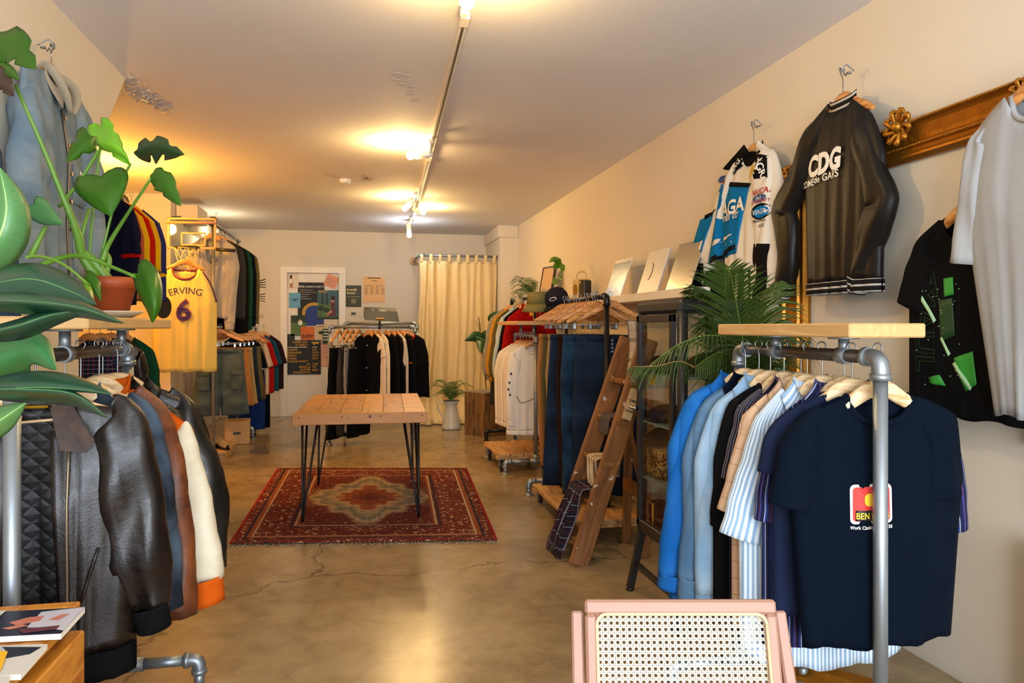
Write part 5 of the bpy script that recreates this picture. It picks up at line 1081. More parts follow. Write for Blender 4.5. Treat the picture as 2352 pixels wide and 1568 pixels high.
# black bomber
W = Wall(1, 2.09, 1936, 168); BS = cloth('black_satin_bomber', '#191715', .12, rough=.42)
pl_ = [W.l(*q) for q in ((1905, 238), (1878, 272), (1850, 312), (1822, 395), (1782, 478), (1790, 540), (1792, 610), (1788, 655))]; pr_ = [W.l(*q) for q in ((1955, 225), (1993, 254), (2006, 300), (2038, 390), (2062, 458), (2040, 530), (2012, 600), (1990, 655))]
z0 = W.l(1930, 245)[1]
g = garment('bomber_jacket', 'black bomber jacket with white lettering and striped ribs on the right wall', 'jacket', BS, W.h, W.rz, zn=z0, L=abs(W.l(1920, 650)[1] - z0), T=.038, sleeve='long', so={-1: pl_, 1: pr_}, auto=1, sww={0: [.03, .10, .13, .14, .17, .16, .14, .10]}, cw=.27, hw=.25, collar='stand', dip=.02, A=.006, hem=.055, cuff=.055, cm=striped('rib_black_white', '#131211', [], [(.03, 0, .34, '#e6dfd2')]), hemm=striped('rib_stripe_black_white', '#131211', [], [(.0275, .2, .3, '#e6dfd2')]), cufm=striped('rib_stripe_black_white', '#131211', [], [(.0275, .2, .3, '#e6dfd2')]), seed=9)
hanger(W.h, W.rz, 'black bomber jacket on the wall', 'wood', w=.2, drop=.1, hook=abs(z0) - .06); hook_on_wall(W, 'small wire hook above the black bomber jacket')
wtext('CDG', 1912, 377, .13, INKW, g, W, bold=.05, sx=.85); wtext('COME', 1872, 425, .045, INKW, g, W, bold=.01); wtext('de', 1897, 414, .043, INKW, g, W, bold=.01); wtext('GARS', 1930, 404, .046, INKW, g, W, bold=.01)
# black printed tee (graphic kept abstract)
W = Wall(1, 2.10, 2218, 388)
zt_ = W.l(2205, 497)[1]
g = garment('t_shirt', 'black T-shirt with bright green print hanging low on the right wall', 't-shirt', BLK, W.h, W.rz, zn=zt_, L=.715, T=.03, so={-1: [W.l(*q) for q in ((2160, 505), (2116, 548), (2100, 585), (2084, 630), (2067, 690))]}, auto=-1, sww={0: [.03, .1, .16, .18, .19]}, cw=.27, hw=.27, nw=.1, dip=.09, slope=.08, seed=12, flat=.3)
hanger(W.h, W.rz, 'black T-shirt with green print', 'wood', w=.22, drop=.11, hook=abs(zt_) - .05)
GP = mk('green_glow_print', '#2f9a35'); GD = mk('dark_green_ink', '#163d1a'); GW = mk('pale_green_print', '#b9e8b4')
def outline(s, px, py, size, rot=0, sx=1):
    x, z = W.l(px, py); M = T3(x, 0, z) @ Ry(rot)
    text(s, size, GD, g['o'], M, wrap=g['bvh'], off=.003, bold=.03, sx=sx); text(s, size, BLK, g['o'], M, wrap=g['bvh'], off=.004, bold=.005, sx=sx)
outline('DA', 2138, 655, .14, 0, .7); outline('MAUL', 2140, 750, .14, PI/2, .9)
qpatch('green_beam', W, [(2118, 665), (2124, 660), (2172, 735), (2166, 742)], GW, g, .006, 3); qpatch('green_beam', W, [(2180, 778), (2184, 773), (2204, 812), (2199, 818)], GW, g, .006, 3); qpatch('green_beam', W, [(2208, 835), (2215, 830), (2255, 890), (2249, 897)], GW, g, .006, 3)
qpatch('green_cloud', W, [(2210, 822), (2254, 806), (2266, 882), (2240, 898)], GP, g, .0045, 6); qpatch('green_figure_shape', W, [(2176, 690), (2206, 684), (2212, 770), (2180, 786)], GD, g, .0042, 6); qpatch('green_shape', W, [(2184, 640), (2205, 636), (2209, 676), (2188, 682)], GP, g, .0048, 5)
for a1, a2, a3, a4 in ((2150, 866, 2178, 880),): qpatch('green_shape', W, [(a1, a2), (a3, a2 - 6), (a3 + 14, a4 + 6), (a1 + 4, a4)], GP, g, .006, 4)
R3 = random.Random(4); x0s = []
for i in range(26): px, py = R3.uniform(2115, 2235), R3.uniform(640, 900); qpatch('print_speck', W, [(px, py), (px + 2, py), (px + 2, py + 2), (px, py + 2)], GW, g, .005, 1)
# grey tee at the right edge
W = Wall(1, 2.0, 2392, 130)
zt_ = W.l(2392, 195)[1]
g = garment('t_shirt', 'heather grey T-shirt cut by the right edge of the picture', 't-shirt', cloth('heather_grey', '#a3a5a6', .08), W.h, W.rz, zn=zt_, L=1.0, T=.04, cw=.285, hw=abs(W.l(2290, 960)[0]), so={-1: [W.l(*q) for q in ((2290, 262), (2246, 305), (2230, 345), (2207, 480), (2191, 603))]}, auto=-1, sww={0: [.02, .05, .085, .10, .11]}, nw=.1, dip=.1, slope=.09, seed=2, flat=.4)
hanger(W.h, W.rz, 'heather grey T-shirt', 'wood', w=.22, drop=.11, hook=abs(zt_) - .05)
# denim jackets on the left wall
W = Wall(-1, -1.235, 118, 112); zt_ = W.l(118, 182)[1]
LD = denim('washed_denim', '#6c8294', '#aab6b8', .7)
g = garment('denim_jacket', 'pale washed denim jacket with a cream fleece collar high on the left wall', 'jacket', LD, W.h, W.rz, zn=zt_, L=abs(W.l(120, 655)[1] - zt_), T=.055, sleeve='long', so={-1: [W.l(*q) for q in ((88, 172), (56, 192), (44, 250), (35, 340), (30, 460), (25, 660))], 1: [W.l(*q) for q in ((158, 185), (174, 232), (190, 300), (207, 385), (214, 480), (217, 650))]}, auto=1, sww={0: [.04, .13, .2, .21, .19, .17]}, cw=.27, hw=.28, nw=.085, slope=.08, collar='shirt', cm=cloth('fleece_collar', '#a89c86', .1, fuzz=.3), placket=False, A=.012, buttons=0, seed=14)
for i in range(6): q_ = g['put'](.022, zt_ - .15 - .115*i, .010); b = MB(); b.cyl(q_ + Vector((0, .004, 0)), q_ - Vector((0, .002, 0)), .009, 10); b.build('button', mat('tarnished_zip', '#7c6c58', .4, .8), g['o'])
for sg in (-1, 1): MB().tube([(sg*.012, -.075, zt_ - .135), (sg*.06, -.075, zt_ - .075), (sg*.105, -.05, zt_ - .005), (sg*.085, -.01, zt_ + .03), (sg*.03, .03, zt_ + .035)], [.010, .016, .019, .018, .014], 12, 14, flat=.8).build('fleece_collar', cloth('fleece_collar', '#a89c86', .1, fuzz=.3), g['o'])
W_ = W; MB().tube([g['put'](.0, zt_ - .12 - .07*i, .006) for i in range(11)], .005, 6).build('zip', mat('tarnished_zip', '#7c6c58', .4, .8), g['o'])
def lrect(x0, z0_, x1, z1, nm, m, g=g, off=.004): b = MB(); b.grid(lambda u, v: (g['put'](x0 + (x1-x0)*u, z0_ + (z1-z0_)*v, off), (x0 + (x1-x0)*u, z0_ + (z1-z0_)*v)), 6, 6); return b.build(nm, m, g['o'], solid=.003)
lrect(.05, zt_ - .33, .2, zt_ - .50, 'chest_pocket', denim('washed_denim_pocket', '#6d89a2', '#b9c4c8', .5)); lrect(.14, zt_ - .345, .185, zt_ - .39, 'cloth_badge', PAPER, off=.008); lrect(.05, zt_ - .56, .2, zt_ - .80, 'lower_pocket', denim('washed_denim_pocket', '#6d89a2', '#b9c4c8', .5))
hanger(W.h, W.rz, 'pale denim jacket on the left wall', 'wood', w=.2, drop=.1, hook=abs(zt_) - .07); hook_on_wall(W, 'small wire hook above the pale denim jacket')
W = Wall(-1, -1.13, -72, 140); zt_ = -.22
g = garment('denim_jacket', 'mid blue denim jacket cut by the left edge of the picture', 'jacket', denim('mid_denim', '#2c4a6c', '#5a7a9a', .2), W.h, W.rz, zn=zt_, L=.7, T=.05, sleeve='long', sw=.2, cw=.26, hw=.25, slope=.08, collar='shirt', ls=.6, spl=.03)
hanger(W.h, W.rz, 'mid blue denim jacket', 'wood', w=.19, drop=.1, hook=.15)
# ================================================================ gilt frame on the right wall
def gilt_mb(b, a, c, ins, W_=.15, dep=.07, X=2.19):
    """moulding from a to c (points (y,z) on the wall), inner side direction ins; mitred at both ends"""
    prof = [(0, 0), (.0, .8), (.05, 1), (.10, 1), (.14, .8), (.20, .72), (.45, .55), (.55, .5), (.60, .62), (.66, .62), (.70, .45), (.78, .40), (.84, .48), (.90, .48), (1.0, .2), (1.0, 0)]
    d = (Vector(c) - Vector(a)).normalized(); rows = []
    for e, s_ in ((a, 1), (c, -1)): rows.append([Vector((X - .004 - q * dep, (e[0] + ins[0]*p*W_ + d.x*s_*p*W_), (e[1] + ins[1]*p*W_ + d.y*s_*p*W_))) for p, q in prof])
    k = len(b.V); n = len(prof); b.V += rows[0] + rows[1]
    for i in range(n - 1): b.face([k+i, k+i+1, k+n+i+1, k+n+i])
    b.face(range(k, k+n)); b.face(reversed(range(k+n, k+2*n)))
fy0 = P(1807, 500, X=2.15).y; ft = P(1850, 368, X=2.14).z; fy1 = 1.3; fb = .004
gf = thing('gilt_frame', 'large ornate empty gilt frame fixed to the right wall behind the clothes', 'picture frame', (0, 0, 0))
b = MB(); gilt_mb(b, (fy0, ft), (fy1, ft), (0, -1)); b.build('top_rail', GOLD, gf); b = MB(); gilt_mb(b, (fy0, fb), (fy0, ft), (-1, 0)); b.build('side_stile', GOLD, gf); 
def beads(b, a, c, n, X, r=.0045):
    for i in range(n): t = (i + .5)/n; q = Vector((X, a[0] + (c[0]-a[0])*t, a[1] + (c[1]-a[1])*t)); b.lathe([(0, -r), (r*.8, -r*.5), (r, 0), (r*.8, r*.5), (0, r)], q, 6)
b = MB(); beads(b, (fy0 - .02, ft - .01), (fy1 + .02, ft - .01), 170, 2.113, .0065); beads(b, (fy0 - .11, ft - .095), (fy1 + .1, ft - .095), 120, 2.143, .006); k = b.build('beading', GOLD, gf); k['kind'] = 'stuff'
b = MB(); beads(b, (fy0 - .01, fb), (fy0 - .01, ft), 150, 2.113, .0065); beads(b, (fy0 - .095, fb + .1), (fy0 - .095, ft - .1), 120, 2.143, .006); k = b.build('beading', GOLD, gf); k['kind'] = 'stuff'
def orn(y, z, s_=1):
    b = MB(); r = random.Random(8)
    for i in range(9):
        a = i/9*2*PI; r1 = .052*s_; c = Vector((2.115, y + math.cos(a)*r1*.35, z + math.sin(a)*r1*.35)); e = Vector((2.105, y + math.cos(a + .5)*r1, z + math.sin(a + .5)*r1)); e2 = Vector((2.115, y + math.cos(a + .95)*r1*.85, z + math.sin(a + .95)*r1*.85)); b.tube([c, e, e2], [.007*s_, .009*s_, .004*s_], 8, 8)
    b.lathe([(0, -.02*s_), (.014*s_, -.012*s_), (.02*s_, 0), (.014*s_, .012*s_), (0, .02*s_)], (2.108, y, z), 12); return b
oy = P(2062, 292, X=2.11); orn(oy.y, oy.z - .0, 1.3).build('scroll_ornament', GOLD, gf); oy = P(2350, 212, X=2.11); orn(oy.y, oy.z, .9).build('scroll_ornament', GOLD, gf); orn(fy0 - .07, ft - .06, .9).build('scroll_ornament', GOLD, gf)
gf2 = thing('gilt_frame', 'low gilt frame edge standing on the floor under the striped shirts', 'picture frame', (0, 0, 0))
a_ = P(1832, 1532, Z=.03); c_ = Vector((2.1, 1.98, .03)); dd = (c_ - a_).normalized(); sd = Vector((dd.y, -dd.x, 0))
def g2(b, p, q, w): s_ = sd * w; b.prism([p, p + s_, p + s_ + Vector((0, 0, .03)), p + s_*.5 + Vector((0, 0, .05)), p + Vector((0, 0, .06))], q - p)
b = MB(); g2(b, Vector((a_.x, a_.y, 0)), Vector((c_.x, c_.y, 0)), .07); b.build('bottom_rail', GOLD, gf2); b = MB(); q = Vector((c_.x, c_.y, 0)); b.box((q.x - .0, q.y - .05, 0), (q.x + .05, q.y + .0, .63), bev=.01); b.build('side_stile', GOLD, gf2)
# ================================================================ ledge shelf and things on it
LZ = 1.558; lx = 1.94
ledge = thing('wall_shelf', 'long white wall shelf along the right wall', 'shelf', (0, 0, 0)); MB().box((lx, 4.02, LZ - .05), (RX - .001, 8.1, LZ), bev=.003).build('board', TRIMM, ledge); MB().box((lx - .018, 4.01, LZ - .058), (lx - .0005, 8.11, LZ - .002), bev=.002).build('front_edge', TRIMM, ledge)
def onledge(px, X=2.04): q = P(px, 700, X=X); return q.y
def sleeve_cover(px0, px1, ptop, label, m, extra=None, lean=.06, Xb=2.0):
    y0, y1 = P(px0, 660, X=Xb).y, P(px1, 660, X=Xb).y; yc = (y0 + y1)/2; w = abs(y0 - y1)/2; h = .32; o = thing('record_sleeve', label, 'record sleeve', (Xb, yc, LZ), 0); M = Matrix.Rotation(.32, 4, 'Y')
    o.rotation_euler = (0, .32, 0); MB().box((0, -w, .0), (.006, w, h), bev=.001).build('cover', m, o)
    if extra: extra(o, w, h)
    return o
SIL = mat('silver_foil', '#b9b6b0', .25, .85, bump=(20, .25)); IVP = mk('ivory_card', '#d8d2c6', .35)
def ex1(o, w, h): MB().box((-.001, -w + .01, .01), (0, w - .01, h - .03)).build('plastic_wrap', mat('blue_silver_foil', '#8f98a6', .2, .8, bump=(25, .3)), o)
def ex2(o, w, h): b = MB(); b.tube([(-.001, w*.25 + .035*math.cos(t), h*.5 + .06*math.sin(t)) for t in [i/10*PI + PI/2 for i in range(11)]], .003, 5); b.build('printed_arc', INKB, o); MB().box((.008, -w, .0), (.012, w - .01, h - .004)).build('second_sleeve', mk('lilac_card', '#b7b2c4'), o)
def ex3(o, w, h): MB().box((-.001, -w + .002, h - .07), (0, -w + .05, h - .01)).build('sticker', PAPER, o)
for pxs, lb, m_, ex in (((1388, 1425), 'silver foil record sleeve leaning nearest the radio on the shelf', IVP, ex1), ((1462, 1508), 'pale record sleeve with a thin black arc on the shelf', IVP, ex2), ((1528, 1585), 'shiny silver record sleeve with a white corner sticker on the shelf', SIL, ex3)):
    yb, ya = P(pxs[0], 668, X=1.97).y, P(pxs[1], 668, X=1.97).y; o = sleeve_cover(pxs[0], pxs[1], 0, lb, m_, ex, Xb=1.97)
# radio
ry = onledge(1331); rd = thing('portable_radio', 'retro cream and black portable radio with a carry handle on the shelf', 'radio', (2.06, ry, LZ), math.radians(28)); RC = mat('radio_cream', '#cdb272', .4); RDK = mat('radio_dark', '#1d1d22', .4)
MB().box((-.06, -.14, 0), (.06, .14, .19), bev=.02).build('body', RC, rd); MB().box((-.063, -.02 - .115, .01), (-.058, -.02, .18)).build('speaker_grille', RDK, rd); b = MB(); b.cyl((-.059, .06, .1), (-.068, .06, .1), .045, 24); b.build('dial', mat('brass', '#8d6c34', .35, .7), rd); b = MB(); b.cyl((-.064, -.05, .16), (-.07, -.05, .16), .014, 14); b.build('knob', RC, rd)
MB().tube([(0, -.1, .18), (0, -.095, .235), (0, 0, .255), (0, .095, .235), (0, .1, .18)], .009, 8, 20, flat=1).build('handle', RC, rd)
MB().box((-.061, -.146, .012), (.061, -.128, .178), bev=.012).build('side_panel', RDK, rd); rd.scale = (.75, .6, 1.12)
# picture frame, ledge plants
fy = onledge(1258, 2.05); fr = thing('framed_print', 'dark framed print leaning on the far end of the shelf', 'picture', (1.99, fy, LZ), math.radians(-38)); fr.rotation_euler = (0, .18, math.radians(12)); w, h = .15, .44
FB = mat('dark_frame', '#3c2c24', .5)
for lo_, hi_ in (((0, -w, 0), (.03, -w + .015, h)), ((0, w - .015, 0), (.03, w, h)), ((0, -w, 0), (.03, w, .015)), ((0, -w, h - .015), (.03, w, h))): MB().box(lo_, hi_, bev=.002).build('frame_bar', FB, fr)
MB().box((.008, -w, 0), (.02, w, h)).build('print', mk('faded_print', '#c9a06a'), fr); MB().prism([(.0075, -w + .02, .05), (.0075, w - .03, .08), (.0075, w - .06, .2), (.0075, -w + .04, .16)], (-.0005, 0, 0)).build('printed_shape', mk('grey_print', '#9c9a88'), fr)
def pot(o, r, h, m): MB().lathe([(0, 0), (r*.75, 0), (r, h), (r*.93, h), (r*.88, h*.85), (0, h*.85)], n=18).build('pot', m, o)
fp = P(1222, 680, X=2.03); fn_ = thing('potted_fern', 'feathery potted fern at the left end of the shelf', 'plant', (2.03, fp.y, LZ)); pot(fn_, .07, .1, mat('pale_pot', '#b9a98c', .6)); r = random.Random(9)
for i in range(16): a = i*2.4; l = r.uniform(.1, .24); hh = r.uniform(.12, .3); a = a if math.cos(a) < .3 else PI - a; frond(fn_, [(0, 0, .08), (math.cos(a)*l*.4, math.sin(a)*l*.4, .08 + hh*.7), (math.cos(a)*l, math.sin(a)*l, .08 + hh), (math.cos(a)*l*1.5, math.sin(a)*l*1.5, .05 + hh*.9)], GRN, 9, .09, .010, .4, stem_m=GRN2)
tq = P(1282, 612, D=7.0); tp_ = thing('trailing_pothos', 'trailing heart-leaved plant above the framed print on the shelf', 'plant', (tq.x, tq.y, tq.z)); LG = mat('bright_leaf_green', '#5e8a1e', .4, var=.2)
for m4, a, c in ([(1280, 600, 7), (1270, 596, 6.9), (1261, 603, 6.9)], 6, 7), ([(1277, 606, 7), (1284, 600, 6.9), (1286, 592, 6.85)], 7, 7), ([(1280, 605, 7), (1276, 612, 6.9), (1272, 606, 6.85)], 8, 8), ([(1284, 606, 7), (1290, 612, 6.9), (1295, 618, 6.9)], 6, 6), ([(1290, 610, 7), (1292, 618, 6.95), (1288, 627, 6.9)], 6, 6), ([(1286, 634, 7), (1288, 640, 6.95), (1292, 644, 6.9)], 4, 4), ([(1278, 640, 7), (1274, 648, 6.9), (1272, 655, 6.9)], 8, 7): leaf(m4, a, c, LG, tp_, .02, .02, 'heart', 10)
stemp([(1284, 680, 7.05), (1290, 650, 7.0), (1291, 620, 7.0), (1280, 604, 7)], .003, GRN2, tp_); stemp([(1291, 640, 7.0), (1280, 642, 7.0)], .003, GRN2, tp_, seg=4)
MB().lathe([(0, -.33), (.04, -.33), (.05, -.22), (0, -.22)], (0, 0, 0), 16).build('pot', mat('terracotta_small', '#a0522a', .7), tp_)
sp = P(1195, 685, D=7.9); s2 = thing('spider_plant', 'pale arching spider plant by the end of the far rack', 'plant', (sp.x, sp.y, sp.z)); r = random.Random(4)
for i in range(16): a = r.uniform(0, 6.28); l = r.uniform(.1, .2); MB().tube([(0, 0, 0), (math.cos(a)*l*.5, math.sin(a)*l*.5, .07), (math.cos(a)*l, math.sin(a)*l, -.02)], [.005, .006, .001], 4, 8, flat=.3).build('blade', mat('pale_blade', '#98a06a', .5), s2)
MB().lathe([(0, -.09), (.04, -.09), (.055, 0), (.05, 0), (0, -.01)], n=14).build('pot', mat('pale_pot', '#b9a98c', .6), s2)
# hats on stands
def hat_stand(o, h): MB().tube([(0, 0, 0), (0, 0, h)], .005, 8).build('stand_rod', CHROME, o)
hy = 6.48; hx = P(1240, 700, Y=hy).x
o = thing('hat_stand', 'thin metal rod stand under the olive bucket hat', 'hat stand', (hx, hy, 1.371)); MB().lathe([(.05, 0), (.05, .006), (.006, .01)], n=20).build('base', CHROME, o); hat_stand(o, .15)
bh = thing('bucket_hat', 'olive bucket hat on a thin stand', 'hat', (hx - .02, hy, 1.47)); OL = cloth('olive_cotton', '#7d7446', .1)
MB().lathe([(.0, .165), (.07, .165), (.085, .155), (.10, .06)], n=30).build('crown', OL, bh, solid=.003); MB().lathe([(.10, .062), (.12, .03), (.15, -.005)], n=30).build('brim', OL, bh, solid=.003); bh.rotation_euler = (.1, -.05, 0)
hx2 = P(1284, 700, Y=6.35).x; o = thing('hat_stand', 'thin metal rod stand under the dark baseball cap', 'hat stand', (hx2, 6.42, 1.371)); MB().lathe([(.05, 0), (.05, .006), (.006, .01)], n=20).build('base', CHROME, o); hat_stand(o, .20)
cp = thing('baseball_cap', 'dark navy baseball cap with an oval badge and open strap on a stand', 'cap', (hx2 + .0, 6.40, 1.54)); CN = cloth('cap_navy', '#262430', .12)
MB().lathe([(0, .12), (.03, .118), (.065, .10), (.09, .06), (.098, .0)], n=28, sy=1.1).build('crown', CN, cp, solid=.003)
def brim(u, v): a = -PI/2 - 1.25 + 2.5*u; r0 = .098 + .075*v*math.cos((u - .5)*2.4); return Vector((math.cos(a)*r0, math.sin(a)*r0*1.1, .0 - .025*v - .02*abs(u-.5)*v)), (u, v)
b = MB(); b.grid(brim, 20, 5); b.build('peak', CN, cp, solid=.004); cp.rotation_euler = (.25, -.2, -.55); cp.scale = (1.15, 1.15, 1.15)
b = MB(); b.prism([(.028*math.cos(t/16*2*PI), -.1085, .05 + .014*math.sin(t/16*2*PI)) for t in range(16)], (0, .012, 0)); b.build('oval_badge', INKW, cp); b = MB(); b.prism([(.023*math.cos(t/16*2*PI), -.110, .05 + .010*math.sin(t/16*2*PI)) for t in range(16)], (0, .012, 0)); b.build('oval_badge', CN, cp)
ot = thing('hang_tag', 'orange card tag hanging behind the bucket hat', 'tag', P(1256, 712, D=6.9)); MB().box((-.02, 0, -.07), (.02, .002, .07)).build('card', mk('orange_card', '#d28a1c'), ot)
ot = thing('hang_tag', 'yellow paper tag at the neck of the red jacket', 'tag', P(1220, 715, D=6.95)); MB().box((-.016, 0, -.04), (.016, .002, .04)).build('card', YTAG, ot)
# ================================================================ step ladder
LW = wood('ladder_wood', '#6d3616', '#a45f2c', 1, 2, .5)
def ladder_mat():
    n = NT('paint_spotted_wood'); v = n.coord('Object'); g = n.noise(n.coord('Object', (7, 7, 1)), 2.4, 5, .6, 1); c = n.ramp(g, [(.3, lin('#5e3816')), (.7, lin('#a06830'))])
    s_ = n.noise(v, 17, 4, .6); c = n.mix(n.math('GREATER_THAN', s_, .655), c, lin('#cfc6bb')[:3]); n.base(c); n.rough(.5); return n.m
LWM = ladder_mat()
ld = thing('step_ladder', 'paint-spotted wooden step ladder draped with scarves', 'ladder', (0, 0, 0))
def plank(a, c, w, t, wd, m, name, parent, bev=.003):
    a, c, wd = Vector(a), Vector(c), Vector(wd); d = (c - a).normalized(); wd = (wd - d*wd.dot(d)).normalized(); td = d.cross(wd); M = Matrix((wd, td, d)).transposed().to_4x4(); M.translation = a
    b = MB(); b.box((-w/2, -t/2, 0), (w/2, t/2, (c - a).length), bev=bev); return b.build(name, m, parent, M=M)
lx0, lx1, lzt = 1.182, 1.60, 1.2
def lX(z): return lx0 + (lx1 - lx0) * z / lzt
for y0, y1 in ((3.875, 3.93), (4.29, 4.25)): plank((lx0, y0, 0), (lx1 + .02, y1, lzt + .05), .115, .03, (1, 0, 0), LWM, 'front_rail', ld, .008)
for y in (3.94, 4.24): plank((1.60, y, 0), (1.63, y, 1.12), .05, .025, (1, 0, 0), LWM, 'rear_leg', ld)
for z, nm in ((.12, 1), (.33, 1), (.55, 1), (.78, 1), (1.0, 1)): MB().box((lX(z) - .045, 3.88, z - .012), (lX(z) + .05, 4.29, z + .012), bev=.002).build('step', LWM, ld)
MB().box((1.585, 3.92, .32), (1.605, 4.26, .40)).build('cross_brace', LWM, ld); plank((1.60, 3.94, .35), (1.60, 4.24, .75), .04, .015, (1, 0, 0), LWM, 'cross_brace', ld)
M = plank((lX(.80) - .0, 3.8745, .80), (lX(.97), 3.882, .97), .05, .0315, (1, 0, 0), mk('worn_label', '#bfa277'), 'paper_label', ld)
for s_, k in (('CLIMA', .11), ('LADDER', .05)): text(s_, .017, INKB, M, T3(0, 0, 0) @ T3(0, -.0165, k), bold=.02, sx=1)
def drape(name, label, cat, m, y0, y1, z, front, back, step_x, puff=.012, fr=0, seed=1, out=.03, skew=0):
    o = thing(name, label, cat, (0, 0, 0)); r = random.Random(seed); p = r.random()*6; tot = front + back + .1
    def f(u, v):
        s_ = v * tot; y = y0 + (y1 - y0)*u + skew * max(0, (s_ - .1 - back)) * 1.0
        fo = puff * math.sin(u * 19 + p) + puff * .5 * math.sin(u*37 + v*6)
        if s_ < back: x = step_x + .062 + fo * .5; zz = z + .016 - (back - s_)
        elif s_ < back + .1: k = (s_ - back)/.1; x = step_x + .062 - .124*k; zz = z + .018 + .006 * math.sin(PI*k) + abs(fo)*.3
        else: k = s_ - back - .1; x = step_x - .064 - fo * min(1, k*8) - out * k; zz = z + .016 - k
        return Vector((x, y, zz)), (u * (y1 - y0), s_)
    b = MB(); b.grid(f, 34, 36); b.build('woven_cloth', m, o, solid=.006)
    if fr:
        b = MB()
        for i in range(14):
            q = f((i + .5)/14, 1)[0]; b.tube([q, q + Vector((.004*math.sin(i*3), .006*math.sin(i*2), -fr*.5)), q + Vector((.01*math.sin(i), .01*math.cos(i*2), -fr))], .004, 5, 5)
        k = b.build('fringe', m, o); k['kind'] = 'stuff'
    return o
drape('scarf', 'cream scarf with thin dark stripes over the middle ladder step', 'scarf', striped('cream_stripe_scarf', '#cdb894', [(.045, 0, .28, '#4c3c30')]), 3.93, 4.12, .55, .20, .10, lX(.55), fr=.07, seed=3, out=-.1)
drape('scarf', 'dark tartan scarf hanging to the floor from the lower ladder step', 'scarf', striped('dark_tartan', '#1c1822', [(.05, 0, .08, '#8d8a98'), (.05, .4, .05, '#6b2c2c')], [(.06, 0, .07, '#8d8a98'), (.06, .5, .05, '#6b2c2c')]), 3.98, 4.22, .37, .33, .12, lX(.33), fr=.05, seed=6, out=.38, puff=.02, skew=.0)
drape('knitted_hat', 'grey-brown fluffy knit draped over the upper ladder step', 'knitwear', mat('fluffy_knit', '#5a4c40', .95, bump=(60, .9, .02), var=.4), 3.95, 4.10, .78, .09, .05, lX(.78), seed=8, puff=.02)
so = thing('scarf', 'beige checked scarf hanging beside the glass cabinet', 'scarf', (1.62, 3.62, 0)); b = MB(); b.grid(lambda u, v: (Vector((-.06 + .11*u + .02*math.sin(v*5), .02*math.sin(u*14 + v*4), 1.36 - .50*v)), (u*.11, v*.5)), 14, 20); b.build('woven_cloth', striped('beige_check_scarf', '#c4b096', [(.05, 0, .1, '#1c1512')], [(.12, 0, .06, '#1c1512'), (.12, .1, .06, '#1c1512'), (.12, .5, .02, '#8c2a22')]), so, solid=.006)
so.location = P(1462, 735, D=4.35) - Vector((0, 0, 1.36)); 
# ================================================================ glass cabinet
GX0, GX1, GY0, GY1, GZ0, GZ1 = 1.36, 1.76, 2.95, 3.45, .31, 1.44
CG = mat('cabinet_grey_steel', '#2e2e30', .35, .35); gl = NT('clear_glass'); n_ = gl.n; o_ = [x for x in n_ if x.type == 'OUTPUT_MATERIAL'][0]; tr_ = n_.new('ShaderNodeBsdfTransparent'); gs = n_.new('ShaderNodeBsdfGlossy'); gs.inputs['Roughness'].default_value = .03; mx = n_.new('ShaderNodeMixShader'); lw = n_.new('ShaderNodeLayerWeight'); pw = n_.new('ShaderNodeMath'); pw.operation = 'POWER'; pw.inputs[1].default_value = 3; gl.l.new(lw.outputs['Facing'], pw.inputs[0]); pm_ = n_.new('ShaderNodeMath'); pm_.operation = 'MULTIPLY_ADD'; pm_.inputs[1].default_value = .35; pm_.inputs[2].default_value = .04; gl.l.new(pw.outputs[0], pm_.inputs[0])
gl.l.new(pm_.outputs[0], mx.inputs[0]); gl.l.new(tr_.outputs[0], mx.inputs[1]); gl.l.new(gs.outputs[0], mx.inputs[2]); gl.l.new(mx.outputs[0], o_.inputs[0]); tr_.inputs[0].default_value = (.93, .95, .94, 1); GLASS = gl.m
gc = thing('glass_cabinet', 'dark grey metal display cabinet with glass sides on splayed legs', 'cabinet', (0, 0, 0))
MB().box((GX0 - .006, GY0 - .006, GZ1 - .06), (GX1 + .006, GY1 + .006, GZ1), bev=.015).build('top_panel', CG, gc); MB().box((GX0, GY0, GZ0), (GX1, GY1, GZ0 + .03), bev=.004).build('bottom_panel', CG, gc)
for x in (GX0, GX1):
    for y in (GY0, GY1): s3 = 1 if x == GX0 else -1; s4 = 1 if y == GY0 else -1; b = MB(); b.tube([(x + s3*.02, y + s4*.02, GZ0), (x + s3*.02, y + s4*.02, GZ1 - .01)], .024, 14); b.build('corner_post', CG, gc); plank((x - s3*.03, y - s4*.02, .012), (x + s3*.02, y + s4*.02, GZ0), .035, .03, (1, 0, 0), CG, 'leg', gc); MB().lathe([(.02, 0), (.018, .015)], (x - s3*.03, y - s4*.02, 0), 12).build('foot_cap', BLACK, gc)
MB().box((GX0 - .012, GY0 + .0, .12), (GX0 + .008, GY1, .145)).build('stretcher', CG, gc); MB().box((GX1 - .01, GY0, .12), (GX1 + .01, GY1, .145)).build('stretcher', CG, gc)
dr = MB().box((GX0 - .012, GY0 + .045, GZ0 + .04), (GX0 - .006, GY1 - .045, GZ1 - .07)).build('door_glass', GLASS, gc)
for lo_, hi_ in (((GX0 - .02, GY0 + .04, GZ0 + .035), (GX0, GY0 + .075, GZ1 - .065)), ((GX0 - .02, GY1 - .075, GZ0 + .035), (GX0, GY1 - .04, GZ1 - .065)), ((GX0 - .02, GY0 + .04, GZ1 - .10), (GX0, GY1 - .04, GZ1 - .065)), ((GX0 - .02, GY0 + .04, GZ0 + .035), (GX0, GY1 - .04, GZ0 + .07))): MB().box(lo_, hi_, bev=.003).build('door_frame_bar', CG, gc)
for z in (GZ1 - .25, GZ0 + .25): b = MB(); b.tube([(GX0 - .022, GY0 + .05, z - .03), (GX0 - .022, GY0 + .05, z + .03)], .007, 10); b.build('hinge', CHROME, gc)
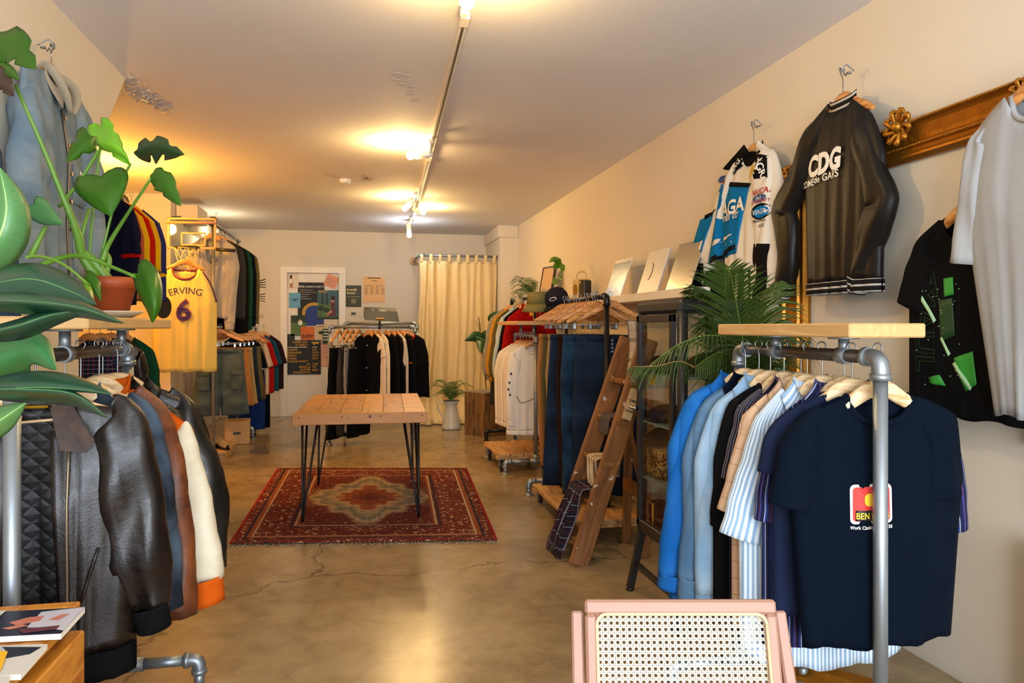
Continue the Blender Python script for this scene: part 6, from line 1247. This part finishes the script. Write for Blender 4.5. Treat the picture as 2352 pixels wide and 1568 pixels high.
b = MB(); b.cyl((GX0 - .02, GY1 - .055, .92), (GX0 - .045, GY1 - .055, .92), .012, 14); b.box((GX0 - .05, GY1 - .08, .915), (GX0 - .042, GY1 - .01, .925), bev=.002); b.build('latch', CHROME, gc)
MB().box((GX0 + .03, GY0 + .002, GZ0 + .03), (GX1 - .03, GY0 + .006, GZ1 - .06)).build('side_glass', GLASS, gc); MB().box((GX0 + .03, GY1 - .006, GZ0 + .03), (GX1 - .03, GY1 - .002, GZ1 - .06)).build('side_glass', GLASS, gc)
for z in (1.10, .86, .585): MB().box((GX0 + .012, GY0 + .015, z - .008), (GX1 - .012, GY1 - .015, z)).build('glass_shelf', mat('shelf_edge_glass', '#8fa39a', .15), gc)
def cap(loc, rz, label, m, cat='cap'):
    o = thing('flat_cap', label, cat, loc, rz); MB().lathe([(0, .075), (.05, .07), (.085, .045), (.10, .0)], n=22, sy=1.15).build('crown', m, o, solid=.003); b = MB(); b.grid(brim, 16, 4); k = b.build('peak', m, o, solid=.004); return o
cap((1.47, 3.34, 1.105), 1.5, 'dark brown cap on the top shelf of the glass cabinet', cloth('dark_brown_cap', '#3a2a20')); cap((1.66, 3.30, 1.105), .5, 'dark red patterned cap behind on the top shelf', cloth('maroon_cap', '#5e2420')); cap((1.48, 3.33, .865), 1.2, 'flat brown cap on the middle cabinet shelf', cloth('dark_brown_cap', '#3a2a20')); cap((1.47, 3.34, .752), 1.8, 'black beanie shaped cap above the patterned box', BLK)
pk = thing('patterned_bag', 'yellow and brown swirl patterned bag inside the glass cabinet', 'bag', (1.52, 3.2, .59))
def swirl():
    n = NT('swirl_print'); f = n.noise(n.coord('Object'), 14, 2, .5, 2.5); n.base(n.ramp(f, [(.44, lin('#3a2814')), (.47, lin('#b88f45')), (.56, lin('#b88f45')), (.59, lin('#3a2814'))])); n.rough(.6); return n.m
pk.location = (1.47, 3.34, .587); MB().box((-.08, -.09, .0), (.10, .08, .165), bev=.02).build('body', swirl(), pk)
yb = thing('small_bag', 'dark brown bag with yellow piping at the cabinet\'s bottom', 'bag', (1.44, 3.38, .345)); MB().box((-.04, -.045, .0), (.05, .04, .12), bev=.02).build('body', cloth('brown_fur', '#3a2216', .4), yb); MB().tube([(-.045, -.045, 0), (-.045, -.045, .115), (-.045, .035, .115), (-.045, .035, 0)], .004, 6).build('piping', YTAG, yb)
o = thing('yellow_card', 'yellow printed card behind the cabinet glass', 'card', P(1497, 857, D=3.55)); MB().box((0, -.04, -.055), (.002, .04, .03)).build('card', YTAG, o)
sh = thing('bangle_pile', 'small pile of trinkets beside the top cabinet shelf\'s near edge', 'trinkets', (1.56, 3.03, 1.10)); b = MB(); [b.tube([(.03*math.cos(a)+.02*k, .03*math.sin(a), .008 + .012*k) for a in [i/12*6.28 for i in range(13)]], .004, 6) for k in range(5)]; b.build('bangles', mat('bangle_bone', '#b08f62', .5), sh)
# ================================================================ palm
PG = mat('kentia_green', '#2d430f', .45, var=.3); PB = mat('frond_stem', '#5d7a2c', .5); PBR = mat('dry_leaf', '#8c6a34', .7)
pb = Vector((1.90, 2.72, 0)); pm = thing('palm_tree', 'large potted palm with long fronds between cabinet and right rack', 'plant', pb)
def PW(*pts): return [P(x, y, D=d) - pb for x, y, d in pts]
MB().lathe([(0, 0), (.13, 0), (.17, .28), (.16, .28), (.15, .25), (0, .25)], n=24).build('pot', mat('dark_pot', '#2c2a28', .6), pm)
st = Vector((0, 0, .25))
for pts, n, LL, w, dr_ in (
    ([(1735, 900, 3.0), (1708, 790, 2.95), (1690, 690, 2.88), (1675, 615, 2.80)], 17, .25, .013, .22),
    ([(1730, 900, 3.0), (1700, 800, 2.9), (1640, 770, 2.8), (1560, 790, 2.75), (1478, 850, 2.75)], 14, .12, .012, .6),
    ([(1740, 900, 3.0), (1740, 780, 3.0), (1765, 700, 3.05), (1785, 650, 3.1)], 14, .20, .012, .6),
    ([(1735, 900, 3.0), (1700, 780, 3.1), (1640, 690, 3.1), (1600, 660, 3.1)], 15, .22, .013, .5),
    ([(1735, 900, 3.05), (1730, 800, 3.15), (1720, 740, 3.2), (1712, 690, 3.2)], 16, .22, .013, .9),
    ([(1735, 900, 3.0), (1690, 830, 2.85), (1650, 810, 2.8), (1600, 840, 2.75)], 12, .17, .012, .8),
    ([(1740, 900, 3.0), (1760, 800, 3.0), (1800, 760, 3.05), (1815, 790, 3.05)], 12, .16, .012, .9),
    ([(1735, 900, 3.0), (1710, 840, 3.0), (1680, 760, 3.05), (1630, 730, 3.0)], 14, .22, .013, .9),
    ([(1738, 900, 3.0), (1745, 830, 3.05), (1735, 770, 3.15), (1750, 720, 3.2)], 14, .2, .013, .9)):
    q = PW(*pts); frond(pm, [st] + [(q[0] + st)/2 + Vector((0, 0, .05))] + q, PG, n + 12, LL * 1.25, w * 1.35, dr_, stem_m=PB)
frond(pm, PW((1600, 845, 2.78), (1560, 830, 2.74), (1510, 840, 2.72), (1455, 842, 2.72)), PG, 12, .12, .010, .9, stem_m=PBR)
# ================================================================ cane chair
ch_o = P(1560, 1376, D=1.5); CB = wood('beech_wood', '#8c6450', '#a57c68', 1.2, 0, .5, ring=5)
chr_ = thing('cane_chair', 'beech folding chair with a woven cane back at the bottom edge', 'chair', (ch_o.x, ch_o.y, 0), -TH)
tilt = Matrix.Translation((0, 0, ch_o.z)) @ Rx(-math.radians(15))
HW = .1945; bh_ = .42
def cbx(name, lo, hi, m=CB, bev=.005): return MB().box(lo, hi, bev=bev).build(name, m, chr_, M=tilt)
cbx('back_rail', (-HW, -.012, -.028), (HW, .012, 0)); cbx('back_stile', (-HW, -.012, -bh_), (-HW + .024, .012, -.028)); cbx('back_stile', (HW - .024, -.012, -bh_), (HW, .012, -.028)); cbx('back_rail', (-HW + .024, -.012, -bh_), (HW - .024, .012, -bh_ + .03))
# rounded rattan edging
def rr_pts(x0, z0, x1, z1, r, y):
    pts = []
    for cx_, cz_, a0 in ((x1 - r, z1 - r, 0), (x0 + r, z1 - r, PI/2), (x0 + r, z0 + r, PI), (x1 - r, z0 + r, 1.5*PI)): pts += [(cx_ + r*math.cos(a0 + k*PI/12), y, cz_ + r*math.sin(a0 + k*PI/12)) for k in range(7)]
    return pts + [pts[0]]
ix, it, ib = HW - .023, -.027, -bh_ + .029
CANE = mat('cane_strand', '#d6ccb0', .6); RAT = mat('rattan_edge', '#dfb48c', .5)
MB().tube(rr_pts(-ix, ib, ix, it, .02, -.012), .0035, 8).build('rattan_edging', RAT, chr_, M=tilt)
for sx in (-1, 1):
    for sz in (1,):   # corner infill so the opening is rounded
        b = MB(); pts = [(sx*ix, -.006, it)] + [(sx*(ix - .02 + .02*math.cos(k*PI/12)), -.006, it - .02 + .02*math.sin(k*PI/12)) for k in range(7)]; b.prism(pts, (0, .012, 0)); b.build('corner_block', CB, chr_, M=tilt)
def cane(b):
    x0, x1, z0, z1 = -ix, ix, ib, it; p = (x1 - x0)/28; w = .0017; t = .0006
    def rib(a, c, w, y):
        a, c = Vector((a[0], y, a[1])), Vector((c[0], y, c[1])); d = (c - a).normalized(); s_ = Vector((-d.z, 0, d.x)) * w/2
        b.prism([a - s_, a + s_, c + s_, c - s_], (0, t, 0))
    nx = 28; nz = int((z1 - z0)/p) + 1; g_ = p*.15
    for i in range(nx + 1):
        for s_ in (-g_, g_): x = x0 + i*p + s_; x0 <= x <= x1 and rib((x, z0), (x, z1), w, .0002*(1 if s_ > 0 else 2))
    for j in range(nz + 1):
        for s_ in (-g_, g_): z = z1 - j*p + s_; z0 <= z <= z1 and rib((x0, z), (x1, z), w, -.0008 - .0002*(1 if s_ > 0 else 2))
    H = z1 - z0; Wd = x1 - x0
    for k in range(-nz - 1, nx + 2):
        for sg in (1, -1):
            kp = (k + .5)*p; s0 = max(0, -kp); s1 = min(H, Wd - kp)
            if s1 > s0:
                a, c = (x0 + kp + s0, z1 - s0), (x0 + kp + s1, z1 - s1)
                if sg < 0: a, c = (-a[0], a[1]), (-c[0], c[1])
                rib(a, c, w*1.25, -.0022 if sg > 0 else .0012)
b = MB(); cane(b); k = b.build('cane_weave', CANE, chr_, M=tilt)
for sx in (-1, 1):
    plank((sx*(HW + .045) if sx > 0 else -(HW + .022), -.24, 0), (sx*(HW + .014), .012, ch_o.z - .028), .024, .02, (1, 0, 0), CB, 'folding_leg', chr_, .004); plank((sx*(HW - .0), .14, 0), (sx*(HW - .0), -.10, .45), .024, .02, (1, 0, 0), CB, 'folding_leg', chr_, .004)
MB().box((-HW + .02, -.52, .41), (HW - .02, -.12, .44), bev=.006).build('seat', CB, chr_)
# ================================================================ wooden cabinet bottom left with magazines
KX1 = -.607; KY1 = 1.78; KZ = .70; KO = wood('honey_wood', '#a85c14', '#d08a2e', .9, 1, .35)
ck2 = thing('side_cabinet', 'honey coloured wooden cabinet in the bottom left corner', 'cabinet', (0, 0, 0))
MB().box((-1.2, .75, KZ - .03), (KX1, KY1, KZ), bev=.004).build('top', KO, ck2); MB().box((-1.2, KY1 - .03, KZ - .005), (KX1 + .002, KY1 + .005, KZ + .012), bev=.003).build('back_lip', KO, ck2)
MB().box((-1.18, .77, .12), (KX1 - .035, KY1 - .01, KZ - .03), bev=.003).build('carcass', KO, ck2)
dwr = MB().box((KX1 - .035, .80, .44), (KX1 + .012, KY1 - .0, KZ - .05), bev=.004).build('drawer_front', KO, ck2); MB().box((KX1 - .035, .80, .14), (KX1 + .012, KY1 - .0, .425), bev=.004).build('drawer_front', KO, ck2)
b = MB(); b.tube([(KX1 + .012, 1.30, .60), (KX1 + .032, 1.33, .60), (KX1 + .032, 1.43, .60), (KX1 + .012, 1.46, .60)], .008, 8, 12); b.build('handle', wood('dark_handle', '#6e3410', '#8c4a1c'), dwr)
for x in (-1.14, KX1 - .06):
    for y in (.82, KY1 - .06): MB().tube([(x, y, 0), (x, y, .13)], [.012, .018], 12).build('leg', KO, ck2)
def mag(name, label, quad, z, m, th=.006, parts=(), M2=PAPER):
    pts = [P(x, y, Z=z) for x, y in quad]; o = thing(name, label, 'magazine' if name == 'magazine' else 'paper', (0, 0, 0)); b = MB(); b.prism([p - Vector((0, 0, th)) for p in pts], (0, 0, th - .0006)); b.build('pages', M2, o); b = MB(); b.prism([p - Vector((0, 0, .0006)) for p in pts], (0, 0, .0006)); b.build('cover', m, o)
    for i, (nm, uv, mm) in enumerate(parts):
        f = lambda u, v: (pts[0].lerp(pts[1], u)).lerp(pts[3].lerp(pts[2], u), v) + Vector((0, 0, .0003 + .0003*i)); MB().prism([f(u, v) for u, v in uv], (0, 0, .0003)).build(nm, mm, o)
    return o
DB2 = mk('dark_cover', '#1b1e30', .3); WC = mk('cover_pale', '#c9c6d0', .3); FLS = mk('skin_cover', '#c97a62', .35)
mag('magazine', 'glossy magazine with a lying figure on its cover, at the cabinet\'s back', [(-20, 1405), (195, 1394), (140, 1454), (-40, 1463)], KZ + .014, DB2, .012, [('cover_photo', [(.55, .12), (1, .0), (1, .9), (.72, .75), (.5, .72)], WC), ('cover_photo', [(.25, .5), (.45, .32), (.62, .3), (.6, .5), (.35, .62)], FLS), ('cover_photo', [(.2, .72), (.42, .6), (.5, .66), (.3, .78)], FLS), ('cover_photo', [(.4, .8), (.9, .72), (.9, .85), (.5, .95)], mk('maroon_print', '#5d2a35')), ('cover_photo', [(.8, .3), (.9, .28), (.82, .5), (.7, .48)], FLS), ('cover_photo', [(0, 0), (.16, .0), (.05, .5), (0, .5)], IVP)])
mag('magazine', 'thin black and cream magazine nearer on the cabinet top', [(-40, 1484), (109, 1478), (48, 1548), (-60, 1552)], KZ + .010, IVP, .010, [('cover_photo', [(.25, .05), (.95, .12), (.85, .35), (.3, .52)], DB2), ('cover_photo', [(.0, .0), (.3, .05), (.4, .2), (.0, .4)], WC)])
mag('paper_slip', 'bright yellow paper slip at the left picture edge', [(-40, 1492), (18, 1495), (0, 1542), (-50, 1545)], KZ + .013, YTAG, .001, M2=YTAG)
mag('magazine', 'corner of a cream booklet at the bottom left', [(-40, 1556), (22, 1552), (14, 1590), (-50, 1595)], KZ + .012, IVP, .010)
# ================================================================ monstera in a terracotta pot
MG = mat('monstera_green', '#32600c', .38, var=.3, spec=.4); MG2 = mat('monstera_bright_green', '#6aa81a', .35, var=.2); MGD = mat('monstera_dark_green', '#24401a', .4, var=.25); SG = mat('monstera_stem', '#5f8a2a', .45); DRY = mat('withered_leaf', '#4a3528', .8)
q = P(258, 712, D=2.45); mp = thing('monstera_plant', 'monstera with split and heart shaped leaves in a terracotta pot on the left rack board', 'plant', (q.x, q.y, 1.372))
rr_ = .076; MB().lathe([(0, 0), (rr_*.68, 0), (rr_*.92, .075), (rr_*1.03, .076), (rr_*1.06, .112), (rr_*.97, .112), (rr_*.9, .09), (0, .09)], n=36).build('pot', mat('terracotta', '#a3481c', .6, bump=(20, .1)), mp); MB().lathe([(0, .088), (rr_*.9, .092)], n=20).build('soil', mat('dark_soil', '#2a1d14', .95, bump=(60, .8)), mp)
sc2 = thing('saucer', 'cream saucer under the terracotta pot', 'saucer', (q.x, q.y, 1.348)); MB().lathe([(0, 0), (.055, 0), (.095, .02), (.098, .024), (.09, .022), (.05, .006), (0, .006)], n=36).build('dish', mat('cream_glaze', '#d8ccb2', .3), sc2)
def MS(pts, r=.006, m=SG, nm='stem'): stemp(pts, r, m, mp, nm)
MS([(225, 640, 2.4), (190, 590, 2.38), (180, 545, 2.35), (160, 490, 2.32), (140, 440, 2.3), (95, 330, 2.25), (35, 195, 2.2)], [.015, .014, .013, .011, .008, .006, .005])
MS([(245, 640, 2.42), (215, 600, 2.4), (188, 580, 2.38)], [.018, .016, .014]); MS([(185, 570, 2.37), (192, 525, 2.37), (205, 480, 2.4)], .006)
MS([(135, 475, 2.32), (180, 420, 2.3), (225, 350, 2.28), (250, 320, 2.25)], .005); MS([(235, 600, 2.4), (250, 560, 2.4), (300, 480, 2.35), (350, 405, 2.3)], [.010, .008, .005, .004]); MS([(205, 590, 2.4), (212, 500, 2.42), (230, 340, 2.45)], .0045); MS([(232, 590, 2.42), (270, 440, 2.42), (300, 375, 2.42)], .0045)
MS([(90, 610, 2.25), (140, 592, 2.25), (190, 588, 2.22), (250, 610, 2.2), (310, 635, 2.15)], [.010, .008, .006, .005]); MS([(70, 590, 2.2), (85, 560, 2.2), (105, 520, 2.22)], [.010, .008, .006]); MS([(240, 640, 2.42), (250, 600, 2.43), (238, 575, 2.43)], .010); MS([(195, 645, 2.4), (202, 610, 2.4), (232, 612, 2.4)], .004, mat('brown_stem', '#6a5326', .7), 'aerial_root'); MS([(60, 590, 1.9), (100, 590, 1.95), (150, 610, 2.0), (205, 655, 2.05)], .004)
def ML(mid, a, c, m=MG, **kw): leaf(mid, a, c, m, mp, **kw)
ML([(232, 405, 2.28), (240, 440, 2.22), (254, 497, 2.2)], 62, 66, MG, dl=.05, dr=.04)
ML([(228, 300, 2.45), (200, 320, 2.4), (152, 372, 2.35)], 34, 30, MG, shape='lance', notch=.5)
ML([(232, 288, 2.3), (256, 325, 2.22), (300, 380, 2.2)], 26, 34, MG2, notch=.35, curl=1)
ML([(308, 352, 2.42), (360, 335, 2.35), (424, 355, 2.3)], 24, 42, MGD, notch=.75, shape='lance', dr=.08)
ML([(345, 405, 2.3), (375, 415, 2.26), (416, 474, 2.2)], 26, 30, MG, notch=.3, shape='lance')
ML([(316, 628, 2.15), (345, 650, 2.1), (355, 700, 2.08), (350, 742, 2.1)], 26, 38, MG, dl=.05, dr=.05)
ML([(78, 470, 2.2), (105, 495, 2.15), (145, 515, 2.12)], 30, 26, mat('monstera_soft_green', '#4f8248', .45, var=.2))
ML([(-30, 130, 2.2), (30, 110, 2.15), (84, 160, 2.1)], 58, 55, MG, notch=.55, dl=.06); ML([(-30, 165, 2.2), (15, 160, 2.15), (46, 185, 2.1)], 18, 22, MG); ML([(-20, 170, 2.15), (8, 190, 2.12), (32, 222, 2.1)], 26, 30, DRY, notch=.5, curl=1)
ML([(196, 640, 2.3), (215, 660, 2.28), (232, 692, 2.28)], 22, 12, MG); ML([(205, 690, 2.1), (200, 660, 2.15), (188, 640, 2.2)], 10, 10, MG2)
# ================================================================ large leaved plant at the left edge
bp_ = Vector((-1.1, 1.05, 0)); fp_ = thing('large_leaved_plant', 'big dark green glossy leaves of a plant at the left picture edge', 'plant', bp_)
FG = NT('philodendron_green'); uv = FG.coord('UV'); x = FG.xyz(uv); md = FG.math('ABSOLUTE', FG.math('SUBTRACT', x[0], .5)); vein = FG.math('LESS_THAN', md, .013); lv = FG.noise(FG.coord('UV', (1, 60, 1)), 3, 2); c = FG.mix(lv, lin('#0c2c20')[:3], lin('#1c4a30')[:3]); c = FG.mix(FG.math('MULTIPLY', vein, .8), c, lin('#5c8444')[:3]); FG.base(c); FG.rough(.32); FG = FG.m
FG2 = NT('pale_banana_leaf'); uv = FG2.coord('UV'); x = FG2.xyz(uv); md = FG2.math('ABSOLUTE', FG2.math('SUBTRACT', x[0], .5)); c = FG2.mix(FG2.noise(FG2.coord('UV', (2, 50, 1)), 3, 2), lin('#31663a')[:3], lin('#5c8a4a')[:3]); c = FG2.mix(FG2.math('LESS_THAN', md, .02), c, lin('#93b56a')[:3]); FG2.base(c); FG2.rough(.42); FG2 = FG2.m
def FL(mid, a, c, m=FG, **kw): kw.setdefault('shape', 'lance'); leaf(mid, a, c, m, fp_, **kw)
FL([(-70, 640, 1.35), (-10, 560, 1.3), (15, 480, 1.3), (0, 385, 1.32)], 60, 66, FG2, dl=.03, dr=.05)
FL([(-80, 668, 1.25), (60, 640, 1.22), (160, 668, 1.2), (222, 700, 1.18)], 38, 40, FG, dl=.07, dr=.0)
FL([(-80, 690, 1.18), (40, 690, 1.12), (180, 705, 1.08), (284, 742, 1.05)], 16, 30, FG, dl=.04, dr=.08)
FL([(-80, 770, 1.15), (30, 750, 1.12), (120, 722, 1.12), (210, 712, 1.1)], 14, 34, FG, dl=.05, dr=.05)
FL([(-60, 860, 1.3), (20, 815, 1.28), (80, 800, 1.26), (130, 850, 1.24)], 48, 55, mat('mid_leaf_green', '#2f6d3a', .4, var=.2), dl=.05, dr=.05)
FL([(-80, 900, 1.1), (60, 890, 1.07), (170, 893, 1.05), (257, 905, 1.02)], 38, 8, FG, dl=.06, dr=.02); FL([(-80, 895, 1.09), (60, 893, 1.07), (170, 905, 1.05), (250, 960, 1.02)], 6, 34, FG, dl=.01, dr=.06)
FL([(-70, 1010, 1.15), (0, 965, 1.12), (60, 925, 1.1)], 30, 34, FG2)
b = MB(); I = Matrix.Translation(-bp_); b.tube([I @ Vector((-1.12, .52, .30)), I @ P(-120, 1000, D=1.4), I @ P(-90, 700, D=1.35)], [.02, .015, .01], 10, 12); b.build('stem', SG, fp_)
for e in ((-80, 668, 1.25), (-80, 690, 1.18), (-80, 770, 1.15), (-60, 860, 1.3), (-80, 900, 1.1), (-70, 1010, 1.15), (-70, 640, 1.35)): b = MB(); b.tube([I @ P(-110, e[1] + 120, D=1.38), I @ P(-105, e[1] + 30, D=1.35), I @ P(*e[:2], D=e[2])], .006, 8, 10); b.build('leaf_stalk', SG, fp_)
MB().lathe([(0, 0), (.13, 0), (.16, .3), (.15, .3), (0, .27)], (-1.12 - bp_.x, .52 - bp_.y, 0), 24).build('pot', mat('dark_pot', '#2c2a28', .6), fp_)
b = MB(); q = Vector((-1.12, .52, .30)) - bp_; b.tube([(q.x, q.y, .25), q], .02, 10, 4); b.build('stem', SG, fp_)
wd = thing('wooden_dowel', 'thin pale wooden stick with a knob lying across the tag', 'stick', P(90, 968, D=1.9)); b = MB(); b.tube([(-.055, 0, -.002), (.06, 0, .006)], .0035, 8); b.build('stick', HPALE, wd); MB().lathe([(0, -.018), (.014, -.014), (.02, 0), (.014, .014), (0, .018)], (-.06, 0, .012), 14).build('knob', HPALE, wd)
# ================================================================ basketball hoop and jersey
hb = P(441, 536, D=7.0); hp_ = thing('basketball_hoop', 'small clear backboard hoop with a white net fixed beside the left rack', 'basketball hoop', hb, -.1); BW, BH = .225, .15; PKF = mat('backboard_trim', '#c98a62', .5)
for lo_, hi_ in (((-BW, -.008, BH - .02), (BW, .008, BH)), ((-BW, -.008, -BH), (BW, .008, -BH + .02)), ((-BW, -.008, -BH), (-BW + .022, .008, BH)), ((BW - .022, -.008, -BH), (BW, .008, BH))): MB().box(lo_, hi_, bev=.003).build('board_trim', PKF, hp_)
for lo_, hi_ in (((-.1, -.01, -.005), (.13, -.006, .01)), ((-.1, -.01, -.12), (.13, -.006, -.105)), ((-.1, -.01, -.12), (-.085, -.006, .01)), ((.115, -.01, -.12), (.13, -.006, .01))): MB().box(lo_, hi_).build('target_square', PKF, hp_)
MB().box((-BW + .02, -.002, -BH + .02), (BW - .02, .002, BH - .02)).build('clear_panel', GLASS, hp_); MB().tube([(-BW, -.03, BH - .05), (BW, -.03, BH - .05)], .012, 10).build('bracket_tube', PKF, hp_)
MB().tube([(.11*math.cos(a) - .0, -.15 + .11*math.sin(a), -BH - .0) for a in [i/24*2*PI for i in range(25)]], .006, 8).build('rim', BLACK, hp_); MB().box((-.05, -.05, -BH - .01), (.05, .01, -BH + .03)).build('rim_bracket', BLACK, hp_)
b = MB()
for i in range(10):
    for s3 in (-1, 1): a = i/10*2*PI; pts = [(.11*(1 - .45*k/4)*math.cos(a + s3*.32*k), -.15 + .11*(1 - .45*k/4)*math.sin(a + s3*.32*k), -BH - .055*k) for k in range(5)]; b.tube(pts, .003, 4)
k = b.build('net', mat('net_cord', '#e3c793', .8), hp_)
MB().tube([(BW, 0, -BH), (BW + .18, 0, -BH - .01)], .016, 10).build('support_arm', BLACK, hp_); MB().tube([(-BW + .02, .02, BH), (-BW + .02, .3, BH + .05)], .01, 8).build('support_arm', BLACK, hp_)
jh = P(425, 583, D=6.6); YJ = cloth('cream_gold_mesh', '#ecca68', .05)
g = garment('basketball_jersey', 'yellow basketball vest numbered six hanging under the hoop', 'jersey', YJ, jh, .0, zn=-.13, L=.93, T=.05, sleeve='none', sw=.155, cw=.27, hw=.27, nw=.11, dip=.10, slope=.035, collar='crew', hk=3, cm=striped('jersey_trim', '#3d1d4e', [], [(.008, 0, .5, '#c8501c')]), A=.012, seed=5)
hanger(jh, 0, 'yellow basketball vest', 'wood', w=.17, drop=.07, hook=.045, label='amber lit wooden hanger holding the yellow basketball vest')
PJ = mk('purple_number', '#3a1d55', .6); OJ = mk('orange_edge', '#d0521a', .6)
text('ERVING', .088, PJ, g['o'], T3(.012, 0, -.335), wrap=g['bvh'], off=.004, bold=.0, arc=.45, sx=.95); text('6', .26, OJ, g['o'], T3(-.0, 0, -.52), wrap=g['bvh'], off=.005, bold=.045); text('6', .26, PJ, g['o'], T3(-.0, 0, -.52), wrap=g['bvh'], off=.010, bold=.02)
for sg in (-1, 1):
    b = MB(); b.tube([g['surf'](sg * .995, v / 10, False)[0] + Vector((0, -.004, 0)) for v in range(0, 4)], .012, 8, 12, flat=.6); b.build('armhole_trim', mk('purple_trim', '#4a2050', .7), g['o'])
gc_ = P(375, 705, D=6.3); o = thing('round_cap', 'dark grey round paddle shaped thing at the vest\'s left edge', 'paddle', gc_); b = MB(); b.cyl((0, 0, 0), (0, .012, 0), .085, 28); 
for v in b.V: v.x *= .75; v.z *= 1.15
b.build('disc', CHAR, o)
